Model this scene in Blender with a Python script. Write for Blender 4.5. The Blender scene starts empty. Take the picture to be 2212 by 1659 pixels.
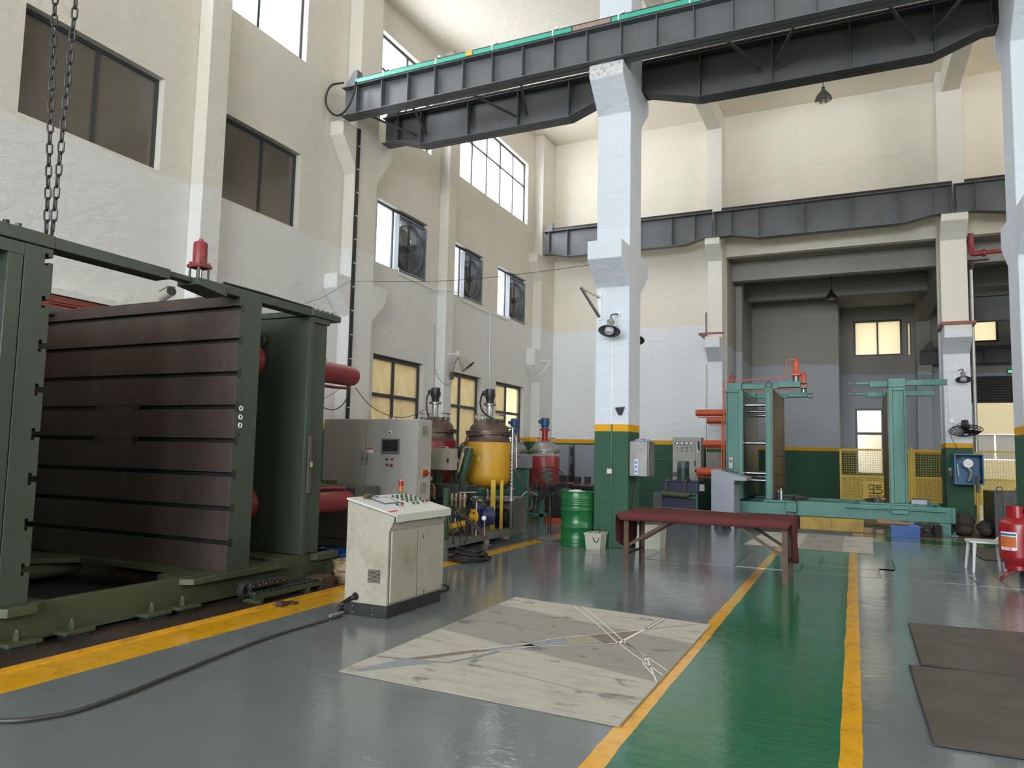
import bpy, math, random
from mathutils import Vector, Matrix
from math import sin, cos, pi, radians as R
random.seed(7)
SC = bpy.context.scene
COL = SC.collection
# ---------------- camera ----------------
F_PX, PITCH, YAW, ROLL, EYE = 1584.847, .08528, -.44244, .02228, 1.55
PPX, PPY = 1094.51, 843.54      # principal point in the 2212 x 1659 frame
_f = Vector((sin(YAW)*cos(PITCH), cos(YAW)*cos(PITCH), sin(PITCH)))
_r0 = Vector((cos(YAW), -sin(YAW), 0)); _u0 = _r0.cross(_f)
_r = _r0*cos(ROLL) + _u0*sin(ROLL); _u = -_r0*sin(ROLL) + _u0*cos(ROLL)
CAM = Vector((0, 0, EYE))
cd = bpy.data.cameras.new('camera'); cam = bpy.data.objects.new('camera', cd); COL.objects.link(cam)
cd.sensor_fit = 'HORIZONTAL'; cd.sensor_width = 36; cd.lens = 36*F_PX/2212; cd.shift_x = (1106-PPX)/2212; cd.shift_y = (PPY-829.5)/2212
cd.clip_start = .05; cd.clip_end = 300
cam.matrix_world = Matrix(((_r.x, _u.x, -_f.x, CAM.x), (_r.y, _u.y, -_f.y, CAM.y), (_r.z, _u.z, -_f.z, CAM.z), (0, 0, 0, 1)))
SC.camera = cam

def at(x, y, X=None, Y=None, Z=None, P=None, N=None):
    """surveying helper: the point of a wall/floor plane that the photograph shows at a pixel"""
    d = (x-PPX)/F_PX*_r - (y-PPY)/F_PX*_u + _f
    if X is not None: t = (X-CAM.x)/d.x
    elif Y is not None: t = (Y-CAM.y)/d.y
    elif Z is not None: t = (Z-CAM.z)/d.z
    else: t = (P-CAM).dot(N)/d.dot(N)
    return CAM + d*t

# ---------------- view, world, lights ----------------
SC.view_settings.view_transform = 'Standard'
SC.view_settings.look = 'None'
SC.view_settings.gamma = 1
SC.view_settings.use_curve_mapping = False
SC.view_settings.exposure = 0.0
try:
    SC.cycles.diffuse_bounces = 5; SC.cycles.max_bounces = 10; SC.cycles.glossy_bounces = 4
    SC.cycles.transparent_max_bounces = 12
    SC.cycles.sample_clamp_indirect = 6
    SC.cycles.caustics_reflective = False; SC.cycles.caustics_refractive = False
except Exception: pass
w = bpy.data.worlds.new('sky'); SC.world = w; w.use_nodes = True
nt = w.node_tree; nt.nodes.clear()
_o = nt.nodes.new('ShaderNodeOutputWorld'); _b = nt.nodes.new('ShaderNodeBackground')
_g = nt.nodes.new('ShaderNodeTexCoord'); _sx = nt.nodes.new('ShaderNodeSeparateXYZ'); _cr = nt.nodes.new('ShaderNodeValToRGB')
nt.links.new(_g.outputs['Generated'], _sx.inputs[0]); nt.links.new(_sx.outputs['Z'], _cr.inputs[0])
_nz = nt.nodes.new('ShaderNodeTexNoise'); _nz.inputs['Scale'].default_value = 2.2; _nz.inputs['Detail'].default_value = 5
nt.links.new(_g.outputs['Generated'], _nz.inputs['Vector'])
_cr.color_ramp.elements[0].position = 0.0; _cr.color_ramp.elements[0].color = (.95, .97, 1, 1)
_cr.color_ramp.elements[1].position = .9; _cr.color_ramp.elements[1].color = (.62, .78, 1, 1)
_mx = nt.nodes.new('ShaderNodeMix'); _mx.data_type = 'RGBA'; _cr2 = nt.nodes.new('ShaderNodeValToRGB')
_cr2.color_ramp.elements[0].position = .42; _cr2.color_ramp.elements[1].position = .6
nt.links.new(_nz.outputs[0], _cr2.inputs[0]); nt.links.new(_cr2.outputs[0], _mx.inputs[0])
nt.links.new(_cr.outputs[0], _mx.inputs[6]); _mx.inputs[7].default_value = (1, 1, 1, 1)
nt.links.new(_mx.outputs[2], _b.inputs[0]); _b.inputs[1].default_value = 3.6
nt.links.new(_b.outputs[0], _o.inputs[0])

def area(name, loc, rot, sx, sy, power, col):
    l = bpy.data.lights.new(name, 'AREA'); l.shape = 'RECTANGLE'; l.size = sx; l.size_y = sy
    l.energy = power; l.color = col
    o = bpy.data.objects.new(name, l); COL.objects.link(o); o.location = loc; o.rotation_euler = rot
    return o
COOL = (.84, .92, 1); WARM = (1, .93, .80)
# daylight through the windows: panels stand just outside the glass of each opening
PXP = (0, -pi/2, 0)      # faces +X
for i, (y0, y1, z0, z1) in enumerate([(5.5, 7.7, 9.17, 11.2), (8.9, 10.83, 9.17, 11.2), (13.37, 15.57, 9.12, 11.25), (17.11, 21.75, 9.12, 11.18)]):
    area('daylight_left', (-10.12, (y0+y1)/2, (z0+z1)/2), PXP, z1-z0, y1-y0, 210*(y1-y0)/2, (.95, .97, 1))
for i, (y0, y1, z0, z1) in enumerate([(13.37, 15.57, 5.8, 7.25), (16.8, 18.7, 5.8, 7.2), (19.63, 21.78, 5.76, 7.2)]):
    area('daylight_left', (-10.45, (y0+y1)/2, (z0+z1)/2), PXP, z1-z0, y1-y0, 60, COOL)
for x in (-6, 0, 6):      # tall windows of the gable wall behind the camera
    area('daylight_rear', (x, -19.9, 7.2), (pi/2, 0, 0), 4.6, 5.6, 1850, COOL)
area('daylight_door', (-3, -19.9, 2.2), (pi/2, 0, 0), 5, 4, 1000, COOL)
for y, pw in ((-6, 120), (2, 120), (10, 260), (17.5, 520)):   # high windows of the right-hand wall
    area('daylight_right', (15.3, y, 9.0), (0, pi/2, 0), 3, 4.4, pw, WARM)
area('hall_fill', (14.5, 28, 4), (0, pi/2, 0), 3, 5, 22, WARM)  # added fill lamp inside the rear hall; no window opens there

# ---------------- materials ----------------
def _new(name):
    m = bpy.data.materials.new(name); m.use_nodes = True
    t = m.node_tree; p = t.nodes['Principled BSDF']
    return m, t, p
def N_(t, kind, **kw):
    n = t.nodes.new('ShaderNode'+kind)
    for k, v in kw.items():
        if k in n.inputs: n.inputs[k].default_value = v
        else: setattr(n, k, v)
    return n
def mixc(t, fac, a, b):
    n = t.nodes.new('ShaderNodeMix'); n.data_type = 'RGBA'
    for i, v in ((0, fac), (6, a), (7, b)):
        if hasattr(v, 'is_linked') or hasattr(v, 'links'): t.links.new(v, n.inputs[i])
        elif i == 0: n.inputs[0].default_value = v
        else: n.inputs[i].default_value = (*v, 1) if len(v) == 3 else v
    return n.outputs[2]
def mth(t, op, a, b=0.0, clamp=False):
    n = t.nodes.new('ShaderNodeMath'); n.operation = op; n.use_clamp = clamp
    for i, v in ((0, a), (1, b)):
        if hasattr(v, 'links'): t.links.new(v, n.inputs[i])
        else: n.inputs[i].default_value = v
    return n.outputs[0]
def ramp(t, v, lo, hi):
    n = t.nodes.new('ShaderNodeMapRange'); n.inputs[1].default_value = lo; n.inputs[2].default_value = hi
    t.links.new(v, n.inputs[0]); return n.outputs[0]
def bump(t, p, h, strength, dist=.01):
    b = t.nodes.new('ShaderNodeBump'); b.inputs['Strength'].default_value = strength; b.inputs['Distance'].default_value = dist
    t.links.new(h, b.inputs['Height']); t.links.new(b.outputs[0], p.inputs['Normal'])
def noise(t, vec, scale, detail=4, rough=.55, dist=0):
    n = t.nodes.new('ShaderNodeTexNoise'); n.inputs['Scale'].default_value = scale; n.inputs['Detail'].default_value = detail
    n.inputs['Roughness'].default_value = rough; n.inputs['Distortion'].default_value = dist
    t.links.new(vec, n.inputs['Vector']); return n.outputs[0]
def mapping(t, vec, scale=(1, 1, 1)):
    n = t.nodes.new('ShaderNodeMapping'); n.inputs['Scale'].default_value = scale; t.links.new(vec, n.inputs[0]); return n.outputs[0]
def geo(t): return t.nodes.new('ShaderNodeNewGeometry').outputs['Position']
def objc(t): return t.nodes.new('ShaderNodeTexCoord').outputs['Object']
MATS = {}
def paint(name, col, rough=.5, metal=0.0, dirt=.35, dcol=(.05, .045, .035), scale=3.0, thresh=(.5, .75), bmp=.15, streak=False, spec=.5):
    """painted or bare surface with grime patches"""
    if name in MATS: return MATS[name]
    m, t, p = _new(name); v = geo(t)
    vv = mapping(t, v, (1, 1, .22)) if streak else v
    n1 = noise(t, vv, scale, 6, .62); n2 = noise(t, v, scale*9, 3)
    f = mth(t, 'MULTIPLY', ramp(t, n1, *thresh), dirt)
    f2 = mth(t, 'MULTIPLY', ramp(t, n2, .35, .8), dirt*.35)
    c = mixc(t, mth(t, 'ADD', f, f2, True), col, dcol)
    t.links.new(c, p.inputs['Base Color'])
    p.inputs['Metallic'].default_value = metal
    rr = mth(t, 'ADD', mth(t, 'MULTIPLY', n1, .25), rough-.12)
    t.links.new(rr, p.inputs['Roughness']); p.inputs['Specular IOR Level'].default_value = spec
    if bmp: bump(t, p, n2, bmp, .004)
    MATS[name] = m; return m
def plain(name, col, rough=.5, metal=0.0, emit=None, spec=.5):
    if name in MATS: return MATS[name]
    m, t, p = _new(name)
    v = objc(t); n = noise(t, v, 20, 2)
    dk = tuple(c*.85 for c in col)
    t.links.new(mixc(t, n, col, dk), p.inputs['Base Color'])
    p.inputs['Roughness'].default_value = rough; p.inputs['Metallic'].default_value = metal; p.inputs['Specular IOR Level'].default_value = spec
    if emit: p.inputs['Emission Color'].default_value = (*emit[0], 1); p.inputs['Emission Strength'].default_value = emit[1]
    MATS[name] = m; return m
YEL = (.68, .34, .012); GRN = (.034, .095, .058)
def wall_mat(name, up, low, split=5.58, dado=True, zb=(1.92, 2.03), dirt=.25):
    m, t, p = _new(name); v = geo(t)
    s = t.nodes.new('ShaderNodeSeparateXYZ'); t.links.new(v, s.inputs[0]); z = s.outputs[2]
    lo = noise(t, v, 1.6, 4); edge = mth(t, 'ADD', z, mth(t, 'MULTIPLY', mth(t, 'SUBTRACT', noise(t, mapping(t, v, (1, 1, .2)), 1.3, 3), .5), .28))
    f = ramp(t, edge, split-.012, split+.012)
    big = noise(t, mapping(t, v, (1, 1, .35)), .9, 5, .6)
    upc = mixc(t, mth(t, 'MULTIPLY', ramp(t, big, .45, .75), dirt), up, tuple(c*.72 for c in up))
    loc = mixc(t, mth(t, 'MULTIPLY', ramp(t, big, .4, .8), dirt*.6), low, tuple(c*.82 for c in low))
    c = mixc(t, f, loc, upc)
    # trowel marks and hairline stains
    st = noise(t, mapping(t, v, (1.2, 1.2, 5)), 1.4, 8, .7, 1.2)
    c = mixc(t, mth(t, 'MULTIPLY', ramp(t, st, .58, .72), .26), c, tuple(x*.5 for x in up))
    if dado:
        zz = mth(t, 'ADD', z, mth(t, 'MULTIPLY', mth(t, 'SUBTRACT', lo, .5), .006))
        c = mixc(t, mth(t, 'LESS_THAN', zz, zb[1]), c, YEL)
        c = mixc(t, mth(t, 'LESS_THAN', zz, zb[0]), c, GRN)
    t.links.new(c, p.inputs['Base Color']); p.inputs['Roughness'].default_value = .7
    p.inputs['Specular IOR Level'].default_value = .3
    hb = mth(t, 'ADD', noise(t, mapping(t, v, (1, 1, 2.2)), 3.5, 7, .62, .6), mth(t, 'MULTIPLY', noise(t, v, 40, 2), .12))
    bump(t, p, hb, .8, .03)
    MATS[name] = m; return m
W_LEFT = wall_mat('left_wall_plaster', (.645, .605, .53), (.66, .65, .63), split=5.75, zb=(1.95, 2.08))
W_BACK = wall_mat('back_wall_plaster', (.76, .71, .60), (.75, .76, .79), split=5.75, zb=(1.94, 2.07))
W_REC = wall_mat('dim_hall_plaster', (.36, .34, .30), (.44, .46, .50), split=5.15, zb=(1.9, 2.02))  # dingy plaster, darkened further so the colour carries the hall's dimness
W_PIL = wall_mat('pillar_plaster', (.62, .66, .71), (.64, .68, .74), split=4.4, zb=(1.965, 2.085))
W_PILB = wall_mat('back_pillar_plaster', (.70, .67, .60), (.66, .69, .74), split=5.1, zb=(1.96, 2.08))
W_CEIL = wall_mat('ceiling_plaster', (.86, .79, .66), (.86, .79, .66), dado=False, dirt=.12)
W_BEAM = wall_mat('beam_plaster', (.70, .66, .56), (.70, .66, .56), dado=False, dirt=.2)
# glossy epoxy floor with painted lanes
def floor_mat():
    m, t, p = _new('epoxy_floor'); v = geo(t)
    s = t.nodes.new('ShaderNodeSeparateXYZ'); t.links.new(v, s.inputs[0])
    wob = mth(t, 'MULTIPLY', mth(t, 'SUBTRACT', noise(t, v, 2.2, 3), .5), .03)
    x = mth(t, 'ADD', s.outputs[0], wob); y = mth(t, 'ADD', s.outputs[1], wob)
    def band(v_, a, b): return mth(t, 'MULTIPLY', mth(t, 'GREATER_THAN', v_, a), mth(t, 'LESS_THAN', v_, b))
    big = noise(t, v, 1.1, 6, .6); sc = noise(t, mapping(t, v, (1, 3, 1)), 5, 8, .75, 1.5)
    g = mixc(t, big, (.125, .145, .152), (.18, .20, .21))
    gr = mixc(t, ramp(t, sc, .3, .75), (.014, .105, .048), (.026, .160, .085))
    ye = mixc(t, mth(t, 'MULTIPLY', ramp(t, noise(t, v, 6, 8, .7, .4), .5, .78), .75), (.72, .36, .012), (.16, .085, .02))
    near = mth(t, 'LESS_THAN', y, 16.2)
    c = mixc(t, mth(t, 'MULTIPLY', band(x, -1.16, -.08), near), g, gr)
    # cross lane in front of the teal press
    cross = mth(t, 'MULTIPLY', band(y, 16.2, 17.5), mth(t, 'GREATER_THAN', x, .25))
    c = mixc(t, cross, c, gr)
    ylw = mth(t, 'ADD', band(x, -1.27, -1.155), band(x, -.095, .018)); ylw = mth(t, 'MULTIPLY', ylw, near)
    ylw = mth(t, 'ADD', ylw, mth(t, 'MULTIPLY', band(y, 16.12, 16.22), mth(t, 'GREATER_THAN', x, .25)))
    sl = mth(t, 'ADD', y, mth(t, 'MULTIPLY', x, .16))
    ylw = mth(t, 'ADD', ylw, mth(t, 'MULTIPLY', band(sl, 17.45, 17.62), mth(t, 'GREATER_THAN', x, -4.8)))
    ylw = mth(t, 'ADD', ylw, mth(t, 'MULTIPLY', band(x, -5.23, -4.79), mth(t, 'LESS_THAN', y, 7.4)))
    ylw = mth(t, 'ADD', ylw, mth(t, 'MULTIPLY', band(x, -5.27, -5.02), band(y, 7.4, 15.9)))
    ylw = mth(t, 'ADD', ylw, mth(t, 'MULTIPLY', band(y, 15.85, 16.1), band(x, -9, -4.0)))
    c = mixc(t, mth(t, 'MINIMUM', ylw, 1.0), c, ye)
    # scuffs
    c = mixc(t, mth(t, 'MULTIPLY', ramp(t, sc, .68, .8), .5), c, (.03, .03, .03))
    t.links.new(c, p.inputs['Base Color'])
    rr = mth(t, 'ADD', mth(t, 'MULTIPLY', big, .09), .025)
    t.links.new(rr, p.inputs['Roughness'])
    p.inputs['Specular IOR Level'].default_value = .55
    h = mth(t, 'ADD', noise(t, mapping(t, v, (1, 1, 1)), 2.6, 4, .5, .5), mth(t, 'MULTIPLY', noise(t, mapping(t, v, (1, 1.6, 1)), 13, 4, .65, 1.2), .30))
    bump(t, p, h, .30, .012)
    MATS['epoxy_floor'] = m; return m
FLOOR = floor_mat()
def glass_mat(name, tint, mixf, rough=.02, gloss=.10, flat=False):
    m, t, p = _new(name); t.nodes.remove(p)
    out = [n for n in t.nodes if n.type == 'OUTPUT_MATERIAL'][0]
    tr = N_(t, 'BsdfTransparent'); tr.inputs[0].default_value = (*tint, 1)
    df = N_(t, 'BsdfTranslucent'); df.inputs[0].default_value = (*tint, 1)
    v = objc(t); nz = noise(t, mapping(t, v, (1, 1, .45)), .4 if flat else 2.6, 1 if flat else 4, .6)
    a = N_(t, 'MixShader'); t.links.new(mth(t, 'MULTIPLY', nz, mixf), a.inputs[0]); t.links.new(tr.outputs[0], a.inputs[1]); t.links.new(df.outputs[0], a.inputs[2])
    gl = N_(t, 'BsdfGlossy', Roughness=rough); b = N_(t, 'MixShader'); b.inputs[0].default_value = gloss
    t.links.new(a.outputs[0], b.inputs[1]); t.links.new(gl.outputs[0], b.inputs[2]); t.links.new(b.outputs[0], out.inputs[0])
    MATS[name] = m; return m
GL_CLEAR = glass_mat('clear_glass', (.95, .97, 1), .25)
GL_DIRTY = glass_mat('dirty_glass', (.95, .86, .64), .8, .06)
GL_FROST = glass_mat('frosted_glass', (.96, .90, .74), .9, .15, flat=True)
GL_BROWN = paint('dark_backed_pane', (.115, .10, .080), .12, 0, .25, (.19, .17, .14), .9, (.3, .8), 0, spec=.6)  # opaque pane; darkness of the unlit space behind is in its colour
GREY_ST = paint('girder_grey', (.115, .122, .128), .42, 0, .4, (.03, .03, .03), 1.5, (.5, .8), .05)
GREY_DK = paint('girder_dark', (.062, .064, .062), .5, 0, .3, (.02, .02, .02), 1.5, (.5, .8), .05)
RUST = paint('rusty_steel', (.07, .042, .032), .6, .2, .6, (.03, .02, .015), 8)
FRAME = plain('dark_window_frame', (.035, .04, .048), .4)
PGREEN = paint('press_green', (.050, .067, .050), .42, 0, .45, (.018, .022, .016), 1.6, (.45, .75), .08, True)
PGREEN2 = paint('bed_green', (.060, .072, .036), .45, 0, .5, (.02, .02, .012), 2.2, (.45, .75), .08, True)
BRONZ = paint('platen_brown', (.066, .047, .040), .45, .25, .6, (.15, .12, .10), 2.0, (.50, .86), .12, True)
TEAL = paint('teal_paint', (.062, .215, .175), .45, 0, .45, (.03, .09, .07), 2.2, (.45, .78), .06, True)
TEALP = paint('teal_platen_face', (.20, .155, .105), .5, .3, .6, (.06, .045, .03), 2.5, (.4, .7), .1, True)
REDP = paint('dark_red_paint', (.25, .026, .030), .4, 0, .45, (.05, .012, .010), 3)
ORG = paint('orange_paint', (.55, .085, .028), .42, 0, .35, (.18, .03, .015), 4)
YELT = paint('yellow_tank_paint', (.56, .30, .018), .42, 0, .4, (.17, .08, .012), 2.2, (.45, .8), .05, True)
YELF = paint('yellow_fence_paint', (.60, .42, .045), .5, 0, .15, (.25, .16, .02), 3, bmp=0)
REDT = paint('red_tank_paint', (.27, .022, .026), .35, 0, .35, (.09, .01, .01), 2.5)
STEEL = paint('stained_steel', (.36, .33, .30), .35, .8, .7, (.12, .085, .065), 4, (.35, .7))
SSTEEL = paint('clean_steel', (.36, .36, .35), .40, .6, .4, (.25, .22, .2), 5)
DOME = paint('grimy_dome', (.17, .125, .10), .45, .6, .6, (.06, .04, .032), 5, (.35, .7))
CHROME = plain('chrome', (.33, .34, .36), .25, .9)
BLACK = paint('black_steel', (.018, .018, .019), .4, 0, .3, (.06, .055, .05), 6)
RUBBER = plain('black_rubber', (.014, .014, .015), .45)
CABG = paint('cabinet_grey', (.40, .385, .36), .45, 0, .45, (.20, .17, .135), 1.8, (.5, .8), .02, True)
CABB = paint('console_beige', (.375, .355, .295), .42, 0, .62, (.20, .16, .10), 2.6, (.5, .75), .02)
CONT = paint('console_top_paint', (.56, .56, .52), .4, 0, .4, (.35, .32, .26), 3.5, (.5, .8), .02)
DGREY = paint('dark_grey_paint', (.085, .082, .078), .45, 0, .35, (.05, .045, .04), 2)
MGREY = paint('blue_grey_paint', (.26, .28, .33), .45, 0, .2, (.14, .15, .17), 2, bmp=0)
SKID = paint('skid_grey', (.145, .145, .135), .5, 0, .5, (.07, .058, .045), 3)
NAVY = plain('navy_paint', (.013, .022, .07), .45)
BLUEM = plain('motor_blue', (.025, .075, .20), .45)
CYANB = plain('gauge_box_blue', (.04, .17, .32), .45)
BLUEP = plain('blue_plastic', (.012, .075, .30), .4)
BEIGE = paint('off_white_plastic', (.46, .46, .39), .5, 0, .3, (.25, .22, .15), 5, bmp=0)
WHITEP = plain('white_plastic', (.72, .74, .75), .35)
WHITE = plain('white_enamel', (.80, .80, .80), .35)
WOOD = paint('dirty_bucket_tan', (.42, .30, .15), .6, 0, .8, (.07, .05, .03), 7, (.4, .65))
OLIVE = plain('olive_green_paint', (.075, .10, .045), .45)
FGREEN = paint('filter_green', (.035, .075, .035), .35, 0, .3, (.01, .02, .01), 4)
BARRG = paint('drum_green', (.012, .125, .035), .28, 0, .15, (.01, .05, .02), 3, bmp=0)
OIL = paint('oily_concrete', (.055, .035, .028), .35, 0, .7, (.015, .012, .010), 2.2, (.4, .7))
def cloth_red():
    m, t, p = _new('maroon_felt'); v = objc(t); n = noise(t, v, 90, 4, .7); b = noise(t, v, 3, 4)
    c = mixc(t, n, (.075, .018, .020), (.17, .055, .055)); c = mixc(t, mth(t, 'MULTIPLY', b, .3), c, (.06, .025, .02))
    t.links.new(c, p.inputs['Base Color']); p.inputs['Roughness'].default_value = .95; p.inputs['Specular IOR Level'].default_value = .1
    bump(t, p, n, .6, .01); return m
FELT = cloth_red()
BROWNM = paint('brown_mat', (.085, .070, .058), .42, 0, .6, (.04, .032, .026), 2.2, (.4, .7), .1)
def rug_mat(name, dark=0):
    m, t, p = _new(name); v = geo(t)
    s0 = t.nodes.new('ShaderNodeSeparateXYZ'); t.links.new(v, s0.inputs[0])
    wv = mth(t, 'ADD', mth(t, 'MULTIPLY', mth(t, 'SINE', mth(t, 'MULTIPLY', s0.outputs[1], 300.0)), mth(t, 'SINE', mth(t, 'MULTIPLY', s0.outputs[0], 210.0))), mth(t, 'MULTIPLY', noise(t, v, 60, 2), .5)); wv = ramp(t, wv, -.6, 1.1); b = noise(t, v, 1.6, 5, .6); foot = noise(t, mapping(t, v, (1, 1.5, 1)), 3.2, 3, .5, .3)
    lines = noise(t, mapping(t, v, (2.2, 9, 1)), 1.2, 5)
    s = t.nodes.new('ShaderNodeSeparateXYZ'); t.links.new(v, s.inputs[0])
    c = mixc(t, wv, (.36, .34, .30), (.60, .575, .515))
    # broad tonal bands woven across the rug
    bd = mth(t, 'ADD', s.outputs[1], mth(t, 'MULTIPLY', s.outputs[0], .28))
    if not dark: f = mth(t, 'MULTIPLY', mth(t, 'GREATER_THAN', bd, 4.78), mth(t, 'LESS_THAN', bd, 5.98))
    else: f = mth(t, 'MULTIPLY', mth(t, 'GREATER_THAN', s.outputs[0], -.9), mth(t, 'LESS_THAN', s.outputs[0], -.2))
    c = mixc(t, mth(t, 'MULTIPLY', f, .62), c, (.22, .205, .20))
    c = mixc(t, mth(t, 'MULTIPLY', ramp(t, foot, .60, .68), .7), c, (.13, .115, .10))
    c = mixc(t, mth(t, 'MULTIPLY', ramp(t, lines, .48, .75), .42), c, (.2, .18, .16))
    c = mixc(t, mth(t, 'MULTIPLY', b, .2), c, (.2, .18, .16))
    t.links.new(c, p.inputs['Base Color']); p.inputs['Roughness'].default_value = .95; p.inputs['Specular IOR Level'].default_value = .1
    bump(t, p, wv, .5, .004); MATS[name] = m; return m
RUG = rug_mat('woven_rug'); RUG2 = rug_mat('woven_rug_far', 1)

# ---------------- mesh builder ----------------
WL = {}
class MB:
    def __init__(s): s.v = []; s.f = []
    def add(s, vs, fs):
        k = len(s.v); s.v += [tuple(v) for v in vs]; s.f += [tuple(i+k for i in f) for f in fs]; return s
    def box(s, x0, x1, y0, y1, z0, z1):
        if x0 > x1: x0, x1 = x1, x0
        if y0 > y1: y0, y1 = y1, y0
        if z0 > z1: z0, z1 = z1, z0
        return s.add([(x0, y0, z0), (x1, y0, z0), (x1, y1, z0), (x0, y1, z0), (x0, y0, z1), (x1, y0, z1), (x1, y1, z1), (x0, y1, z1)],
                     [(0, 3, 2, 1), (4, 5, 6, 7), (0, 1, 5, 4), (1, 2, 6, 5), (2, 3, 7, 6), (3, 0, 4, 7)])
    def obox(s, c, ax, ay, az, sx, sy, sz):
        c = Vector(c); ax, ay, az = [Vector(a).normalized() for a in (ax, ay, az)]
        P = [c + ax*(i*sx/2) + ay*(j*sy/2) + az*(k*sz/2) for k in (-1, 1) for i, j in ((-1, -1), (1, -1), (1, 1), (-1, 1))]
        return s.add(P, [(0, 3, 2, 1), (4, 5, 6, 7), (0, 1, 5, 4), (1, 2, 6, 5), (2, 3, 7, 6), (3, 0, 4, 7)])
    def bar(s, a, b, w, h, up=(0, 0, 1)):
        a, b = Vector(a), Vector(b); d = (b-a); L = d.length; d.normalize()
        sd = d.cross(Vector(up)); 
        if sd.length < 1e-4: sd = d.cross(Vector((0, 1, 0)))
        sd.normalize(); u = sd.cross(d)
        return s.obox((a+b)/2, d, sd, u, L, w, h)
    def prism(s, pts, axis, a0, a1):
        """pts: 2-D polygon; axis 'x': pts=(y,z); 'y': pts=(x,z); 'z': pts=(x,y)"""
        n = len(pts); P = []
        for a in (a0, a1):
            for p, q in pts: P.append({'x': (a, p, q), 'y': (p, a, q), 'z': (p, q, a)}[axis])
        area2 = sum(pts[i][0]*pts[(i+1) % n][1]-pts[(i+1) % n][0]*pts[i][1] for i in range(n))
        fs = [tuple(range(n)), tuple(range(2*n-1, n-1, -1))] + [(i, i+n, (i+1) % n+n, (i+1) % n) for i in range(n)]
        return s.add(P, fs)
    def cyl(s, a, b, r0, r1=None, n=20, cap=True):
        r1 = r0 if r1 is None else r1
        a, b = Vector(a), Vector(b); d = (b-a).normalized()
        x = d.cross(Vector((0, 0, 1)));
        if x.length < 1e-4: x = Vector((1, 0, 0))
        x.normalize(); y = d.cross(x)
        P = [a + (x*cos(2*pi*i/n)+y*sin(2*pi*i/n))*r0 for i in range(n)] + [b + (x*cos(2*pi*i/n)+y*sin(2*pi*i/n))*r1 for i in range(n)]
        fs = [(i, (i+1) % n, (i+1) % n+n, i+n) for i in range(n)]
        if cap: fs += [tuple(range(n-1, -1, -1)), tuple(range(n, 2*n))]
        return s.add(P, fs)
    def lathe(s, prof, c, axis='z', n=28, cap=True):
        """prof: (radius, height) pairs"""
        c = Vector(c); P = []; m = len(prof)
        for r, h in prof:
            for i in range(n):
                a = 2*pi*i/n; q = (r*cos(a), r*sin(a), h)
                if axis == 'x': q = (h, q[0], q[1])
                elif axis == 'y': q = (q[0], h, q[1])
                P.append(c+Vector(q))
        fs = [(j*n+i, j*n+(i+1) % n, (j+1)*n+(i+1) % n, (j+1)*n+i) for j in range(m-1) for i in range(n)]
        if cap and prof[0][0] > 1e-5: fs.append(tuple(range(n-1, -1, -1)))
        if cap and prof[-1][0] > 1e-5: fs.append(tuple((m-1)*n+i for i in range(n)))
        return s.add(P, fs)
    def tube(s, pts, r, n=8, closed=False, smooth=0):
        pts = [Vector(p) for p in pts]
        for _ in range(smooth):
            q = [] if closed else [pts[0]]
            rng = range(len(pts)) if closed else range(len(pts)-1)
            for i in rng:
                a, b = pts[i], pts[(i+1) % len(pts)]; q += [a*.75+b*.25, a*.25+b*.75]
            if not closed: q.append(pts[-1])
            pts = q
        m = len(pts); P = []; ref = None
        for i, p in enumerate(pts):
            if closed: d = pts[(i+1) % m]-pts[i-1]
            else: d = pts[min(i+1, m-1)]-pts[max(i-1, 0)]
            if d.length < 1e-9: d = Vector((0, 0, 1))
            d.normalize()
            if ref is None:
                ref = d.cross(Vector((0, 0, 1)))
                if ref.length < 1e-3: ref = d.cross(Vector((0, 1, 0)))
            ref = ref - d*ref.dot(d)
            if ref.length < 1e-6: ref = d.cross(Vector((.3, .5, .8)))
            ref.normalize(); y = d.cross(ref)
            P += [p + (ref*cos(2*pi*k/n)+y*sin(2*pi*k/n))*r for k in range(n)]
        e = m if closed else m-1
        fs = [(i*n+k, i*n+(k+1) % n, ((i+1) % m)*n+(k+1) % n, ((i+1) % m)*n+k) for i in range(e) for k in range(n)]
        if not closed: fs += [tuple(range(n-1, -1, -1)), tuple((m-1)*n+k for k in range(n))]
        return s.add(P, fs)
    def ring(s, c, Rr, r, axis='z', n=28, k=6, sy=1):
        c = Vector(c); pts = []
        for i in range(n):
            a = 2*pi*i/n; q = (Rr*cos(a), Rr*sy*sin(a), 0)
            if axis == 'x': q = (0, q[0], q[1])
            elif axis == 'y': q = (q[0], 0, q[1])
            elif not isinstance(axis, str): q = axis[0]*q[0]+axis[1]*q[1]
            pts.append(c+Vector(q))
        return s.tube(pts, r, k, closed=True)
    def ball(s, c, r, n=14, m=8, sz=1):
        return s.lathe([(max(1e-6, r*sin(pi*i/m)), -r*sz*cos(pi*i/m)) for i in range(m+1)], c, 'z', n)
    def xf(s, M):
        s.v = [tuple(M @ Vector(v)) for v in s.v]; return s
    def build(s, name, mat, parent=None, bevel=0, smooth=True, kind=None, label=None, loc=None, ang=35):
        me = bpy.data.meshes.new(name)
        if parent is not None: base = WL[parent]
        elif loc is not None: base = Vector(loc)
        else:
            xs, ys, zs = zip(*s.v); base = Vector(((min(xs)+max(xs))/2, (min(ys)+max(ys))/2, min(zs)))
        if parent is None: mo = base; off = base
        else:
            xs, ys, zs = zip(*s.v); mo = Vector(((min(xs)+max(xs))/2, (min(ys)+max(ys))/2, (min(zs)+max(zs))/2)); off = mo
        me.from_pydata([(Vector(v)-off)[:] for v in s.v], [], s.f); me.update()
        import bmesh
        b = bmesh.new(); b.from_mesh(me); bmesh.ops.recalc_face_normals(b, faces=b.faces[:]); b.to_mesh(me); b.free()
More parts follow.
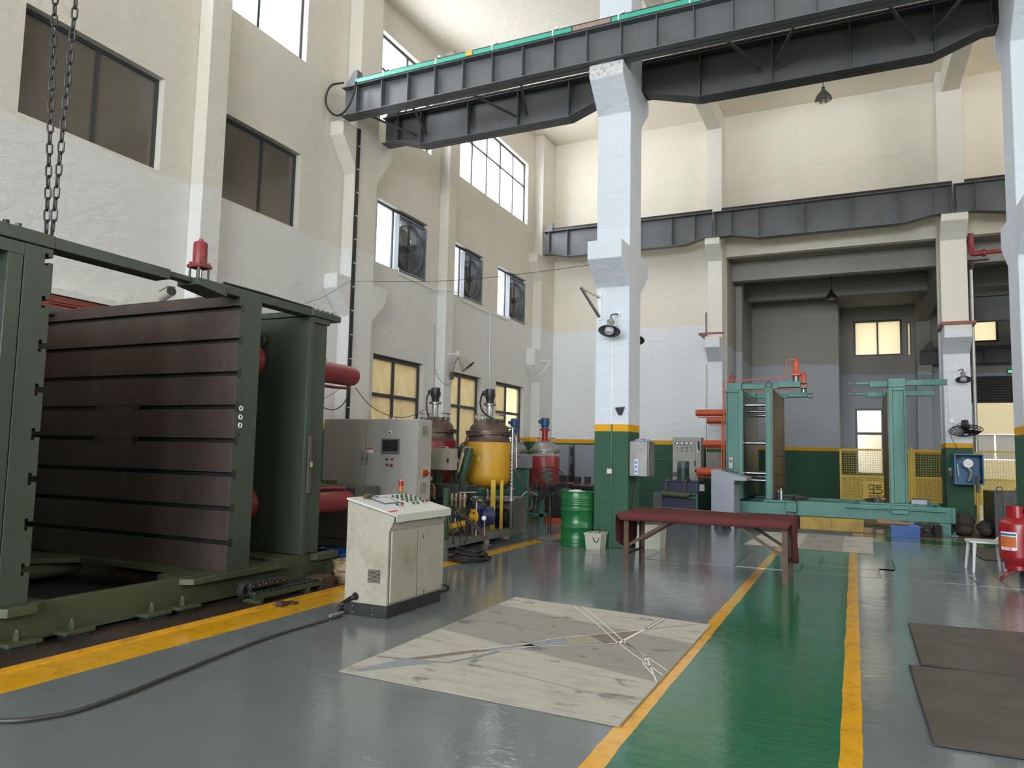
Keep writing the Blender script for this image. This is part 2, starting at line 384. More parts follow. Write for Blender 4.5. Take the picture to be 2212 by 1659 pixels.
        me.materials.append(mat)
        if smooth:
            me.shade_smooth()
            try: me.set_sharp_from_angle(angle=R(ang))
            except Exception: pass
        o = bpy.data.objects.new(name, me); COL.objects.link(o)
        if parent is not None: o.parent = parent; o.location = off - base
        else: o.location = off
        WL[o] = Vector(off)
        if bevel:
            md = o.modifiers.new('edge', 'BEVEL'); md.width = bevel; md.segments = 2; md.limit_method = 'ANGLE'; md.angle_limit = R(40)
            md.harden_normals = False
        if kind: o['kind'] = kind
        if label: o['label'] = label
        return o
def tag(o, label, cat, group=None, kind=None):
    o['label'] = label; o['category'] = cat
    if group: o['group'] = group
    if kind: o['kind'] = kind
    return o
def thing(name, label, cat, loc, group=None):
    o = bpy.data.objects.new(name, None); COL.objects.link(o); o.location = loc; o.empty_display_size = .1
    WL[o] = Vector(loc); return tag(o, label, cat, group)
def struct(name, mb, mat, parent=None, **k):
    o = mb.build(name, mat, parent, smooth=k.pop('smooth', False), **k)
    if parent is None: o['kind'] = 'structure'
    return o
def B(*a): return MB().box(*a)
def dup(o, loc=None, label=None, parent=None):
    c = o.copy(); COL.objects.link(c)
    if parent is not None: c.parent = parent
    if loc is not None: c.location = loc
    WL[c] = Vector(c.location)
    if label: c['label'] = label
    for ch in list(o.children):
        dup(ch, None, None, c)
    return c
def text(name, body, size, loc, rx, mat, parent=None, ext=.0005, align='CENTER'):
    """raised or printed lettering as mesh; rx: 3x3 basis (right, up)"""
    cu = bpy.data.curves.new(name, 'FONT'); cu.body = body; cu.size = size; cu.extrude = ext; cu.align_x = align; cu.align_y = 'CENTER'
    tmp = bpy.data.objects.new(name+'_tmp', cu); COL.objects.link(tmp)
    dg = bpy.context.evaluated_depsgraph_get(); me = bpy.data.meshes.new_from_object(tmp.evaluated_get(dg))
    bpy.data.objects.remove(tmp); me.name = name
    r, u = Vector(rx[0]).normalized(), Vector(rx[1]).normalized(); n = r.cross(u)
    M = Matrix(((r.x, u.x, n.x), (r.y, u.y, n.y), (r.z, u.z, n.z))).to_4x4()
    me.transform(M); me.materials.clear(); me.materials.append(mat)
    o = bpy.data.objects.new(name, me); COL.objects.link(o); l = Vector(loc)
    if parent is not None: o.parent = parent; o.location = l-WL[parent]
    else: o.location = l
    WL[o] = l
    return o
INK = plain('black_ink', (.012, .012, .012), .6)
RINK = plain('red_ink', (.5, .02, .03), .5)
WINK = plain('white_ink', (.8, .8, .8), .5)
# =====================================================================  SETTING
def wall_holes(axis, c0, c1, a0, a1, z0, z1, holes):
    """wall slab with rectangular openings; axis 'x': slab between x=c0..c1 running along y"""
    A = sorted({a0, a1, *[h[0] for h in holes], *[h[1] for h in holes]}); Z = sorted({z0, z1, *[h[2] for h in holes], *[h[3] for h in holes]})
    def solid(i, j):
        if i < 0 or j < 0 or i >= len(A)-1 or j >= len(Z)-1: return False
        a, z = (A[i]+A[i+1])/2, (Z[j]+Z[j+1])/2
        return not any(h[0] < a < h[1] and h[2] < z < h[3] for h in holes)
    mb = MB()
    def q(*p):
        mb.add([(c, a, z) if axis == 'x' else (a, c, z) for c, a, z in p], [(0, 1, 2, 3)])
    for i in range(len(A)-1):
        for j in range(len(Z)-1):
            if not solid(i, j): continue
            a, b, z, w_ = A[i], A[i+1], Z[j], Z[j+1]
            for c in (c0, c1): q((c, a, z), (c, b, z), (c, b, w_), (c, a, w_))
            for di, dj, s in ((-1, 0, ((a, z), (a, w_))), (1, 0, ((b, z), (b, w_))), (0, -1, ((a, z), (b, z))), (0, 1, ((a, w_), (b, w_)))):
                if not solid(i+di, j+dj):
                    (p0, q0), (p1, q1) = s; q((c0, p0, q0), (c1, p0, q0), (c1, p1, q1), (c0, p1, q1))
    me_v = {}; nv = []; nf = []
    for f in mb.f:
        g = []
        for i in f:
            k = tuple(round(x, 5) for x in mb.v[i])
            if k not in me_v: me_v[k] = len(nv); nv.append(k)
            g.append(me_v[k])
        nf.append(tuple(g))
    mb.v, mb.f = nv, nf
    return mb
LX = -9.68; BY = 23.45
def ceil_z(y): return 12.01+.044*(y-13.4)
CZ = 12.6
floor = struct('floor', B(-14, 16, -20.3, 62, -.3, 0), FLOOR)
LH = [(5.52, 7.66, 5.8, 7.28), (8.8, 10.81, 5.79, 7.28), (5.52, 7.67, 9.17, 11.2), (8.8, 10.82, 9.17, 11.2),
      (13.38, 15.57, 5.79, 7.27), (16.75, 18.69, 5.8, 7.23), (19.64, 21.78, 5.75, 7.23),
      (13.35, 15.6, 9.12, 11.25), (17.11, 21.74, 9.12, 11.19), (13.43, 15.57, .9, 3.72), (16.75, 18.71, .9, 3.70), (19.67, 21.75, .9, 3.70)]
wl = struct('wall_left', wall_holes('x', LX-.26, LX, -20, BY+.26, 0, CZ, LH), W_LEFT)
struct('wall_back', wall_holes('y', BY, BY+.26, LX, 15.0, 0, CZ, [(-3.56, 2.2, -1, 7.87), (2.86, 8.5, -1, 7.87), (9.1, 14.6, -1, 7.87)]), W_BACK)
struct('ceiling', MB().prism([(-20, ceil_z(-20)), (BY, ceil_z(BY)), (BY, ceil_z(BY)+.25), (-20, ceil_z(-20)+.25)], 'x', LX, 15.0), W_CEIL)
struct('wall_rear', wall_holes('y', -20.25, -20.0, LX-.26, 15.25, 0, CZ, [(x-2.3, x+2.3, 4.4, 10) for x in (-6, 0, 6)]+[(-5.5, -.5, 0, 4.2)]), W_LEFT)
struct('wall_right', wall_holes('x', 15.0, 15.25, -20, BY+.26, 0, CZ, [(y-2.2, y+2.2, 7.5, 10.5) for y in (-6, 2, 10, 17.5)]), W_LEFT)
for i, (a, b, d) in enumerate([(8.25, 8.66, .28), (-.6, -.2, .28), (16.1, 16.5, .28)]):
    struct('trim_%d' % (i+1), B(LX, LX+d, a, b, 0, ceil_z(a)-.002), W_LEFT, bevel=.012)
def corbelled(y0, y1, ztop, corbels):
    left = [(y0, 0)]; right = [(y1, 0)]
    for zj, zs, zt, o in sorted(corbels):
        left += [(y0, zj), (y0-o, zs), (y0-o, zt), (y0, zt)]
        right += [(y1, zj), (y1+o, zs), (y1+o, zt), (y1, zt)]
    left.append((y0, ztop)); right.append((y1, ztop))
    return left + right[::-1]
CB = [(4.47, 4.86, 5.18, .5), (7.59, 8.05, 8.30, .5)]
CY0, CY1 = 12.13, 12.86
def column(x0, x1, mat, label, cb=CB):
    return tag(MB().prism(corbelled(CY0, CY1, ceil_z(CY0)-.003, cb), 'x', x0, x1).build('concrete_pillar', mat, bevel=.014, smooth=False, loc=((x0+x1)/2, (CY0+CY1)/2, 0)), label, 'pillar')
struct('trim_4', MB().prism(corbelled(CY0, CY1, ceil_z(CY0)-.003, [(4.3, 4.8, 5.1, .5), (7.35, 8.0, 8.30, .5)]), 'x', LX, LX+.34), W_LEFT, bevel=.012)
for a in (11.66, 12.88):       # shallow box niches either side of the haunched pier
    pass
struct('trim_5', MB().prism([(22.3, 0), (22.3, 3.9), (21.85, 4.45), (21.85, 5.0), (22.3, 5.0), (22.3, 7.3), (21.9, 7.9), (21.9, 8.18), (22.3, 8.18), (22.3, ceil_z(22.3)-.002), (BY, ceil_z(22.3)-.002), (BY, 0)], 'x', LX, LX+.32), W_LEFT, bevel=.012)
MP = column(-4.05, -3.45, W_PIL, 'tall white concrete pillar with green base and yellow band in the middle of the hall')
P4 = column(2.12, 2.72, W_PIL, 'white concrete pillar cut off by the right edge behind the red extinguishers')
RY = 22.76
def bcol(x0, x1, label):
    zt = ceil_z(RY)-.003
    return tag(MB().prism([(RY, 0), (RY, 4.47), (RY-.5, 4.85), (RY-.5, 5.18), (RY, 5.18), (RY, 7.59), (RY-.5, 8.0), (RY-.5, 8.2), (RY, 8.2), (RY, zt), (BY-.001, zt), (BY-.001, 0)], 'x', x0, x1)
               .build('concrete_pillar', W_PILB, bevel=.014, smooth=False, loc=((x0+x1)/2, RY+.35, 0)), label, 'pillar')
bcol(-4.0, -3.565, 'narrow white pillar against the back wall beside the orange cylinders')
P3 = bcol(2.215, 2.84, 'white back pillar with stained top carrying the blue gauge box and wall fan')
bcol(8.5, 9.1, 'white back pillar out of view far to the right')
column(8.4, 9.0, W_PIL, 'white concrete pillar out of view to the right')
def beam_y(name, x0, x1, h=.62):
    struct(name, MB().prism([(-12, ceil_z(-12)-h), (RY-.003, ceil_z(RY)-h), (RY-.003, ceil_z(RY)-.001), (-12, ceil_z(-12)-.001)], 'x', x0, x1), W_BEAM, bevel=.01)
beam_y('trim_6', -4.0, -3.6); beam_y('trim_7', 2.36, 2.78)
# ---- low hall behind the back wall
HC = 8.0
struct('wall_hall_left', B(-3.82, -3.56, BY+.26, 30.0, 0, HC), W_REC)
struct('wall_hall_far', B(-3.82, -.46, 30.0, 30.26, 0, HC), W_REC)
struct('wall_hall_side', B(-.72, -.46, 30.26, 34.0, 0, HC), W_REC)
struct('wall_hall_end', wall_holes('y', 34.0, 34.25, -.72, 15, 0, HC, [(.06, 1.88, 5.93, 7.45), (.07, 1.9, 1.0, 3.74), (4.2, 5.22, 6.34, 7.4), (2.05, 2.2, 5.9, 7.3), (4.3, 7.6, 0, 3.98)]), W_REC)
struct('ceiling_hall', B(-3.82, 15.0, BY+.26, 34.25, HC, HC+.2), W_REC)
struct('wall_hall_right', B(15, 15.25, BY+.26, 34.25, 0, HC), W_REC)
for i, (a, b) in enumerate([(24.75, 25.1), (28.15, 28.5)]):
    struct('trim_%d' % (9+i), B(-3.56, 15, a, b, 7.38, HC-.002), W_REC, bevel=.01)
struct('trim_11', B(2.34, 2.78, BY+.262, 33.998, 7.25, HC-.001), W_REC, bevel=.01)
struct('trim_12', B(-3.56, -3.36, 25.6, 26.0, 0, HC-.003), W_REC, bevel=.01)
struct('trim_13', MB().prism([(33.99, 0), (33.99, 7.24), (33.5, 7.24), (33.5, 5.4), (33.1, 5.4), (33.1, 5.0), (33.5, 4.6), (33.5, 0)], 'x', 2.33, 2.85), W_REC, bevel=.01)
# ---- outside
FAC = paint('cream_render', (.52, .42, .235), .8, 0, .2, (.36, .29, .15), 1, bmp=0)
tag(wall_holes('y', 42.0, 42.3, -8, 22, 0, 9, [(5.2, 10, 1.75, 3.0)]).build('neighbour_building', FAC, smooth=False), 'cream rendered building outside the open roller gate', 'building')
nb = thing('strip_window', 'long strip window in the cream building outside the gate', 'window', (7.6, 42.1, 1.75))
for k in range(5):
    B(5.2+.96*k+.03, 5.2+.96*(k+1)-.03, 42.1, 42.14, 1.78, 2.97).build('pane', plain('dim_pane', (.16, .15, .14) if k % 2 else (.30, .27, .22), .3), nb)
tag(B(-13.6, -13.3, -2, 28, 0, 6.3).build('boundary_wall', FAC, smooth=False), 'cream outside wall seen through the lower left windows', 'wall')

# =====================================================================  WINDOWS
wn = [0]
def window_x(y0, y1, z0, z1, cols, rows, glass, X=LX-.16, fw=.065, depth=.07, label=None, fan=None):
    """window in the left wall; cols/rows: fractional positions of mullions"""
    wn[0] += 1
    w_ = bpy.data.objects.new('window_%d' % wn[0], None); COL.objects.link(w_); w_.location = (X, (y0+y1)/2, z0); WL[w_] = Vector(w_.location); w_['kind'] = 'structure'
    f = MB()
    f.box(X-depth/2, X+depth/2, y0, y1, z0, z0+fw).box(X-depth/2, X+depth/2, y0, y1, z1-fw, z1)
    f.box(X-depth/2, X+depth/2, y0, y0+fw, z0+fw, z1-fw).box(X-depth/2, X+depth/2, y1-fw, y1, z0+fw, z1-fw)
    f.build('frame', FRAME, w_, smooth=False)
    ys = [y0+fw]+[y0+(y1-y0)*c for c in cols]+[y1-fw]; zs = [z0+fw]+[z0+(z1-z0)*c for c in rows]+[z1-fw]
    for c in ys[1:-1]: B(X-depth/2+.004, X+depth/2-.004, c-fw*.45, c+fw*.45, z0+fw, z1-fw).build('mullion', FRAME, w_, smooth=False)
    for c in zs[1:-1]: B(X-depth/2+.008, X+depth/2-.008, y0+fw, y1-fw, c-fw*.45, c+fw*.45).build('transom', FRAME, w_, smooth=False)
    for i in range(len(ys)-1):
        for j in range(len(zs)-1):
            dx = .012*(i % 2)
            B(X-.004+dx, X+.002+dx, ys[i]+.001, ys[i+1]-.001, zs[j]+.001, zs[j+1]-.001).build('pane', glass, w_, smooth=False)
    return w_
window_x(5.52, 7.66, 5.8, 7.28, [.52], [], GL_BROWN, fw=.055)
window_x(8.8, 10.81, 5.79, 7.28, [.55], [], GL_BROWN, fw=.055)
window_x(5.52, 7.67, 9.17, 11.2, [.5], [], GL_CLEAR)
window_x(8.8, 10.82, 9.17, 11.2, [.42], [], GL_CLEAR)
window_x(13.35, 15.6, 9.12, 11.25, [.55], [.62], GL_CLEAR)
window_x(17.11, 21.74, 9.12, 11.19, [.2, .4, .6, .8], [.63], GL_CLEAR)
for a, b, z1 in ((13.43, 15.57, 3.72), (16.75, 18.71, 3.70), (19.67, 21.75, 3.70)):
    window_x(a, b, .9, z1, [.47], [.68], GL_DIRTY, fw=.09)
def fan_window(y0, y1, z0, z1, label):
    window_x(y0, y1, z0, z1, [.38], [], GL_CLEAR, fw=.04)
    # exhaust fan housed in the right-hand part of the opening
    a = y0+(y1-y0)*.42; b = y1-.03; zc0, zc1 = z0+.03, z1-.10; X = LX-.03; yc, zc = (a+b)/2, (zc0+zc1)/2; Rr = min(b-a, zc1-zc0)*.45
    t = thing('exhaust_fan', label, 'fan', (X, yc, zc0), 'exhaust fans in the row of side windows')
    galv = plain('galvanised', (.30, .31, .32), .45, .6)
    wht = plain('fan_flank_skylit', (.62, .64, .66), .4)  # flank facing the sky: its brightness is put into the colour
    B(X-.5, X, a, a+.02, zc0, zc1).build('side_panel', wht, t, smooth=False)
    B(X-.5, X, b-.02, b, zc0, zc1).build('side_panel', galv, t, smooth=False)
    B(X-.5, X, a+.02, b-.02, zc1-.02, zc1).build('top_panel', galv, t, smooth=False)
    B(X-.5, X, a+.02, b-.02, zc0, zc0+.02).build('bottom_panel', galv, t, smooth=False)
    sh = plain('shutter_grey', (.10, .105, .11), .4, .4)
    for k in range(9):
        z = zc0+.06+(zc1-zc0-.1)*k/9
        MB().obox((X-.46, yc, z+.05), (0, 1, 0), (.25, 0, 1), (1, 0, -.25), b-a-.06, (zc1-zc0)/9*.92, .006).build('shutter_slat', sh, t, smooth=False)
    MB().lathe([(Rr, -.30), (Rr+.01, -.30), (Rr+.03, -.02), (Rr+.02, -.02), (Rr-.01, -.30)], (X-.02, yc, zc), 'x', 36, cap=False).build('shroud', galv, t)
    MB().box(X-.16, X-.10, yc-.02, yc+.02, zc0+.03, zc1-.03).build('motor_bracket', DGREY, t, smooth=False)
    MB().cyl((X-.18, yc+.02, zc), (X-.03, yc+.02, zc), .085).build('motor', DGREY, t)
    for k in range(6):
        an = 2*pi*k/6+.3
        d = Vector((0, cos(an), sin(an))); s_ = Vector((.5, -sin(an)*.8, cos(an)*.8)).normalized()
        MB().obox(Vector((X-.22, yc, zc))+d*(Rr*.52), d, s_, d.cross(s_), Rr*.78, Rr*.34, .006).build('blade', plain('blade_grey', (.16, .15, .14), .45, .5), t, smooth=False)
    g = MB()
    for k in range(1, 14):
        y = a+.02+(b-a-.04)*k/14; g.box(X-.004, X, y-.0025, y+.0025, zc0+.02, zc1-.02)
    for k in range(1, 12):
        z = zc0+(zc1-zc0)*k/12; g.box(X-.008, X-.004, a+.02, b-.02, z-.0025, z+.0025)
    g.build('guard_grille', DGREY, t, smooth=False, kind='stuff')
    B(X-.01, X+.015, a, b, zc0-.005, zc0+.035).build('frame_rail', galv, t, smooth=False)
fan_window(13.38, 15.57, 5.79, 7.27, 'large exhaust fan in the side window nearest the black cable duct')
fan_window(16.75, 18.69, 5.8, 7.23, 'exhaust fan in the middle one of three side fan windows')
fan_window(19.64, 21.78, 5.75, 7.23, 'exhaust fan in the side window nearest the back corner')
def window_y(x0, x1, z0, z1, cols, rows, glass, Y=34.08, fw=.08):
    wn[0] += 1
    w_ = bpy.data.objects.new('window_%d' % wn[0], None); COL.objects.link(w_); w_.location = ((x0+x1)/2, Y, z0); WL[w_] = Vector(w_.location); w_['kind'] = 'structure'
    f = MB(); d = .04
    f.box(x0, x1, Y-d, Y+d, z0, z0+fw).box(x0, x1, Y-d, Y+d, z1-fw, z1).box(x0, x0+fw, Y-d, Y+d, z0+fw, z1-fw).box(x1-fw, x1, Y-d, Y+d, z0+fw, z1-fw)
    f.build('frame', FRAME, w_, smooth=False)
    xs = [x0+fw]+[x0+(x1-x0)*c for c in cols]+[x1-fw]; zs = [z0+fw]+[z0+(z1-z0)*c for c in rows]+[z1-fw]
    for c in xs[1:-1]: B(c-.03, c+.03, Y-d+.004, Y+d-.004, z0+fw, z1-fw).build('mullion', FRAME, w_, smooth=False)
    for c in zs[1:-1]: B(x0+fw, x1-fw, Y-d+.008, Y+d-.008, c-.05, c+.05).build('transom', FRAME, w_, smooth=False)
    for i in range(len(xs)-1):
        for j in range(len(zs)-1):
            B(xs[i]+.001, xs[i+1]-.001, Y-.004, Y+.004, zs[j]+.001, zs[j+1]-.001).build('pane', glass, w_, smooth=False)
window_y(.06, 1.88, 5.93, 7.45, [.5], [], GL_FROST)
window_y(.07, 1.9, 1.0, 3.74, [.55], [.62], GL_FROST)
window_y(4.2, 5.22, 6.34, 7.4, [], [], GL_FROST)
window_y(2.05, 2.2, 5.9, 7.3, [], [], GL_FROST, fw=.04)
# roller gate
rg = bpy.data.objects.new('door_1', None); COL.objects.link(rg); rg.location = (5.9, 33.9, 3.3); WL[rg] = Vector(rg.location); rg['kind'] = 'structure'
for k in range(10):
    MB().cyl((4.15, 33.93, 3.98+k*.105), (7.75, 33.93, 3.98+k*.105), .056, n=10).build('shutter_slat', plain('shutter_dark', (.09, .085, .075), .5, .3), rg)
# green emergency sign beside the gate
es = thing('emergency_sign', 'small green lit exit sign above the roller gate', 'sign', (5.57, 33.9, 5.05))
B(5.44, 5.72, 33.94, 33.99, 5.05, 5.25).build('case', BLACK, es); B(5.48, 5.68, 33.932, 33.94, 5.10, 5.20).build('lit_face', plain('sign_green', (.1, .5, .25), .5, emit=((.15, .9, .4), .8)), es)
# cover plates let into the floor
pl = [(-3.9, -2.9, 11.15, 12.0), (-2.88, -1.6, 11.15, 12.7), (-1.58, -.72, 11.15, 11.95), (-.70, .27, 11.15, 11.9), (.30, 1.4, 11.2, 12.1), (1.42, 2.05, 11.2, 12.0), (-1.58, -.5, 12.0, 12.9), (-.47, .5, 11.95, 12.95), (.52, 1.5, 12.15, 13.35)]
for i, (a, b, c, d) in enumerate(pl):
    dz = .003+.0015*(i % 3)
    MB().box(a-.007, b+.007, c-.009, d+.007, .0002, .0012).build('joint_gap', RUBBER, floor, smooth=False)
    MB().box(a, b, c, d, .0005, dz).build('cover_plate', FLOOR, floor, smooth=False)
# low steel kerb of the press pit
struct('trim_14', B(-5.255, -5.235, 1.5, 8.0, .0, .02), paint('kerb_yellow', (.62, .33, .02), .5, 0, .5, (.1, .06, .02), 6))
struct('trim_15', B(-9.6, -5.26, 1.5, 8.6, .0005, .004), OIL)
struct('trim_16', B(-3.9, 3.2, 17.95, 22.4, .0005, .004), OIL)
# =====================================================================  CRANE GIRDERS
def girder(name, label, x0, x1, yc, z_top, segs, ribs, mat, fw=.30, tf=.016, rail=True):
    """I-girder along x; segs: (x, z_bottom) break points of the lower flange"""
    t = thing(name, label, 'girder', ((x0+x1)/2, yc, min(z for _, z in segs)), 'steel crane runway girders')
    poly = [(x, z) for x, z in segs] + [(x1, z_top), (x0, z_top)]
    MB().prism(poly, 'y', yc-.006, yc+.006).build('web', mat, t, smooth=False)
    B(x0, x1, yc-fw/2, yc+fw/2, z_top-.02, z_top).build('top_flange', mat, t, smooth=False)
    f = MB()
    for (a, za), (b, zb) in zip(segs[:-1], segs[1:]):
        f.add([(a, yc-fw/2, za), (b, yc-fw/2, zb), (b, yc+fw/2, zb), (a, yc+fw/2, za), (a, yc-fw/2, za+tf), (b, yc-fw/2, zb+tf), (b, yc+fw/2, zb+tf), (a, yc+fw/2, za+tf)],
              [(0, 3, 2, 1), (4, 5, 6, 7), (0, 1, 5, 4), (1, 2, 6, 5), (2, 3, 7, 6), (3, 0, 4, 7)])
    f.build('bottom_flange', mat, t, smooth=False)
    def zb_at(x):
        for (a, za), (b, zb) in zip(segs[:-1], segs[1:]):
            if a <= x <= b: return za+(zb-za)*(x-a)/(b-a)
        return segs[0][1]
    for x in ribs:
        B(x-.006, x+.006, yc-fw/2+.015, yc-.007, zb_at(x)+tf, z_top-.021).build('stiffener', mat, t, smooth=False)
        B(x-.006, x+.006, yc+.007, yc+fw/2-.015, zb_at(x)+tf, z_top-.021).build('stiffener', mat, t, smooth=False)
    if rail:
        r = MB().box(x0+.25, x1, yc-.05, yc+.05, z_top+.001, z_top+.015).box(x0+.25, x1, yc-.01, yc+.01, z_top+.015, z_top+(.16 if label.startswith('nearest') else .09)).box(x0+.25, x1, yc-.032, yc+.032, z_top+(.16 if label.startswith('nearest') else .09), z_top+(.20 if label.startswith('nearest') else .12))
        r.build('crane_rail', paint('rail_dark', (.055, .045, .045), .5, .3, .4, (.10, .06, .05), 12), t, smooth=False)
    return t
gx1 = 8.3
g1 = girder('crane_girder', 'nearest grey crane girder with evenly spaced stiffeners and green conductor bar', -9.34, gx1, 11.67, 8.92, [(-9.34, 8.31), (gx1, 8.31)],
            [-8.98+.612*k for k in range(28)], GREY_ST, fw=.30)
# green insulated conductor bar with clamps
bar_y = 11.505
def gbar(a, b, m, nm, lab=None): return B(a, b, bar_y-.012, bar_y+.012, 8.925, 9.005).build(nm, m, g1, smooth=False, label=lab)
CB_G = plain('conductor_green', (.06, .42, .30), .4)
gbar(-8.98, -6.45, CB_G, 'conductor_bar'); gbar(-6.3, -4.35, CB_G, 'conductor_bar', 'green conductor bar'); gbar(-3.62, -1.62, CB_G, 'conductor_bar'); gbar(-1.5, gx1-.1, CB_G, 'conductor_bar')
gbar(-4.33, -3.64, paint('bare_mesh', (.32, .24, .20), .6, .2, .5, (.15, .10, .08), 30), 'exposed_conductor', 'worn reddish bare section of bar')
for x in (-6.375, -1.56): B(x-.07, x+.07, bar_y-.03, bar_y+.03, 8.922, 9.02).build('joint_clamp', plain('clamp_yellow', (.6, .42, .08), .5), g1, bevel=.006, label='yellow joint clamp')
for k in range(14):
    x = -8.3+1.2*k
    B(x-.012, x+.012, bar_y-.02, bar_y+.02, 8.922, 9.03).build('bar_clip', WHITE, g1, smooth=False, label='white bar clip')
    B(x+.05, x+.10, bar_y-.01, bar_y+.05, 9.04, 9.08).build('bar_bracket', WHITE, g1, smooth=False)
MB().prism([(-9.34, 8.925), (-9.02, 8.925), (-9.02, 9.27), (-9.1, 9.27)], 'y', 11.60, 11.78).build('end_stop', GREY_ST, g1, smooth=False)
MB().tube([(-9.2, 11.40, 8.93), (-9.55, 11.38, 8.95), (-9.68+.03, 11.38, 8.6), (-9.45, 11.38, 8.3), (-9.2, 11.38, 8.22), (-8.95, 11.38, 8.5), (-8.9, 11.42, 8.9)], .022, 8, smooth=2).build('power_cable', RUBBER, g1)
B(-3.9, -3.62, 11.6, 11.76, 8.30, 8.309).build('bearing_plate', GREY_ST, g1, smooth=False)
hs = lambda a, b, zt, zb, r=.55, d=.9: [(a, zt), (a+r, zt), (a+d+r, zb), (b-d-r, zb), (b-r, zt), (b, zt)]
g2z = 8.90
g2 = girder('crane_girder', 'dark haunched crane girder behind the pillar, left span to the wall', -9.34, -3.82, 13.12, g2z, [(-9.34, 8.31), (-8.9, 8.31), (-8.35, 8.13), (-4.95, 8.13), (-4.45, 8.31), (-3.82, 8.31)],
            [-8.95, -8.35, -7.2, -6.05, -4.95], GREY_ST, fw=.32)
MB().prism([(-9.34, g2z+.001), (-9.02, g2z+.001), (-9.02, g2z+.34), (-9.1, g2z+.34)], 'y', 13.04, 13.2).build('end_stop', GREY_ST, g2, smooth=False)
g3 = girder('crane_girder', 'dark haunched crane girder spanning from the main pillar to the right edge', -3.78, 2.25, 13.12, g2z, [(-3.78, 8.31), (-3.35, 8.31), (-2.45, 8.05), (1.25, 8.05), (1.95, 8.31), (2.25, 8.31)],
            [-2.42, -1.18, .05, 1.28, 2.05], GREY_DK, fw=.32)
g3b = girder('crane_girder', 'far right span of the dark crane girder out of view', 2.28, 8.4, 13.12, g2z, [(2.28, 8.31), (2.9, 8.31), (3.6, 8.05), (7.2, 8.05), (8.0, 8.31), (8.4, 8.31)], [3.6, 5, 6.4], GREY_DK, fw=.32)
# lacing between the two near girders
ORD = ['first', 'second', 'third', 'fourth', 'fifth', 'sixth', 'seventh', 'eighth', 'ninth', 'tenth', 'eleventh', 'twelfth']; LB_ = []
for k in range(7):
    x = -8.3+2.35*k
    for s_ in (-1, 1):
        if abs(x-(-3.75)) < .7 or x > 2: continue
        tag(MB().bar((x+s_*.12, 12.96, 8.34), (x+s_*.50, 11.84, 8.34), .045, .03).build('lacing_bar', GREY_DK, smooth=False),
            'thin diagonal lacing bar between the near girders, %s from the left wall' % ORD[len(LB_)], 'lacing bar', 'diagonal lacing bars between the near girders'); LB_.append(1)
BYG = 22.36
bz = 8.98
g4 = girder('crane_girder', 'far grey crane girder along the back wall, left span', -9.3, -3.79, BYG, bz, [(-9.3, 8.2), (-9.0, 8.2), (-8.45, 8.06), (-4.6, 8.06), (-4.1, 8.2), (-3.79, 8.2)], [-9.1, -8.45, -7.3, -6.1, -5.0, -4.3], GREY_ST, fw=.28)
MB().prism([(-9.3, bz+.001), (-9.0, bz+.001), (-9.0, bz+.3), (-9.08, bz+.3)], 'y', BYG-.07, BYG+.07).build('end_stop', GREY_ST, g4, smooth=False)
g5 = girder('crane_girder', 'far grey crane girder along the back wall, middle span with six panels', -3.76, 2.5, BYG, bz, [(-3.76, 8.2), (-3.2, 8.2), (-2.44, 8.05), (1.3, 8.05), (2.05, 8.2), (2.5, 8.2)], [-3.7, -3.22, -2.44, -1.2, .04, 1.28, 2.07, 2.46], GREY_ST, fw=.28)
g6 = girder('crane_girder', 'far grey crane girder along the back wall, right span cut by the near pillar', 2.53, 8.7, BYG, bz, [(2.53, 8.2), (3.0, 8.2), (3.9, 8.05), (7.2, 8.05), (8.1, 8.2), (8.7, 8.2)], [2.58, 3.02, 3.9, 5.2, 6.5], GREY_ST, fw=.28)
# girders in the low hall
def hgird(x0, x1, yc, z0, z1, lab):
    g = girder('crane_girder', lab, x0, x1, yc, z1, [(x0, z0), (x1, z0)], [x0+1.55*k+.6 for k in range(6) if x0+1.55*k+.6 < x1], GREY_DK, fw=.3)
    return g
hg = hgird(2.45, 12, 33.25, 5.42, 5.98, 'dark crane girder low in the rear hall above the gate')
MB().prism([(2.5, 5.985), (2.85, 5.985), (2.85, 6.32), (2.76, 6.32)], 'y', 33.15, 33.35).build('end_stop', GREY_DK, hg, smooth=False)
hgird(2.9, 12, 26.8, 5.98, 6.78, 'dark deep crane girder under the ceiling of the rear hall')

# =====================================================================  GREEN PRESS
GP = thing('platen_press', 'huge dark green platen press with slotted brown platen filling the left side', 'press', (-7.3, 5, 0))
PX, PL = -5.72, -9.05
def press_slots(yf, d, depth, top, bot, zs, notch_dir):
    """(y,z) outline of a plate whose face at yf carries T-slots; notch_dir +1: slots cut toward +y"""
    s = notch_dir; pts = [(yf, bot)]
    for z in sorted(zs):
        h = .022; H_ = .045
        pts += [(yf, z-h), (yf+s*.035, z-h), (yf+s*.035, z-H_), (yf+s*.065, z-H_), (yf+s*.065, z+H_), (yf+s*.035, z+H_), (yf+s*.035, z+h), (yf, z+h)]
    pts += [(yf, top), (yf+s*d, top), (yf+s*d, bot)]
    return pts
ZS = [.585, .925, 1.27, 1.615, 1.96, 2.305, 2.65, 2.99]
full = [z for z in ZS if z not in (1.615, 1.96)]
MB().prism([(5.585, .30), (5.585, 3.13), (5.88, 3.16), (5.88, .30)], 'x', PX-.02, PX).build('placeholder_edge', PGREEN, GP, smooth=False) if False else None
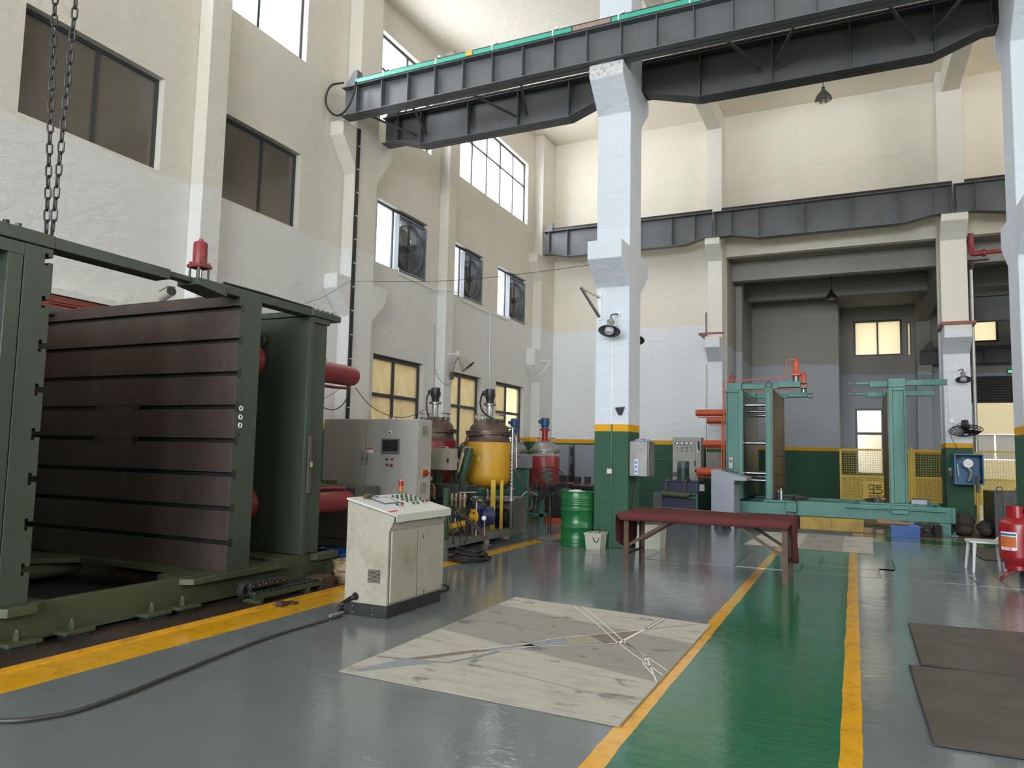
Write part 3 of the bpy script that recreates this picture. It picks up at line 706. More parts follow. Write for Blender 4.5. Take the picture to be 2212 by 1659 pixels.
# moving platen: brown slotted face, green side plate
def face_rows():
    m = MB(); zs = [.30]+ZS+[3.14]
    for i in range(len(zs)-1):
        a = zs[i]+(.024 if i else 0); b = zs[i+1]-(.024 if i < len(zs)-2 else 0)
        MB().box(PL, PX-.001, 5.58, 5.615, a, b).build('face_strip', BRONZ, GP, bevel=.003)
face_rows()
B(-7.77, -7.20, 5.583, 5.615, 1.590, 1.64).build('face_web', BRONZ, GP, smooth=False)
B(-7.77, -7.20, 5.583, 5.615, 1.935, 1.985).build('face_web', BRONZ, GP, smooth=False)
for z in (1.615, 1.96):
    for x in (-7.80, -7.17):
        MB().cyl((x, 5.576, z), (x, 5.584, z), .048, n=18).build('slot_end', BLACK, GP)
B(PL, PX-.012, 5.640, 5.659, .32, 3.12).build('slot_shade', BLACK, GP, smooth=False)  # black sheet behind the strips paints the shade inside the slots
B(PL, PX-.002, 5.66, 5.89, .30, 3.14).build('platen_body', PGREEN, GP, bevel=.006)
mbs = MB()
for i, z in enumerate([.30]+ZS):
    a = z+(.022 if i else 0); b = (ZS+[3.14])[i]-(.022 if i < 8 else 0)
    mbs.box(PX, PX+.004, 5.578, 5.63, a, b)
mbs.box(PX, PX+.004, 5.63, 5.89, .30, 3.15)
mbs.build('side_plate', PGREEN, GP, smooth=False)
B(PX-.01, PX+.003, 5.615, 5.67, .585-.05, .585+.05).build('slot_mouth', BLACK, GP, smooth=False)
for z in ZS: B(PX-.006, PX+.006, 5.60, 5.645, z-.045, z+.045).build('slot_mouth', BLACK, GP, smooth=False)
for k, z in enumerate((1.95, 1.86, 1.775)):
    MB().ring((PX+.008, 5.665, z), .021, .007, 'x', 14, 6).build('grease_nipple', WHITE, GP, label='small white round port')
MB().cyl((PX, 5.655, 1.68), (PX+.008, 5.655, 1.68), .02, n=12).build('plug', BLACK, GP)
# foot plates under the platen
MB().prism([(PX-.45, 5.15), (PX-.05, 5.05), (PX+.08, 5.12), (PX+.08, 6.45), (PX-.45, 6.45)], 'z', .245, .30).build('foot_plate', PGREEN2, GP, bevel=.004)
MB().prism([(PL, 4.9), (-8.2, 4.9), (-7.7, 5.5), (PL, 5.5)], 'z', .245, .30).build('foot_plate', PGREEN2, GP, bevel=.004)
B(-8.2, PX-.45, 5.45, 5.9, .25, .299).build('foot_plate', PGREEN2, GP, smooth=False)
# front head (partly outside the frame)
MB().prism(press_slots(3.62, .22, 0, 3.08, .33, ZS, -1), 'x', PL, PX).build('head_plate', PGREEN, GP, smooth=False, bevel=.004)
B(PL, PX-.16, 1.7, 3.40, .33, 3.06).build('head_body', PGREEN, GP, bevel=.006)
B(PX-.16, PX-.005, 3.28, 3.395, .40, 2.99).build('head_rib', PGREEN, GP, bevel=.006)
B(PX-.16, PX-.002, 1.7, 3.40, 2.98, 3.08).build('head_rim', PGREEN, GP, bevel=.005)
B(PX-.16, PX-.002, 1.7, 3.40, .33, .42).build('head_rim', PGREEN, GP, bevel=.005)
B(PL, PX+.01, 1.7, 3.62, 3.085, 3.19).build('top_plate', PGREEN, GP, bevel=.006)
for x, y in ((13, 478), (40, 484)):
    p = at(x, y+3, X=PX-.05)
    for k in (0, -.28, -.56): MB().cyl((p.x, p.y+k*(1 if x > 20 else 0), 3.19), (p.x, p.y+k*(1 if x > 20 else 0), 3.225), .022, n=10).build('cap_bolt', PGREEN, GP)
MB().prism([(PX+.001, 1.7), (PX+.001, 3.36), (PX+.10, 3.42), (PX+.10, 3.64), (PX+.02, 3.75), (PX-.4, 3.75), (PX-.4, 1.7)], 'z', .262, .33).build('foot_plate', PGREEN2, GP, bevel=.004)
# bed
BX = -5.76
B(BX-.06, BX, 1.7, 7.15, 0.03, .315).build('bed_side', PGREEN2, GP, bevel=.004)
B(BX-.24, BX-.061, 1.7, 7.15, .20, .255).build('bed_rail', PGREEN, GP, bevel=.004)
B(BX-.28, BX-.241, 1.7, 7.15, .005, .255).build('bed_rail_web', PGREEN, GP, smooth=False)
B(PL+.05, PL+.11, 1.7, 7.15, .005, .30).build('bed_side', PGREEN2, GP, bevel=.004)
B(-8.4, -8.34, 1.7, 7.15, .005, .25).build('bed_rail_web', PGREEN, GP, smooth=False)
B(-8.9, BX-.29, 3.3, 4.25, .02, .10).build('bed_tray', PGREEN2, GP, smooth=False)
MB().cyl((-8.0, 3.4, .16), (-8.0, 5.6, .16), .075, n=16).build('ram_cylinder', PGREEN2, GP)
B(-8.2, -6.1, 4.4, 5.4, .01, .03).build('drip_pan', BLACK, GP, smooth=False)
# anchor feet along the bed
for (x, y) in ((150, 1392), (385, 1372-12), (240+25, 1352+0), (330, 1325), (415, 1303)): pass
for yy in (3.55, 3.98, 4.72, 5.05):
    f = B(BX+.001, BX+.17, yy-.13, yy+.13, .045, .075).build('anchor_foot', PGREEN2, GP, bevel=.004)
    MB().cyl((BX+.09, yy-.02, .076), (BX+.09, yy-.02, .135), .024, n=6).cyl((BX+.09, yy-.02, .135), (BX+.09, yy-.02, .16), .018, n=10).build('anchor_bolt', PGREEN2, f)
    B(BX+.02, BX+.15, yy-.09, yy+.09, .004, .045).build('packing', BLACK, f, smooth=False)
# overhead tie beams with clamp bracket
B(PX-.20, PX, 3.62, 4.72, 3.09, 3.185).build('tie_beam', PGREEN, GP, bevel=.006)
B(PX-.14, PX-.02, 4.72, 5.28, 3.125, 3.175).build('tie_bar', PGREEN, GP, bevel=.005)
MB().prism([(4.98, 3.10), (5.35, 3.05), (5.35, 3.17), (4.98, 3.17)], 'x', PX-.22, PX+.06).build('clamp_bracket', PGREEN, GP, bevel=.005)
B(PX-.17, PX, 5.35, 7.18, 3.10, 3.19).build('tie_beam', PGREEN, GP, bevel=.006)
B(-8.9, -8.7, 3.62, 7.0, 3.09, 3.185).build('tie_beam', PGREEN, GP, bevel=.006)
MB().tube([(PX-.05, 5.4, 3.21), (PX-.08, 6.0, 3.225), (PX-.06, 6.45, 3.21), (PX-.04, 6.72, 3.205)], .016, 6, smooth=2).build('rubber_hose', RUBBER, GP)
VC = (PX-.10, 5.13)
t = B(VC[0]-.085, VC[0]+.085, VC[1]-.085, VC[1]+.085, 3.30, 3.335).build('clamp_cylinder', REDP, GP, bevel=.008, label='dark red upright hydraulic cylinder')
MB().lathe([(.001, .245), (.03, .245), (.03, .23), (.062, .225), (.068, .21), (.068, .0)], (VC[0], VC[1], 3.335), 'z', 22).build('barrel', REDP, t)
MB().cyl((VC[0], VC[1], 3.58), (VC[0], VC[1], 3.60), .018, n=10).build('fitting', REDP, t)
for dx in (-.06, .06):
    for dy in (-.06, .06):
        MB().cyl((VC[0]+dx, VC[1]+dy, 3.17), (VC[0]+dx, VC[1]+dy, 3.30), .012, n=8).build('stud', PGREEN, t)
        MB().cyl((VC[0]+dx, VC[1]+dy, 3.336), (VC[0]+dx, VC[1]+dy, 3.36), .015, n=8).build('nut', REDP, t)
MB().cyl((VC[0], VC[1], 3.17), (VC[0], VC[1], 3.30), .028, n=14).build('piston_rod', CHROME, t)
# rear head
B(PL, PX-.03, 6.70, 7.02, .34, 3.10).build('rear_head', PGREEN, GP, bevel=.006)
B(PX-.03, PX, 6.70, 6.75, .34, 3.10).build('rear_head_rim', PGREEN, GP, smooth=False)
B(PX-.03, PX, 6.75, 7.03, 3.04, 3.10).build('rear_head_rim', PGREEN, GP, smooth=False)
B(PL, PX+.03, 6.68, 7.2, 3.105, 3.175).build('top_plate', PGREEN, GP, bevel=.006)
for k in range(5): MB().cyl((PX-.05, 6.76+k*.09, 3.176), (PX-.05, 6.76+k*.09, 3.215), .022, n=8).build('cap_bolt', PGREEN, GP)
B(PL, PX-.05, 6.35, 7.35, .03, .335).build('rear_base', PGREEN2, GP, bevel=.006)
B(PX-.25, PX+.06, 6.9, 7.3, .255, .335).build('rear_foot', PGREEN2, GP, bevel=.006)
# rams: flange between the plates, red barrels out of the back
for z in (2.60, .88):
    MB().lathe([(.20, 0), (.215, -.03), (.19, -.10), (.10, -.12)], (-6.59, 6.695, z), 'y', 28).build('ram_flange', REDP, GP)
    MB().cyl((-6.59, 5.895, z), (-6.59, 6.62, z), .075, n=18).build('ram_rod', CHROME, GP)
    MB().lathe([(.14, 0), (.14, 1.22), (.125, 1.29), (.08, 1.33), (.001, 1.34)], (-6.33, 7.03, z-.03), 'y', 26).build('ram_barrel', REDP, GP)
    s_ = -1 if z > 2 else 1
    MB().tube([(-6.33, 7.04, z-.03+s_*.185), (-6.33, 8.22, z-.03+s_*.185), (-6.33, 8.24, z-.03+s_*.13)], .02, 8, smooth=1).build('oil_line', REDP, GP)
MB().cyl((-5.95, 7.02, 2.66), (-5.95, 7.20, 2.66), .06, n=16).build('rod_end', STEEL, GP)
MB().cyl((-6.1, 7.03, .63), (-6.1, 7.22, .63), .06, n=16).build('rod_end', SSTEEL, GP)
MB().ring((-6.48, 6.68, 2.84), .07, .03, 'y', 16, 6).build('pulley', BLACK, GP)
# red oil pipe loop beside the front head
p = [at(90, 573, Y=4.6), at(112, 573, Y=4.6), at(106, 655, Y=4.6), at(165, 665, Y=4.9)]
MB().tube(p, .012, 8).build('oil_line', REDP, GP)
p = [at(110, 650, Y=4.6), at(180, 662, Y=4.95)]
MB().tube(p, .009, 6).build('oil_line', REDP, GP)
# drag chain (cable carrier) in its tray beside the bed
tr = thing('cable_chain', 'black cable drag chain with brass pins in a tray beside the green bed', 'cable chain', (-5.47, 6.2, 0))
MB().box(-5.58, -5.36, 5.62, 6.62, .05, .058).box(-5.37, -5.36, 5.62, 6.62, .058, .10).box(-5.58, -5.36, 5.7, 5.75, .0, .05).box(-5.58, -5.36, 6.4, 6.45, .0, .05).build('tray', PGREEN2, tr, smooth=False)
MB().box(-5.58, -5.36, 6.63, 6.86, .0, .13).build('tray_end', RUST, tr, bevel=.004)
for k in range(11):
    y = 5.66+k*.085
    B(-5.57, -5.39, y, y+.075, .059, .12).build('chain_link', BLACK, tr, bevel=.006)
    MB().cyl((-5.39, y+.035, .09), (-5.384, y+.035, .09), .009, n=8).build('link_pin', plain('brass', (.5, .32, .1), .4, .7), tr)
for k in range(6):
    y = 5.62+k*.085
    B(-5.57, -5.41, y, y+.075, .15, .21).build('chain_link', BLACK, tr, bevel=.006)
    MB().cyl((-5.41, y+.035, .18), (-5.404, y+.035, .18), .009, n=8).build('link_pin', plain('brass', (.5, .32, .1)), tr)
MB().ring((-5.49, 5.62, .14), .062, .035, 'x', 14, 6).build('chain_bend', BLACK, tr)
# level bar stuck on the rear head
lv = thing('spirit_level', 'long grey spirit level upright on the rear head of the green press', 'level', (PX+.01, 6.84, .8))
A0, A1 = at(668, 942, X=PX+.012), at(664, 1065, X=PX+.012)
B(PX+.004, PX+.028, A1.y-.02, A1.y+.03, A1.z, A0.z).build('bar', DGREY, lv, bevel=.003)
B(PX+.006, PX+.030, A1.y+.031, A1.y+.045, A1.z, A0.z).build('edge', RUST, lv, smooth=False)
B(PX+.02, PX+.034, A1.y+.012, A1.y+.046, (A0.z+A1.z)/2-.03, (A0.z+A1.z)/2+.03).build('vial', plain('vial_green', (.35, .5, .15), .3), lv, bevel=.004)

# hoist chains
for nm, top, bot in (('left strand of the hoist chain hanging to the green press', (119, 0), (100, 502)), ('right strand of the hoist chain hanging to the green press', (164, 0), (113, 502))):
    a, b = at(*bot, Y=3.66), at(*top, Y=3.66); d = (b-a); u = d.normalized(); L = .118
    end = a+u*((8.2-a.z)/u.z)
    ch = thing('hoist_chain', nm, 'chain', a)
    base = None; n = int((end-a).length/(L*.80)); side = Vector((1, 0, 0)); side = (side-u*side.dot(u)).normalized(); side2 = u.cross(side)
    for k in range(min(n, 150)):
        s_ = (side*.8+side2*.6) if k % 2 else (side2*.8-side*.6)
        c = a+u*(L*.80*(k+.5))
        if k < 2:
            pts = []
            for i in range(14):
                an = 2*pi*i/14; pts.append(c+s_*(.021*cos(an))+u*(.036*sin(an)+(.018 if sin(an) > 0 else -.018)))
            o = MB().tube(pts, .0085, 6, closed=True).build('chain_link', BLACK, ch)
            base = (base or []) + [(o, c)]
        else:
            src, c0 = base[k % 2]; o = src.copy(); COL.objects.link(o); o.parent = ch; o.location = Vector(src.location)+(c-c0); WL[o] = WL[ch]+Vector(o.location)
sh = thing('lifting_shackle', 'dark lifting hook linking both chains to the press top', 'hook', at(106, 505, Y=3.66))
MB().tube([at(100, 500, Y=3.66), at(98, 512, Y=3.66), at(105, 516, Y=3.66), at(113, 505, Y=3.66)], .012, 7, smooth=1).build('bow', BLACK, sh)
MB().tube([at(112, 500, Y=3.65), at(108, 520, Y=3.65)], .010, 7).build('pin', BLACK, sh)

# wall ledge with red steel panel behind the press
lg = [at(90, 603, X=LX+.25), at(300, 655, X=LX+.25)]
struct('trim_17', MB().box(LX, LX+.24, 4.3, 9.4, 3.50, 3.58), W_LEFT)
tag(B(LX+.02, LX+.2, 4.3, 6.9, 2.4, 3.49).build('red_steel_panel', paint('brick_red', (.22, .045, .03), .5, 0, .5, (.05, .015, .012), 2), smooth=False), 'brick red steel panel under the white ledge behind the green press', 'panel')
# security camera
cc = thing('security_camera', 'white bullet security camera on the left wall above the brown platen', 'camera', (LX+.3, 7.9, 3.85))
ca, cb_ = at(350, 641, X=LX+.34), at(370, 629, X=LX+.62)
MB().cyl(ca, cb_, .075, n=18).build('body', BEIGE, cc); dd = (cb_-ca).normalized()
MB().cyl(cb_, cb_+dd*.012, .07, n=18).build('lens_face', BLACK, cc)
MB().obox((ca+cb_)/2+Vector((0, 0, .075)), dd, (0, 0, 1), dd.cross(Vector((0, 0, 1))), .3, .012, .12).build('sunshield', BEIGE, cc)
MB().tube([ca+Vector((-.02, .02, -.05)), ca+Vector((-.2, -.05, -.12)), (LX+.02, ca.y-.05, ca.z-.14)], .02, 8).build('bracket', BEIGE, cc)

# rough plaster cap and cracks on the capital of the main pillar; pocket boxes beside the wall pier
CAPM = paint('rough_plaster', (.62, .62, .61), .8, 0, .6, (.22, .21, .20), 14, (.5, .62), .8)
mcap = MB(); rr_ = random.Random(5); xs_ = [-4.052+.604*i/12 for i in range(13)]
top_ = [8.298-.03*rr_.random() for _ in xs_]; bot_ = [8.07-.02*rr_.random() for _ in xs_]
yf_ = CY0-.5
mcap.add([(x, yf_-.004, b) for x, b in zip(xs_, bot_)]+[(x, yf_-.004, t_) for x, t_ in zip(xs_, top_)]+[(x, yf_+.004, b) for x, b in zip(xs_, bot_)]+[(x, yf_+.004, t_) for x, t_ in zip(xs_, top_)],
         [(i, i+1, 14+i, 13+i) for i in range(12)]+[(26+i, 39+i, 40+i, 27+i) for i in range(12)]+[(13+i, 14+i, 40+i, 39+i) for i in range(12)]+[(i, 26+i, 27+i, i+1) for i in range(12)]+[(0, 13, 39, 26), (12, 38, 51, 25)])
mcap.build('plaster_cap', CAPM, MP, smooth=False)
# =====================================================================  CABINETS AND MIXING TANKS
C1 = thing('electrical_cabinet', 'large grey electrical cabinet with touch screen behind the control console', 'cabinet', (-6.73, 9.49, .12))
cx0, cx1, cs, cy0, cy1, cz0, cz1 = -7.60, -5.86, -6.79, 9.30, 9.72, .12, 2.03
B(cx0, cx1, cy0+.022, cy1, cz0, cz1).build('body', CABG, C1, bevel=.006)
for a, b, nm in ((cx0+.004, cs-.005, 'door'), (cs+.005, cx1-.004, 'door')):
    d_ = B(a, b, cy0, cy0+.02, cz0+.03, cz1-.012).build(nm, CABG, C1, bevel=.004)
    hx = b-.05 if b < -6.5 else a+.05
    hp = at(784 if b < -6.5 else 794, 990, Y=cy0)
    B(hp.x-.014, hp.x+.014, cy0-.012, cy0, hp.z-.1, hp.z+.1).build('handle', SSTEEL, d_, bevel=.003)
    B(hp.x-.006, hp.x+.006, cy0-.016, cy0-.012, hp.z-.02, hp.z+.02).build('lock', BLACK, d_)
def on_cab(x, y): return at(x, y, Y=cy0)
a, b = on_cab(825, 947), on_cab(863, 981)
sc_ = B(a.x, b.x, cy0-.012, cy0, b.z, a.z).build('touch_screen', plain('bezel', (.13, .13, .135), .4), C1, bevel=.004)
B(a.x+.03, b.x-.03, cy0-.014, cy0-.011, b.z+.04, a.z-.025).build('glass', plain('dark_screen', (.03, .032, .036), .15), sc_)
for px_, py_, m in ((837, 992, GRN and plain('btn_green', (.02, .13, .08), .4)), (848, 992, plain('btn_red', (.22, .03, .03), .4)), (837, 1004, MATS['btn_red']), (846, 1005, MATS['btn_red'])):
    q = on_cab(px_, py_); MB().cyl((q.x, cy0, q.z), (q.x, cy0-.025, q.z), .024 if (px_, py_) == (846, 1005) else .017, n=14).build('push_button', m, C1)
q = on_cab(844, 935); MB().cyl((q.x, cy0, q.z), (q.x, cy0-.03, q.z), .03, n=16).build('key_switch', WHITEP, C1)
MB().cyl((q.x, cy0-.03, q.z), (q.x, cy0-.032, q.z), .016, n=12).build('key_face', BLACK, C1)
def sticker_y(parent, x0, x1, z0, z1, Y, top, topcol, body, bodycol, sz=.03, n='warning_label'):
    s_ = B(x0, x1, Y-.002, Y, z0, z1).build(n, bodycol, parent, smooth=False)
    B(x0, x1, Y-.003, Y-.002, z0+(z1-z0)*.6, z1).build('header', topcol, s_, smooth=False)
    text('lettering', top, sz, ((x0+x1)/2, Y-.0035, z0+(z1-z0)*.8), ((1, 0, 0), (0, 0, 1)), plain('label_yellow', (.70, .58, .06), .5), s_)
    text('lettering', body, sz*1.25, ((x0+x1)/2, Y-.003, z0+(z1-z0)*.3), ((1, 0, 0), (0, 0, 1)), INK, s_)
a, b = on_cab(694, 1037), on_cab(728, 1056)
sticker_y(C1, a.x, b.x, b.z-.02, a.z, cy0-.0, '▲ 警告 WARNING', BLACK, '未经授权', plain('label_yellow', (.70, .58, .06), .5), .042)
a, b = on_cab(790, 968), on_cab(806, 979)
s_ = B(a.x, b.x, cy0-.003, cy0-.001, b.z, a.z).build('warning_label', WHITE, C1, smooth=False)
B(a.x, b.x, cy0-.004, cy0-.003, a.z-.018, a.z).build('header', RINK, s_, smooth=False)
MB().prism([(a.x+.01, b.z+.008), (a.x+.07, b.z+.008), (a.x+.04, b.z+.055)], 'y', cy0-.0045, cy0-.003).build('triangle', plain('label_yellow', (.7, .58, .06)), s_, smooth=False)
def louvre_x(parent, X, y0, y1, z0, z1, n, mat, nm='vent_grille'):
    v = B(X-.001, X+.006, y0, y1, z0, z1).build(nm, mat, parent, bevel=.002)
    for k in range(n):
        z = z0+.02+(z1-z0-.04)*(k+.5)/n
        MB().obox((X+.008, (y0+y1)/2, z), (0, 1, 0), (1, 0, -.8), (.8, 0, 1), (y1-y0)-.03, .014, .003).build('vent_slat', RUST if mat is CABB else BEIGE, v, smooth=False)
    B(X+.0061, X+.0064, y0+.014, y1-.014, z0+.016, z1-.016).build('dark_gap', BLACK, v, smooth=False)
for (x0, y0, x1, y1) in ((910, 918, 924, 943), (906, 1041, 920, 1066)):
    a, b = at(x0, y0, X=cx1), at(x1, y1, X=cx1); louvre_x(C1, cx1, a.y, b.y, b.z, a.z, 10, CABG)
q = at(915, 1022, X=cx1)
k_ = B(cx1, cx1+.012, q.y-.05, q.y+.05, q.z-.06, q.z+.06).build('isolator_plate', plain('isolator_yellow', (.62, .36, .02), .45), C1, bevel=.01)
MB().cyl((cx1+.012, q.y, q.z), (cx1+.05, q.y, q.z), .048, n=20).build('isolator_knob', plain('isolator_red', (.28, .03, .02), .4), k_)
B(cx1+.05, cx1+.075, q.y-.045, q.y+.045, q.z-.012, q.z+.012).build('isolator_grip', plain('isolator_red', (.28, .03, .02), .4), k_, bevel=.003)
for x in (cx0+.1, cx1-.1): B(x-.05, x+.05, cy0+.05, cy1-.03, 0, cz0).build('foot', DGREY, C1, smooth=False)
# signal tower on top of the console's far side
# grey oil tank in front of the cabinet
T1 = thing('oil_tank', 'dark grey oil tank on short legs under the lower red cylinder', 'tank', (-6.95, 8.85, 0))
B(-7.5, -6.42, 8.62, 9.2, .16, 1.02).build('body', DGREY, T1, bevel=.008)
B(-7.5, -6.42, 8.61, 8.62, .29, .30).build('weld_strip', DGREY, T1, smooth=False)
for x in (-7.4, -6.9, -6.5): B(x-.03, x+.03, 8.7, 9.1, 0, .16).build('leg', DGREY, T1, smooth=False)

# ---- mixing skid
SK = thing('mixing_skid', 'long grey steel skid frame carrying the mixing tanks and pumps', 'frame', (-6.5, 11.3, 0))
sy0, sy1, sx0, sx1 = 9.78, 12.82, -7.75, -5.6
B(sx1-.08, sx1, sy0, sy1, .09, .21).build('side_beam', SKID, SK, bevel=.004)
B(sx0, sx0+.08, sy0, sy1, .09, .21).build('side_beam', SKID, SK, bevel=.004)
for y in (sy0, 11.25, sy1-.08): B(sx0+.08, sx1-.08, y, y+.08, .09, .21).build('cross_beam', SKID, SK, bevel=.004)
B(sx0+.08, sx1-.001, sy0+.08, sy1-.08, .21, .218).build('deck', SKID, SK, smooth=False)
for y in (sy0+.05, 11.2, 12.72):
    l_ = B(sx1-.07, sx1-.01, y, y+.06, .008, .09).build('leg', SKID, SK, smooth=False); B(sx1-.12, sx1+.04, y-.05, y+.11, 0, .008).build('foot_pad', SKID, l_, smooth=False)
B(sx1-.55, sx1, 12.25, 12.82, .218, .74).build('side_locker', SKID, SK, bevel=.006)
B(sx1-1.3, sx1+.0, 11.95, 12.24, .69, .735).build('shelf_plate', SKID, SK, bevel=.004)
B(sx1-.07, sx1, 9.80, 9.87, .218, 1.0).build('upright', FGREEN, SK, smooth=False)
MB().cyl((sx1+.03, 12.05, .73), (sx1+.03, 12.05, 1.92), .028, n=14).cyl((sx1+.03, 12.05, .70), (sx1+.03, 12.05, .74), .05, n=16).build('stand_pipe', SSTEEL, SK)
MB().cyl((sx1+.03, 12.05, .218), (sx1+.03, 12.05, .70), .03, n=12).build('pipe_socket', DGREY, SK)
MB().tube([(sx1+.03, 12.05, 1.92), (sx1+.03, 12.05, 2.0), (sx1-.08, 12.05, 2.02)], .025, 8).build('pipe_elbow', STEEL, SK)

def mixing_tank(name, label, cx, cy, r, zb, zt, zd, ztop, body, leg_m, legs, shoulder, motor_m, neck_m, dome_m, mark=None, motor_r=.085, valves=True, lz=.219):
    """zb bottom of shell, zt shoulder, zd flange, ztop motor top"""
    t = thing(name, label, 'tank', (cx, cy, .218))
    MB().lathe([(.001, zb-.10), (r*.5, zb-.085), (r*.85, zb-.02), (r*.985, zb+.08), (r, zb+.12), (r, zt-.03), (r*.97, zt)], (cx, cy, 0), 'z', 40).build('shell', body, t, ang=50)
    MB().lathe([(r*.97, zt), (r*.86, zt+.06), (r*.86, zd-.01)], (cx, cy, 0), 'z', 36).build('shoulder', shoulder, t, ang=50)
    fl = MB().lathe([(r*.86, zd-.02), (r*1.0, zd-.02), (r*1.0, zd+.005), (r*.97, zd+.008), (r*.97, zd+.014), (r*1.0, zd+.017), (r*1.0, zd+.04), (r*.86, zd+.05)], (cx, cy, 0), 'z', 40).build('flange', shoulder, t)
    for k in range(18):
        an = 2*pi*k/18
        MB().cyl((cx+r*.95*cos(an), cy+r*.95*sin(an), zd-.05), (cx+r*.95*cos(an), cy+r*.95*sin(an), zd-.02), .010, n=6).build('flange_bolt', STEEL, fl)
    hd = .23*r/.42
    MB().lathe([(r*.86, zd+.04), (r*.80, zd+.04+hd*.35), (r*.66, zd+.04+hd*.62), (r*.42, zd+.04+hd*.88), (r*.18, zd+.04+hd*.98), (.001, zd+.04+hd)], (cx, cy, 0), 'z', 36).build('dome', dome_m, t, ang=60)
    z = zd+.04+hd*.9; zn = z+(ztop-z)*.48
    MB().lathe([(motor_r*1.0, z-.02), (motor_r*.95, z+.02), (motor_r*.72, z+.05), (motor_r*.72, zn)], (cx, cy, 0), 'z', 20).build('neck', neck_m, t)
    MB().lathe([(motor_r*1.35, zn-.01), (motor_r*1.35, zn+.02), (motor_r*.9, zn+.04)], (cx, cy, 0), 'z', 20).build('motor_flange', neck_m if neck_m is not SSTEEL else STEEL, t)
    mo = MB().lathe([(motor_r*.85, zn+.03), (motor_r*.85, zn+.10), (motor_r*1.0, zn+.12), (motor_r*1.0, ztop-.06), (motor_r*1.05, ztop-.055), (motor_r*1.05, ztop-.015), (motor_r*.8, ztop), (.001, ztop)], (cx, cy, 0), 'z', 24).build('motor', motor_m, t)
    for k in range(12):
        an = 2*pi*k/12; d = Vector((cos(an), sin(an), 0))
        MB().bar(Vector((cx, cy, zn+.14))+d*motor_r*1.03, Vector((cx, cy, ztop-.08))+d*motor_r*1.03, .006, .018, up=d).build('cooling_fin', motor_m, mo, smooth=False)
    B(cx-motor_r*1.7, cx-motor_r*.95, cy-.04, cy+.04, zn+.17, zn+.26).build('terminal_box', motor_m, mo, bevel=.006)
    if valves:
        for k, an in enumerate((2.6, 3.5, -.35, .5, -1.2)):
            bx, by = cx+r*.58*cos(an), cy+r*.58*sin(an); z0 = zd+.04+hd*.55
            v = MB().cyl((bx, by, z0-.05), (bx, by, z0+.08), .022, n=10).cyl((bx, by, z0+.08), (bx, by, z0+.095), .038, n=12).build('nozzle', dome_m, t)
            if k != 4:
                MB().cyl((bx, by, z0+.095), (bx, by, z0+.17), .014, n=8).build('valve_stem', STEEL, v)
                MB().ring((bx, by, z0+.17), .045, .007, 'z', 14, 5).build('valve_wheel', STEEL, v)
                MB().bar((bx-.045, by, z0+.17), (bx+.045, by, z0+.17), .01, .008).build('wheel_spoke', STEEL, v, smooth=False)
    for (lx, ly, lw) in legs:
        MB().box(lx-lw/2, lx+lw/2, ly-.03, ly-.022, lz, zb+.06).box(lx-lw/2, lx-lw/2+.008, ly-.022, ly+.04, lz, zb+.06).build('leg', leg_m, t, smooth=False)
    MB().cyl((cx, cy, zb-.34), (cx, cy, zb-.09), .035, n=14).cyl((cx, cy, zb-.16), (cx, cy, zb-.13), .075, n=16).cyl((cx, cy, zb-.30), (cx, cy, zb-.27), .075, n=16).build('drain_valve', STEEL, t)
    return t
YT = mixing_tank('mixing_tank', 'yellow mixing tank with brown domed lid and letter B sticker', -6.02, 12.0, .428, 1.02, 1.74, 1.90, 2.72, YELT, YELF, [(-5.73, 11.66, .09), (-5.66, 11.86, .06), (-6.38, 11.9, .06)], DOME, plain('motor_black', (.03, .032, .036), .4), SSTEEL, DOME)
q = at(1035, 991, Y=11.6); d = (q-Vector((-6.02, 12.0, q.z))); d.z = 0; d.normalize(); q = Vector((-6.02, 12.0, q.z))+d*.430
MB().cyl(q-d*.002, q+d*.001, .038, n=20).build('round_sticker', plain('sticker_yellow', (.72, .66, .10), .5), YT)
text('lettering', 'B', .052, q+d*.0015, (d.cross(Vector((0, 0, -1))), (0, 0, 1)), INK, YT)
RTk = mixing_tank('mixing_tank', 'dark red mixing tank with brown lid half hidden behind the electrical cabinet', -7.15, 11.95, .43, 1.02, 1.76, 1.93, 2.76, REDT, FGREEN, [(-6.9, 11.6, .09), (-7.4, 11.7, .06), (-6.85, 12.2, .06)], DOME, MATS['motor_black'], SSTEEL, DOME)
MB().tube([at(926, 850, Y=11.9), at(921, 860, Y=11.85), at(922, 890, Y=11.85), at(928, 905, Y=11.85)], .016, 7, smooth=2).build('motor_cable', RUBBER, RTk)
MB().tube([at(1042, 850, Y=11.9), at(1036, 870, Y=11.8), at(1042, 890, Y=11.8), at(1060, 903, Y=11.7), at(1085, 912, Y=11.8)], .016, 7, smooth=2).build('motor_cable', RUBBER, YT)
# return pipe on the yellow tank
MB().tube([at(1042, 940, Y=11.62), at(1018, 938, Y=11.6), at(1007, 945, Y=11.6), at(1004, 975, Y=11.6)], .022, 8, smooth=2).build('return_pipe', DOME, YT)
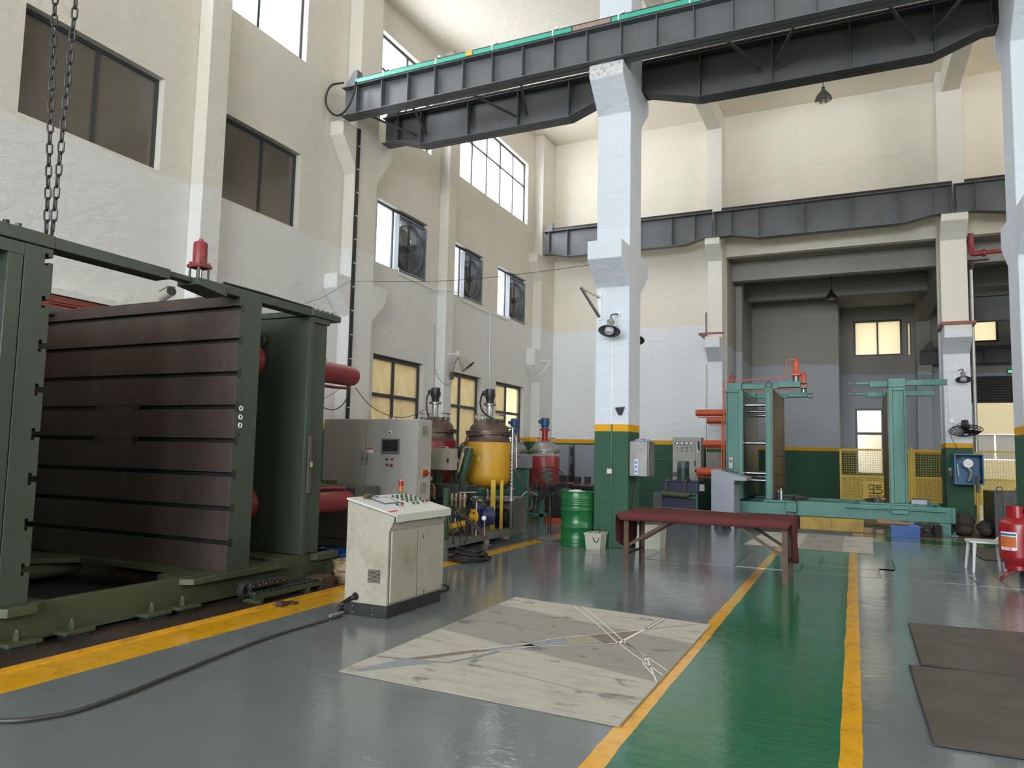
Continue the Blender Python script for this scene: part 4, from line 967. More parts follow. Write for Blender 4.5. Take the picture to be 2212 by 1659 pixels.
# green slanted oil filter cylinder
fa, fb = at(996, 1040, Y=11.2), at(1013, 980, Y=11.2)
FC = thing('oil_cooler', 'slanted dark green filter cylinder leaning beside the yellow tank', 'filter', (fa.x, fa.y, fa.z))
MB().cyl(fa, fb, .078, n=22).build('barrel', FGREEN, FC); ax = (fb-fa).normalized()
MB().cyl(fb, fb+ax*.03, .10, n=22).cyl(fb+ax*.03, fb+ax*.10, .06, n=16).build('head', FGREEN, FC)
MB().cyl(fa-ax*.03, fa, .10, n=22).build('foot_flange', FGREEN, FC)
MB().tube([fa-ax*.02+Vector((-.09, -.05, 0)), fb+Vector((-.12, -.05, 0)), fb+Vector((-.06, -.05, .12)), fb+ax*.1], .014, 7, smooth=1).build('side_pipe', SSTEEL, FC)
B(fa.x-.03, fa.x+.03, fa.y+.0, fa.y+.06, .219, fa.z-.02).build('stand', FGREEN, FC, smooth=False)
# second green filter behind the small control box
f2 = at(945, 985, Y=11.0)
F2 = thing('oil_cooler', 'upright green filter behind the small off-white control box', 'filter', (f2.x, f2.y, .218))
MB().lathe([(.06, .218), (.06, f2.z-.02), (.12, f2.z-.02), (.12, f2.z+.02), (.05, f2.z+.05), (.035, f2.z+.1)], (f2.x, f2.y, 0), 'z', 20).build('barrel', FGREEN, F2)
MB().tube([(f2.x, f2.y, f2.z+.1), (f2.x+.02, f2.y, f2.z+.13), at(965, 965, Y=11.0), at(985, 985, Y=11.0), at(990, 1000, Y=11.0)], .022, 8, smooth=2).build('outlet_pipe', STEEL, F2)
B(f2.x+.28, f2.x+.33, f2.y, f2.y+.05, .218, f2.z+.05).build('post', FGREEN, F2, smooth=False)
# small control box
cb0, cb1 = at(931, 968, Y=10.6), at(974.5, 1016, Y=10.6)
CBX = thing('control_box', 'small off-white control box between electrical cabinet and yellow tank', 'box', ((cb0.x+cb1.x)/2, 10.7, cb1.z))
B(cb0.x-.1, cb1.x, 10.6, 10.8, cb1.z, cb0.z).build('body', CABB, CBX, bevel=.004)
q = at(945, 990, Y=10.6); B(q.x+.02, cb1.x-.006, 10.594, 10.6, cb1.z+.01, cb0.z-.01).build('door', CABB, CBX, smooth=False)
q = at(968, 995, Y=10.6); B(q.x-.015, q.x+.015, 10.586, 10.594, q.z-.035, q.z+.035).build('latch', BLACK, CBX)
B(cb0.x+.12, cb0.x+.16, 10.7, 10.74, .218, cb1.z).build('post', FGREEN, CBX, smooth=False)
# black manifold block with valves
m0, m1 = at(938, 1045, Y=10.3), at(1003, 1078, Y=10.3)
MF = thing('valve_manifold', 'black hydraulic manifold block with brass valves under the yellow tank', 'machine', ((m0.x+m1.x)/2, 10.4, .218))
B(m0.x-.05, m1.x-.12, 10.3, 10.6, m1.z, m0.z).build('block', BLACK, MF, bevel=.01)
B(m0.x+.3, m1.x, 10.35, 10.75, m1.z+.1, m0.z-.02).build('block', BLACK, MF, bevel=.01)
B(m0.x, m0.x+.06, 10.4, 10.5, .218, m1.z).build('leg', BLACK, MF, smooth=False); B(m1.x-.08, m1.x-.02, 10.5, 10.6, .218, m1.z+.1).build('leg', BLACK, MF, smooth=False)
BRS = paint('brass_old', (.30, .21, .13), .45, .6, .4, (.12, .09, .06), 8)
for k in range(5):
    q = at(968+9*k, 1068, Y=10.28)
    v = MB().lathe([(.02, -.20), (.026, -.15), (.018, -.14), (.03, -.08), (.03, 0), (.02, .02)], q, 'z', 12).build('valve', BRS, MF)
    MB().bar(q+Vector((0, -.02, -.02)), q+Vector((.10 if k % 2 else .04, -.08, -.07-.02*(k % 3))), .014, .01).build('lever', SSTEEL, v, smooth=False)
MB().bar(at(990, 1064, Y=10.25), at(1029, 1063, Y=10.25), .012, .02).build('long_lever', SSTEEL, MF, smooth=False)
q = at(931, 1034, Y=10.25); MB().cyl(q, q+Vector((0, -.03, 0)), .045, n=18).build('pressure_gauge', DGREY, MF); MB().cyl(q+Vector((0, -.03, 0)), q+Vector((0, -.032, 0)), .038, n=18).build('gauge_face', WHITE, MF)
for k in range(4):
    q = at(928, 1045+7*k, Y=10.25); MB().tube([q+Vector((-.1, .1, .03)), q, q+Vector((.07, 0, -.02)), q+Vector((.1, 0, -.08))], .018, 7, smooth=1).build('brass_pipe', BRS, MF)
# blue strainer with yellow flanges
bp = at(1032, 1118, Y=10.75)
ST = thing('strainer', 'dark blue strainer with yellow bolted flange on the grey skid', 'pump', (bp.x, 10.75, .218))
MB().lathe([(.05, .222), (.075, .30), (.075, .64), (.13, .64), (.13, .70), (.09, .72)], (bp.x, 10.75, 0), 'z', 24).build('housing', NAVY, ST)
for k in range(6):
    an = 2*pi*k/6; MB().cyl((bp.x+.105*cos(an), 10.75+.105*sin(an), .70), (bp.x+.105*cos(an), 10.75+.105*sin(an), .75), .012, n=6).build('eye_bolt', STEEL, ST)
yq = Vector((bp.x+.0, 10.62, .52)); fd = Vector((-.35, -1, 0)).normalized()
fy = MB().cyl(yq+fd*.02, yq+fd*.06, .125, n=24).build('flange', YELT, ST)
MB().cyl(yq+fd*.06, yq+fd*.12, .06, .045, n=20).build('blind_cap', YELT, ST)
for k in range(4):
    an = pi/4+2*pi*k/4; s1 = fd.cross(Vector((0, 0, 1))); c_ = yq+fd*.06+s1*(.092*cos(an))+Vector((0, 0, .092*sin(an)))
    MB().cyl(c_, c_+fd*.015, .018, n=6).build('flange_bolt', BLACK, fy)
MB().cyl((bp.x+.02, 10.8, .52), (bp.x+.16, 10.95, .52), .15, n=24).build('blue_flange', NAVY, ST)
MB().cyl((bp.x-.6, 10.35, .33), (bp.x-.28, 10.35, .36), .06, n=16).cyl((bp.x-.28, 10.35, .36), (bp.x-.1, 10.5, .42), .05, n=16).build('yellow_pipe', YELT, ST)
q = at(1047, 1119, Y=10.6); MB().cyl(q, q+Vector((0, -.03, 0)), .042, n=18).build('pressure_gauge', SSTEEL, ST); MB().cyl(q+Vector((0, -.03, 0)), q+Vector((0, -.032, 0)), .035, n=18).build('gauge_face', WHITE, ST)
MB().cyl(q+Vector((0, 0, -.04)), (q.x, q.y, .23), .01, n=8).build('gauge_stem', BRS, ST)
# black electric motor
mo = thing('electric_motor', 'black electric motor on the skid behind the yellow tank legs', 'motor', (-5.78, 11.95, .218))
MB().lathe([(.10, -.17), (.14, -.16), (.145, -.13), (.145, .08), (.15, .09), (.15, .14), (.12, .16), (.001, .165)], (-5.78, 12.09, .40), 'x', 28).build('casing', RUBBER, mo)
for k in range(18):
    an = 2*pi*k/18; d = Vector((0, cos(an), sin(an)))
    MB().bar(Vector((-5.89, 12.09, .40))+d*.148, Vector((-5.70, 12.09, .40))+d*.148, .004, .014, up=d).build('cooling_fin', RUBBER, mo, smooth=False)
B(-5.90, -5.68, 11.98, 12.2, .219, .262).build('base', RUBBER, mo)
MB().ring((-5.92, 11.6, .46), .19, .018, 'y', 26, 7).build('drive_hose', RUBBER, mo)
# cables and hose spilling from the skid
HOSE = paint('hose_brown', (.13, .105, .085), .6, 0, .4, (.05, .04, .035), 6)
hp = [at(978, 1100, Y=10.2), at(985, 1108, X=-5.56), at(1010, 1122, X=-5.52), at(1028, 1138, X=-5.48), at(1047, 1158, X=-5.44), at(1053, 1172, X=-5.42), at(1046, 1186, X=-5.40)]
fh = MB(); pts = hp
for _ in range(3): pts = [pts[0]]+[p_ for i in range(len(pts)-1) for p_ in (pts[i]*.75+pts[i+1]*.25, pts[i]*.25+pts[i+1]*.75)]+[pts[-1]]
for i in range(len(pts)-1): fh.bar(pts[i], pts[i]+(pts[i+1]-pts[i])*1.15, .014, .085, up=(1, .3, .1))
tag(fh.build('flat_hose', HOSE), 'flat brown hose drooping from the skid to the floor', 'hose')
tag(MB().tube([at(990, 1102, Y=10.4), at(1000, 1086, Y=10.4), at(1003, 1070, Y=10.4)], .055, 10, smooth=2).build('bent_hose', HOSE), 'thick bent brown hose under the manifold block', 'hose')
cm = MB(); rnd = random.Random(3)
for k in range(9):
    Rr = .30-.02*k*rnd.random()-.012*k; cxx, cyy = -5.08+rnd.uniform(-.04, .04), 9.55+rnd.uniform(-.06, .06)
    pts = [(cxx+Rr*(1+.12*sin(3*a_+k))*cos(a_), cyy+Rr*(1.15+.1*cos(2*a_+k))*sin(a_), .018+.012*k+.012*sin(2*a_+k*1.7)) for a_ in [2*pi*i/26 for i in range(26)]]
    cm.tube(pts, .0115, 6, closed=True)
coil = tag(cm.build('cable_coil', RUBBER, kind=None), 'coil of black cable lying on the yellow line beside the skid', 'cable')
for k, (a, b_, c_) in enumerate(((972, 975, 980), (976, 990, 995), (981, 998, 1010), (970, 968, 985))):
    tag(MB().tube([at(a, 1092, X=-5.54), at(b_, 1130+6*k, X=-5.50), at(c_, 1158, X=-5.42), at(b_+4, 1176, X=-5.38), at(990+6*k, 1188, Z=.12)], .009, 6, smooth=2).build('hanging_cable', RUBBER),
        ['thin black cable falling straight from the valves to the coil', 'black cable looping toward the flat brown hose', 'black cable bulging right of the other skid cables', 'leftmost black cable from the valves beside the console'][k], 'cable')
tag(MB().tube([at(940, 1155, Z=.01)+Vector((0, 0, 0)), at(962, 1177, Z=.012), at(985, 1182, Z=.012)], .006, 6, smooth=1).build('white_rope', WHITEP), 'short white cord on the floor beside the cable coil', 'cord')

# ---- second tank group at the back
T3 = mixing_tank('mixing_tank', 'red mixing tank with shiny steel dome and blue motor near the drum', -6.97, 17.0, .375, .76, 1.50, 1.63, 2.45, REDT, REDT, [(-6.75, 16.72, .12), (-7.2, 16.8, .06)], SSTEEL, BLUEM, plain('bright_red', (.36, .012, .015), .35), SSTEEL, motor_r=.10, lz=0)
T4 = mixing_tank('mixing_tank', 'steel-domed mixing tank with blue motor behind the yellow tank', -7.9, 17.2, .37, .80, 1.48, 1.60, 2.45, TEAL, TEAL, [(-7.6, 16.9, .08), (-8.1, 17.0, .06)], SSTEEL, BLUEM, BLUEM, SSTEEL, motor_r=.10, lz=0)
TF = thing('tank_stand', 'teal welded steel stand behind the grey skid under the red tank', 'frame', (-7.0, 16.4, 0))
for x, y in ((-7.55, 15.6), (-6.45, 15.6), (-7.55, 17.5), (-6.45, 17.5)): B(x-.04, x+.04, y-.04, y+.04, 0, .60).build('leg', TEAL, TF, bevel=.003)
for z in (.12, .60):
    B(-8.4, -6.41, 15.56, 15.64, z, z+.08).build('rail', TEAL, TF, bevel=.003); B(-8.4, -6.41, 17.46, 17.54, z, z+.08).build('rail', TEAL, TF, bevel=.003)
    for x in (-8.36, -7.55, -6.45): B(x-.04, x+.04, 15.64, 17.46, z, z+.08).build('rail', TEAL, TF, bevel=.003)
q0, q1 = at(1102, 980, Y=15.3), at(1142, 1012, Y=15.3)
GB = thing('control_box', 'pale grey control box on teal posts right of the yellow tank', 'box', ((q0.x+q1.x)/2, 15.4, 0))
B(q0.x-.1, q1.x, 15.3, 15.52, q1.z, q0.z).build('body', MGREY, GB, bevel=.006)
B(q0.x, q1.x-.05, 15.36, 15.46, 0, q1.z).build('pedestal', TEAL, GB, bevel=.006)
q = at(1120, 986, Y=15.3); B(q.x-.05, q.x+.05, 15.292, 15.3, q.z-.008, q.z+.008).build('name_plate', REDP, GB)
MBK = thing('pump_box', 'black pump housing with orange base under the red steel-domed tank', 'machine', (-6.1, 16.0, 0))
a, b = at(1196, 1065, Y=16.0), at(1240, 1120, Y=16.0)
B(a.x-.15, b.x+.35, 15.9, 16.6, .10, a.z).build('housing', BLACK, MBK, bevel=.01); B(a.x-.13, b.x+.40, 15.8, 16.6, 0, .10).build('base', ORG, MBK, bevel=.006)
for k in range(6):
    q = at(1150+8*k, 1060, Y=15.95); MB().tube([q, q+Vector((.02, 0, -.2)), q+Vector((-.05+.03*k, .0, -.45))], .02, 6, smooth=1).build('pipe', STEEL if k % 2 else RUBBER, MBK)
def gcab(name, label, x0, x1, y0, z0, z1, dp=.5):
    t = thing(name, label, 'cabinet', ((x0+x1)/2, y0+dp/2, 0))
    B(x0, x1, y0, y0+dp, z0, z1).build('body', MGREY, t, bevel=.01)
    for zz in (z1-.35, z0+.08):
        v = B(x1+.001, x1+.008, y0+dp*.3, y0+dp*.72, zz, zz+.26).build('vent_grille', DGREY, t)
    for x in (x0+.06, x1-.06): B(x-.04, x+.04, y0+.1, y0+dp-.05, 0, z0).build('leg', DGREY, t, smooth=False)
gcab('storage_cabinet', 'wide blue-grey cabinet against the back wall right of the red tank', -8.9, -7.95, 21.3, .9, 1.86, .55)
gcab('storage_cabinet', 'narrow blue-grey cabinet against the back wall next to the main pillar', -7.85, -7.1, 21.6, .35, 1.86, .6)
BK = thing('steel_bench', 'dark bench with red bar and parts behind the green drum', 'bench', (-6.2, 19, 0))
a, b = at(1210, 1041, Y=18), at(1280, 1044, Y=18)
B(a.x-.6, b.x+.4, 18, 18.06, a.z-.04, a.z).build('red_bar', plain('pink_red', (.40, .12, .11), .5), BK); B(a.x-.6, b.x+.4, 18.1, 18.9, a.z-.28, a.z-.2).build('top', BLACK, BK)
for x in (a.x-.5, b.x+.3): B(x-.04, x+.04, 18.1, 18.2, 0, a.z-.28).build('leg', TEAL, BK); B(x-.04, x+.04, 18.0, 18.06, a.z-.28, a.z-.04).build('bracket', BLACK, BK)
for px_ in (1247, 1268): 
    q = at(px_, 1038, Y=17.95); B(q.x-.06, q.x+.06, 17.9, 18.1, q.z-.1, q.z+.1).build('clamp', BLACK, BK, bevel=.01)
B(a.x+.2, b.x+.3, 18.2, 18.7, a.z-.199, a.z-.07).build('tyre_like_part', RUBBER, BK, bevel=.04)

# ---- pedestal fan (industrial, seen slightly from behind)
fb = at(1187, 1166, Z=0)
PF = thing('pedestal_fan', 'large black pedestal fan with round base beside the green drum', 'fan', (fb.x, fb.y, 0))
MB().lathe([(.24, 0), (.245, .03), (.20, .05), (.05, .07), (.03, .10)], (fb.x, fb.y, 0), 'z', 32).build('base', paint('fan_base', (.10, .085, .075), .5, 0, .5, (.04, .035, .03), 6), PF)
MB().cyl((fb.x, fb.y, .08), (fb.x, fb.y, .92), .024, n=12).build('pole', RUBBER, PF)
fc = at(1190, 1052, Y=fb.y-.05); fn = Vector((-.78, .62, -.05)).normalized(); s1 = fn.cross(Vector((0, 0, 1))).normalized(); s2 = s1.cross(fn)
hub = Vector((fb.x, fb.y, .94))
MB().cyl(hub-fn*.02, hub-fn*.22, .075, .06, n=18).build('motor', RUBBER, PF)
FR = .375
cg = MB()
for rr, dd_ in ((.12, .10), (.22, .085), (.31, .05), (FR, 0)): cg.ring(hub+fn*(.02+dd_), rr, .0035, (s1, s2), 40, 4)
for rr, dd_ in ((.12, -.06), (.22, -.055), (.31, -.04)): cg.ring(hub+fn*(.02+dd_), rr, .0035, (s1, s2), 40, 4)
for k in range(44):
    an = 2*pi*k/44; d = s1*cos(an)+s2*sin(an)
    cg.tube([hub+fn*.125+d*.05, hub+fn*.12+d*.12, hub+fn*.105+d*.22, hub+fn*.07+d*.31, hub+fn*.02+d*FR], .0022, 3)
    cg.tube([hub-fn*.05+d*.07, hub-fn*.035+d*.22, hub-fn*.02+d*.31, hub+fn*.02+d*FR], .0022, 3)
g_ = cg.build('wire_guard', RUBBER, PF, kind='stuff')
MB().ring(hub+fn*.02, FR+.004, .008, (s1, s2), 44, 6).build('guard_rim', RUBBER, PF)
for k in range(3):
    an = 2*pi*k/3+1.75; d = s1*cos(an)+s2*sin(an); e = (s1*-sin(an)+s2*cos(an)+fn*.45).normalized(); n2 = d.cross(e)
    m = MB(); L_ = .33
    prof = [(.04, .03), (.14, .075), (.26, .09), (.33, .055)]
    P_ = [hub+fn*.03+d*a_+e*b_ for a_, b_ in prof]+[hub+fn*.03+d*a_-e*b_ for a_, b_ in prof[::-1]]
    P2 = [v+n2*.004 for v in P_]
    nn = len(P_); m.add(P_+P2, [tuple(range(nn)), tuple(range(2*nn-1, nn-1, -1))]+[(i, (i+1) % nn, (i+1) % nn+nn, i+nn) for i in range(nn)])
    m.build('blade', paint('blade_dark', (.03, .028, .025), .5, 0, .4, (.08, .07, .06), 6), PF, smooth=False)
MB().cyl(hub, hub+fn*.06, .05, .03, n=16).build('hub', RUBBER, PF)

# ---- green drum with rag
dc = Vector((-4.355, 12.18, 0)); DR = .292; DH = .925
DM = thing('steel_drum', 'green ribbed steel drum standing left of the main pillar', 'drum', dc)
pr = [(.001, .012), (DR-.012, .012), (DR-.006, 0), (DR+.004, .004), (DR+.004, .02), (DR-.006, .03)]
z = .05
def rib(z, h, d_): return [(DR-.006, z-h), (DR-.006+d_, z-h*.3), (DR-.006+d_, z+h*.3), (DR-.006, z+h)]
for zz, hh, dd_ in ((.07, .012, .004), (.10, .012, .004), (.13, .012, .004), (.315, .022, .015), (.61, .022, .015), (.70, .013, .005), (.735, .013, .005), (.77, .013, .005), (.805, .013, .005)): pr += rib(zz, hh, dd_)
pr += [(DR-.006, DH-.02), (DR+.006, DH-.012), (DR+.006, DH), (DR-.008, DH), (DR-.010, DH-.018), (.001, DH-.02)]
MB().lathe(pr, dc, 'z', 48).build('shell', BARRG, DM, ang=50)
MB().cyl(dc+Vector((.12, -.1, DH-.02)), dc+Vector((.12, -.1, DH-.006)), .03, n=14).build('bung', BARRG, DM)
def crumple(c, rx, ry, h, seed, n=12):
    rr = random.Random(seed); m = MB(); V = []; 
    for i in range(n+1):
        for j in range(n+1):
            u, v = i/n*2-1, j/n*2-1; r_ = max(abs(u), abs(v))
            V.append((c[0]+rx*u*(1+.12*rr.uniform(-1, 1)), c[1]+ry*v*(1+.12*rr.uniform(-1, 1)), c[2]+max(.004, h*(1-r_**2)*rr.uniform(.35, 1))))
    F_ = [(i*(n+1)+j, (i+1)*(n+1)+j, (i+1)*(n+1)+j+1, i*(n+1)+j+1) for i in range(n) for j in range(n)]
    k = len(V); V += [(x, y, c[2]+.001) for x, y, _ in V]; F2_ = [tuple(k+q for q in f[::-1]) for f in F_]
    bd = [j for j in range(n+1)]+[i*(n+1)+n for i in range(1, n+1)]+[n*(n+1)+j for j in range(n-1, -1, -1)]+[i*(n+1) for i in range(n-1, 0, -1)]
    S_ = [(bd[i], bd[(i+1) % len(bd)], bd[(i+1) % len(bd)]+k, bd[i]+k) for i in range(len(bd))]
    return m.add(V, F_+F2_+S_)
rg_ = paint('rag_white', (.66, .66, .68), .9, 0, .6, (.08, .08, .14), 30, (.5, .6))
tag(crumple((dc.x+.0, dc.y-.08, DH-.017), .15, .09, .06, 2).build('rag', rg_), 'crumpled white and dark rag on top of the green drum', 'rag')

# ---- plastic boxes beside the pillar
def tub(name, label, x0, x1, y0, y1, h, mat, lid=True, taper=.02):
    t = thing(name, label, 'box', ((x0+x1)/2, (y0+y1)/2, 0)); m = MB(); q_ = taper
    o = [(x0+q_, y0+q_, .001), (x1-q_, y0+q_, .001), (x1-q_, y1-q_, .001), (x0+q_, y1-q_, .001), (x0, y0, h), (x1, y0, h), (x1, y1, h), (x0, y1, h)]; w_ = .008
    i_ = [(x0+q_+w_, y0+q_+w_, .012), (x1-q_-w_, y0+q_+w_, .012), (x1-q_-w_, y1-q_-w_, .012), (x0+q_+w_, y1-q_-w_, .012), (x0+w_, y0+w_, h), (x1-w_, y0+w_, h), (x1-w_, y1-w_, h), (x0+w_, y1-w_, h)]
    m.add(o, [(0, 3, 2, 1), (0, 1, 5, 4), (1, 2, 6, 5), (2, 3, 7, 6), (3, 0, 4, 7)]); m.add(i_, [(0, 1, 2, 3), (0, 4, 5, 1), (1, 5, 6, 2), (2, 6, 7, 3), (3, 7, 4, 0)])
    m.add(o[4:]+i_[4:], [(0, 1, 5, 4), (1, 2, 6, 5), (2, 3, 7, 6), (3, 0, 4, 7)])
    m.build('body', mat, t, smooth=False)
    r = MB(); r.box(x0-.012, x1+.012, y0-.012, y0, h-.02, h+.003).box(x0-.012, x1+.012, y1, y1+.012, h-.02, h+.003).box(x0-.012, x0, y0, y1, h-.02, h+.003).box(x1, x1+.012, y0, y1, h-.02, h+.003)
    r.build('rim', mat, t, smooth=False)
    if lid: B(x0-.012, x1+.012, y0-.012, y1+.012, h+.003, h+.012).build('lid', mat, t, bevel=.004)
    return t
tb = tub('storage_tub', 'small off-white plastic tub with cable left of the main pillar foot', -4.05, -3.77, 11.68, 12.02, .26, BEIGE)
MB().tube([(-3.98, 11.75, .28), (-3.93, 11.72, .27), (-3.88, 11.66, .14), (-3.84, 11.66, .12), (-3.80, 11.68, .18), (-3.80, 11.75, .32), (-3.86, 11.8, .36), (-3.9, 11.82, .30)], .007, 6, smooth=2).build('cable', RUBBER, tb)
tub('storage_tub', 'taller off-white box on the floor behind the red clothed table', -3.38, -2.93, 12.3, 12.72, .36, BEIGE)
cp = crumple

# pipework and hoses round the yellow tank
PW = thing('pipework', 'rusty pipes, flanges and hoses on the right side of the yellow tank', 'pipes', (-5.55, 12.1, .74))
MB().tube([at(1098, 938, Y=12.15), at(1112, 938, Y=12.1), at(1116, 945, Y=12.1), at(1116, 1010, Y=12.1)], .02, 8, smooth=1).build('upper_pipe', STEEL, PW)
for (x, y) in ((1101, 938), (1104, 1057)):
    q = at(x, y, Y=12.1); MB().cyl(q-Vector((.03, 0, 0)), q-Vector((.015, 0, 0)), .055, n=18).cyl(q+Vector((.005, 0, 0)), q+Vector((.02, 0, 0)), .055, n=18).build('flange', STEEL, PW)
MB().tube([at(1072, 1056, Y=12.1), at(1104, 1057, Y=12.1), at(1112, 1058, Y=12.1)], .022, 8).build('lower_pipe', STEEL, PW)
for k in range(9):
    MB().ring(at(1103+.6*(k % 2), 985+8*k, Y=12.0), .014, .005, 'y', 8, 4).build('chain_link', STEEL, PW)
tag(MB().tube([at(1112, 1012, Y=12.0), at(1126, 1040, Y=12.3), at(1142, 1060, Y=12.6), at(1150, 1080, Y=12.9), at(1148, 1098, Y=13.0), at(1138, 1104, Y=13.0)], .02, 8, smooth=2).build('grey_hose', HOSE), 'grey hose curving down right of the stand pipe', 'hose')
tag(MB().tube([at(1125, 1078, Y=12.7), at(1130, 1066, Y=12.8), at(1145, 1060, Y=13.0), at(1170, 1078, Y=13.2)], .012, 7, smooth=2).build('braided_hose', SSTEEL), 'silver braided hose arching toward the black pump box', 'hose')
for k in range(5):
    tag(MB().tube([at(1005-2*k, 955+6*k, Y=11.5), at(994-2*k, 962+9*k, Y=11.3), at(984-2*k, 985+8*k, Y=11.1), at(982+k, 1012+6*k, Y=11.0), at(986+2*k, 1045, Y=10.9)], .014, 7, smooth=2).build('black_hose', RUBBER),
        'black hydraulic hose between small control box and green filter, %s from the top' % ['first', 'second', 'third', 'fourth', 'fifth'][k], 'hose', 'black hoses beside the green filter')
HV = thing('hand_valves', 'cluster of small silver hand valves in front of the yellow tank legs', 'valves', at(1010, 1075, Y=10.6))
for k, (x, y) in enumerate(((978, 1070), (990, 1075), (1002, 1073), (1012, 1077), (1024, 1074), (1034, 1080))):
    q = at(x, y, Y=10.55); v_ = MB().cyl(q, q+Vector((.06, 0, -.01)), .016, n=8).build('valve_body', SSTEEL, HV); MB().bar(q+Vector((.02, -.02, .02)), q+Vector((.10, -.05, .02-.05*(k % 2))), .012, .006).build('lever', SSTEEL, v_, smooth=False)
MB().cyl(at(972, 1078, Y=10.6), at(1036, 1082, Y=10.6), .02, n=10).build('header_pipe', STEEL, HV)
MB().cyl(at(985, 1080, Y=10.6), Vector((at(985, 1080, Y=10.6).x, 10.6, .22)), .018, n=8).cyl(at(1030, 1082, Y=10.6), Vector((at(1030, 1082, Y=10.6).x, 10.6, .22)), .018, n=8).build('riser', STEEL, HV)
for k in range(3):
    tag(MB().tube([(-5.75, 9.95+.1*k, .235), (-5.9, 10.2+.08*k, .25), (-5.72, 10.5, .24+.02*k), (-5.95, 10.75+.05*k, .25), (-5.8, 11.0, .24)], .012, 6, smooth=2).build('deck_cable', RUBBER),
        ['black cable looping on the skid deck nearest its edge', 'black cable crossing the middle of the skid deck', 'black cable at the back of the cable tangle on the skid deck'][k], 'cable')
# =====================================================================  CONTROL CONSOLE (front)
YN, YF = 5.80, 6.80
CS = thing('control_console', 'off-white sloping control console with rows of push buttons on a black plinth', 'console', (-4.17, 6.3, 0))
def sp(x, y): q = at(x, y, Y=YN); return (q.x, q.z)
xb, xf = -4.41, -3.93
top_b, top_f = sp(753.5, 1079), sp(853, 1114)
lip = sp(851, 1126); ny = sp(836.4, 1148)
prof = [(xb, .115), (xf, .115), (xf, ny[1]), (lip[0], lip[1]), (top_f[0]-.003, top_f[1]-.012), (xb, top_b[1]-.012)]
MB().prism(prof, 'y', YN, YF).build('body', CABB, CS, bevel=.004)
B(xb+.0, xf+.005, YN+.0, YF-.02, 0, .114).build('plinth', paint('plinth_black', (.016, .016, .018), .5, 0, .3, (.06, .05, .04), 8), CS, bevel=.003)
for x, z in ((xb+.10, .085), (xb+.33, .085), (xb+.10, .025), (xb+.33, .025)): MB().cyl((x, YN-.004, z), (x, YN, z), .006, n=8).build('plinth_screw', SSTEEL, CS)
n_ = Vector((top_f[0]-xb, 0, top_f[1]-top_b[1])); n_.normalize(); nrm = Vector((-n_.z, 0, n_.x))
if nrm.z < 0: nrm = -nrm
P0 = Vector((xb-.012, 0, top_b[1]-.002)); Lp = (Vector((top_f[0], 0, top_f[1]))-Vector((xb, 0, top_b[1]))).length+.035
th = .022
lid = MB(); pts = [(P0.x, P0.z), (P0.x+n_.x*Lp, P0.z+n_.z*Lp)]; e = Vector((pts[1][0], 0, pts[1][1]))
lid.prism([(pts[0][0], pts[0][1]), (pts[1][0], pts[1][1]), (pts[1][0]+nrm.x*th, pts[1][1]+nrm.z*th), (pts[0][0]+nrm.x*th, pts[0][1]+nrm.z*th)], 'y', YN-.012, YF+.012)
lid.prism([(e.x, e.z-.052), (e.x+.006, e.z-.052), (e.x+.006, e.z+nrm.z*th), (e.x, e.z+nrm.z*th)], 'y', YN-.012, YF+.012)
L_ = lid.build('top_panel', CONT, CS, bevel=.004)
PP = P0+nrm*th
def onp(x, y): return at(x, y, P=PP, N=nrm)
XD, YD = n_, Vector((0, 1, 0))
def pbox(c, sx, sy, h, mat, nm, par, bevel=.0, lab=None):
    return MB().obox(c+nrm*(h/2), XD, YD, nrm, sx, sy, h).build(nm, mat, par, bevel=bevel, label=lab)
b_gr = plain('button_green_dark', (.03, .07, .05), .4); b_wh = plain('button_body', (.42, .47, .42), .4); b_rd = plain('button_red', (.25, .02, .025), .4); b_gn = plain('button_green', (.015, .10, .05), .4)
ex = 5.185
def cz_(x, y): return (740+x/ex, 1020+y/ex)
def c6(x, y): return (740+x/10.055, 1060+y/10.055)
btn = [(1085, 135), (1180, 125), (1275, 112), (1365, 95), (1185, 165), (1280, 150), (1375, 140), (1475, 125, 'r'), (1290, 200), (1385, 188), (1480, 175), (1570, 160), (1395, 235), (1490, 220), (1580, 208), (1675, 190), (1538, 280), (1628, 272)]
for bb in btn:
    q = onp(*c6(bb[0], bb[1]+14)); base = pbox(q, .030, .030, .006, b_wh, 'push_button', CS, .002)
    MB().obox(q+nrm*.016, XD, YD, nrm, .022, .022, .020).build('cap', b_rd if len(bb) > 2 else b_gr, base, bevel=.003, label='red button cap' if len(bb) > 2 else None)
for x, y, m, r_ in ((1172, 345, b_gn, .018), (1285, 330, b_rd, .018), (1730, 262, BLACK, .017), (1822, 250, b_rd, .022)):
    q = onp(*c6(x, y)); b0 = MB().cyl(q, q+nrm*.012, r_*1.05, n=16).build('round_button', plain('collar', (.55, .5, .25) if r_ > .02 else (.5, .5, .48), .4), CS)
    MB().cyl(q+nrm*.012, q+nrm*.034, r_*.8, r_, n=16).build('cap', m, b0)
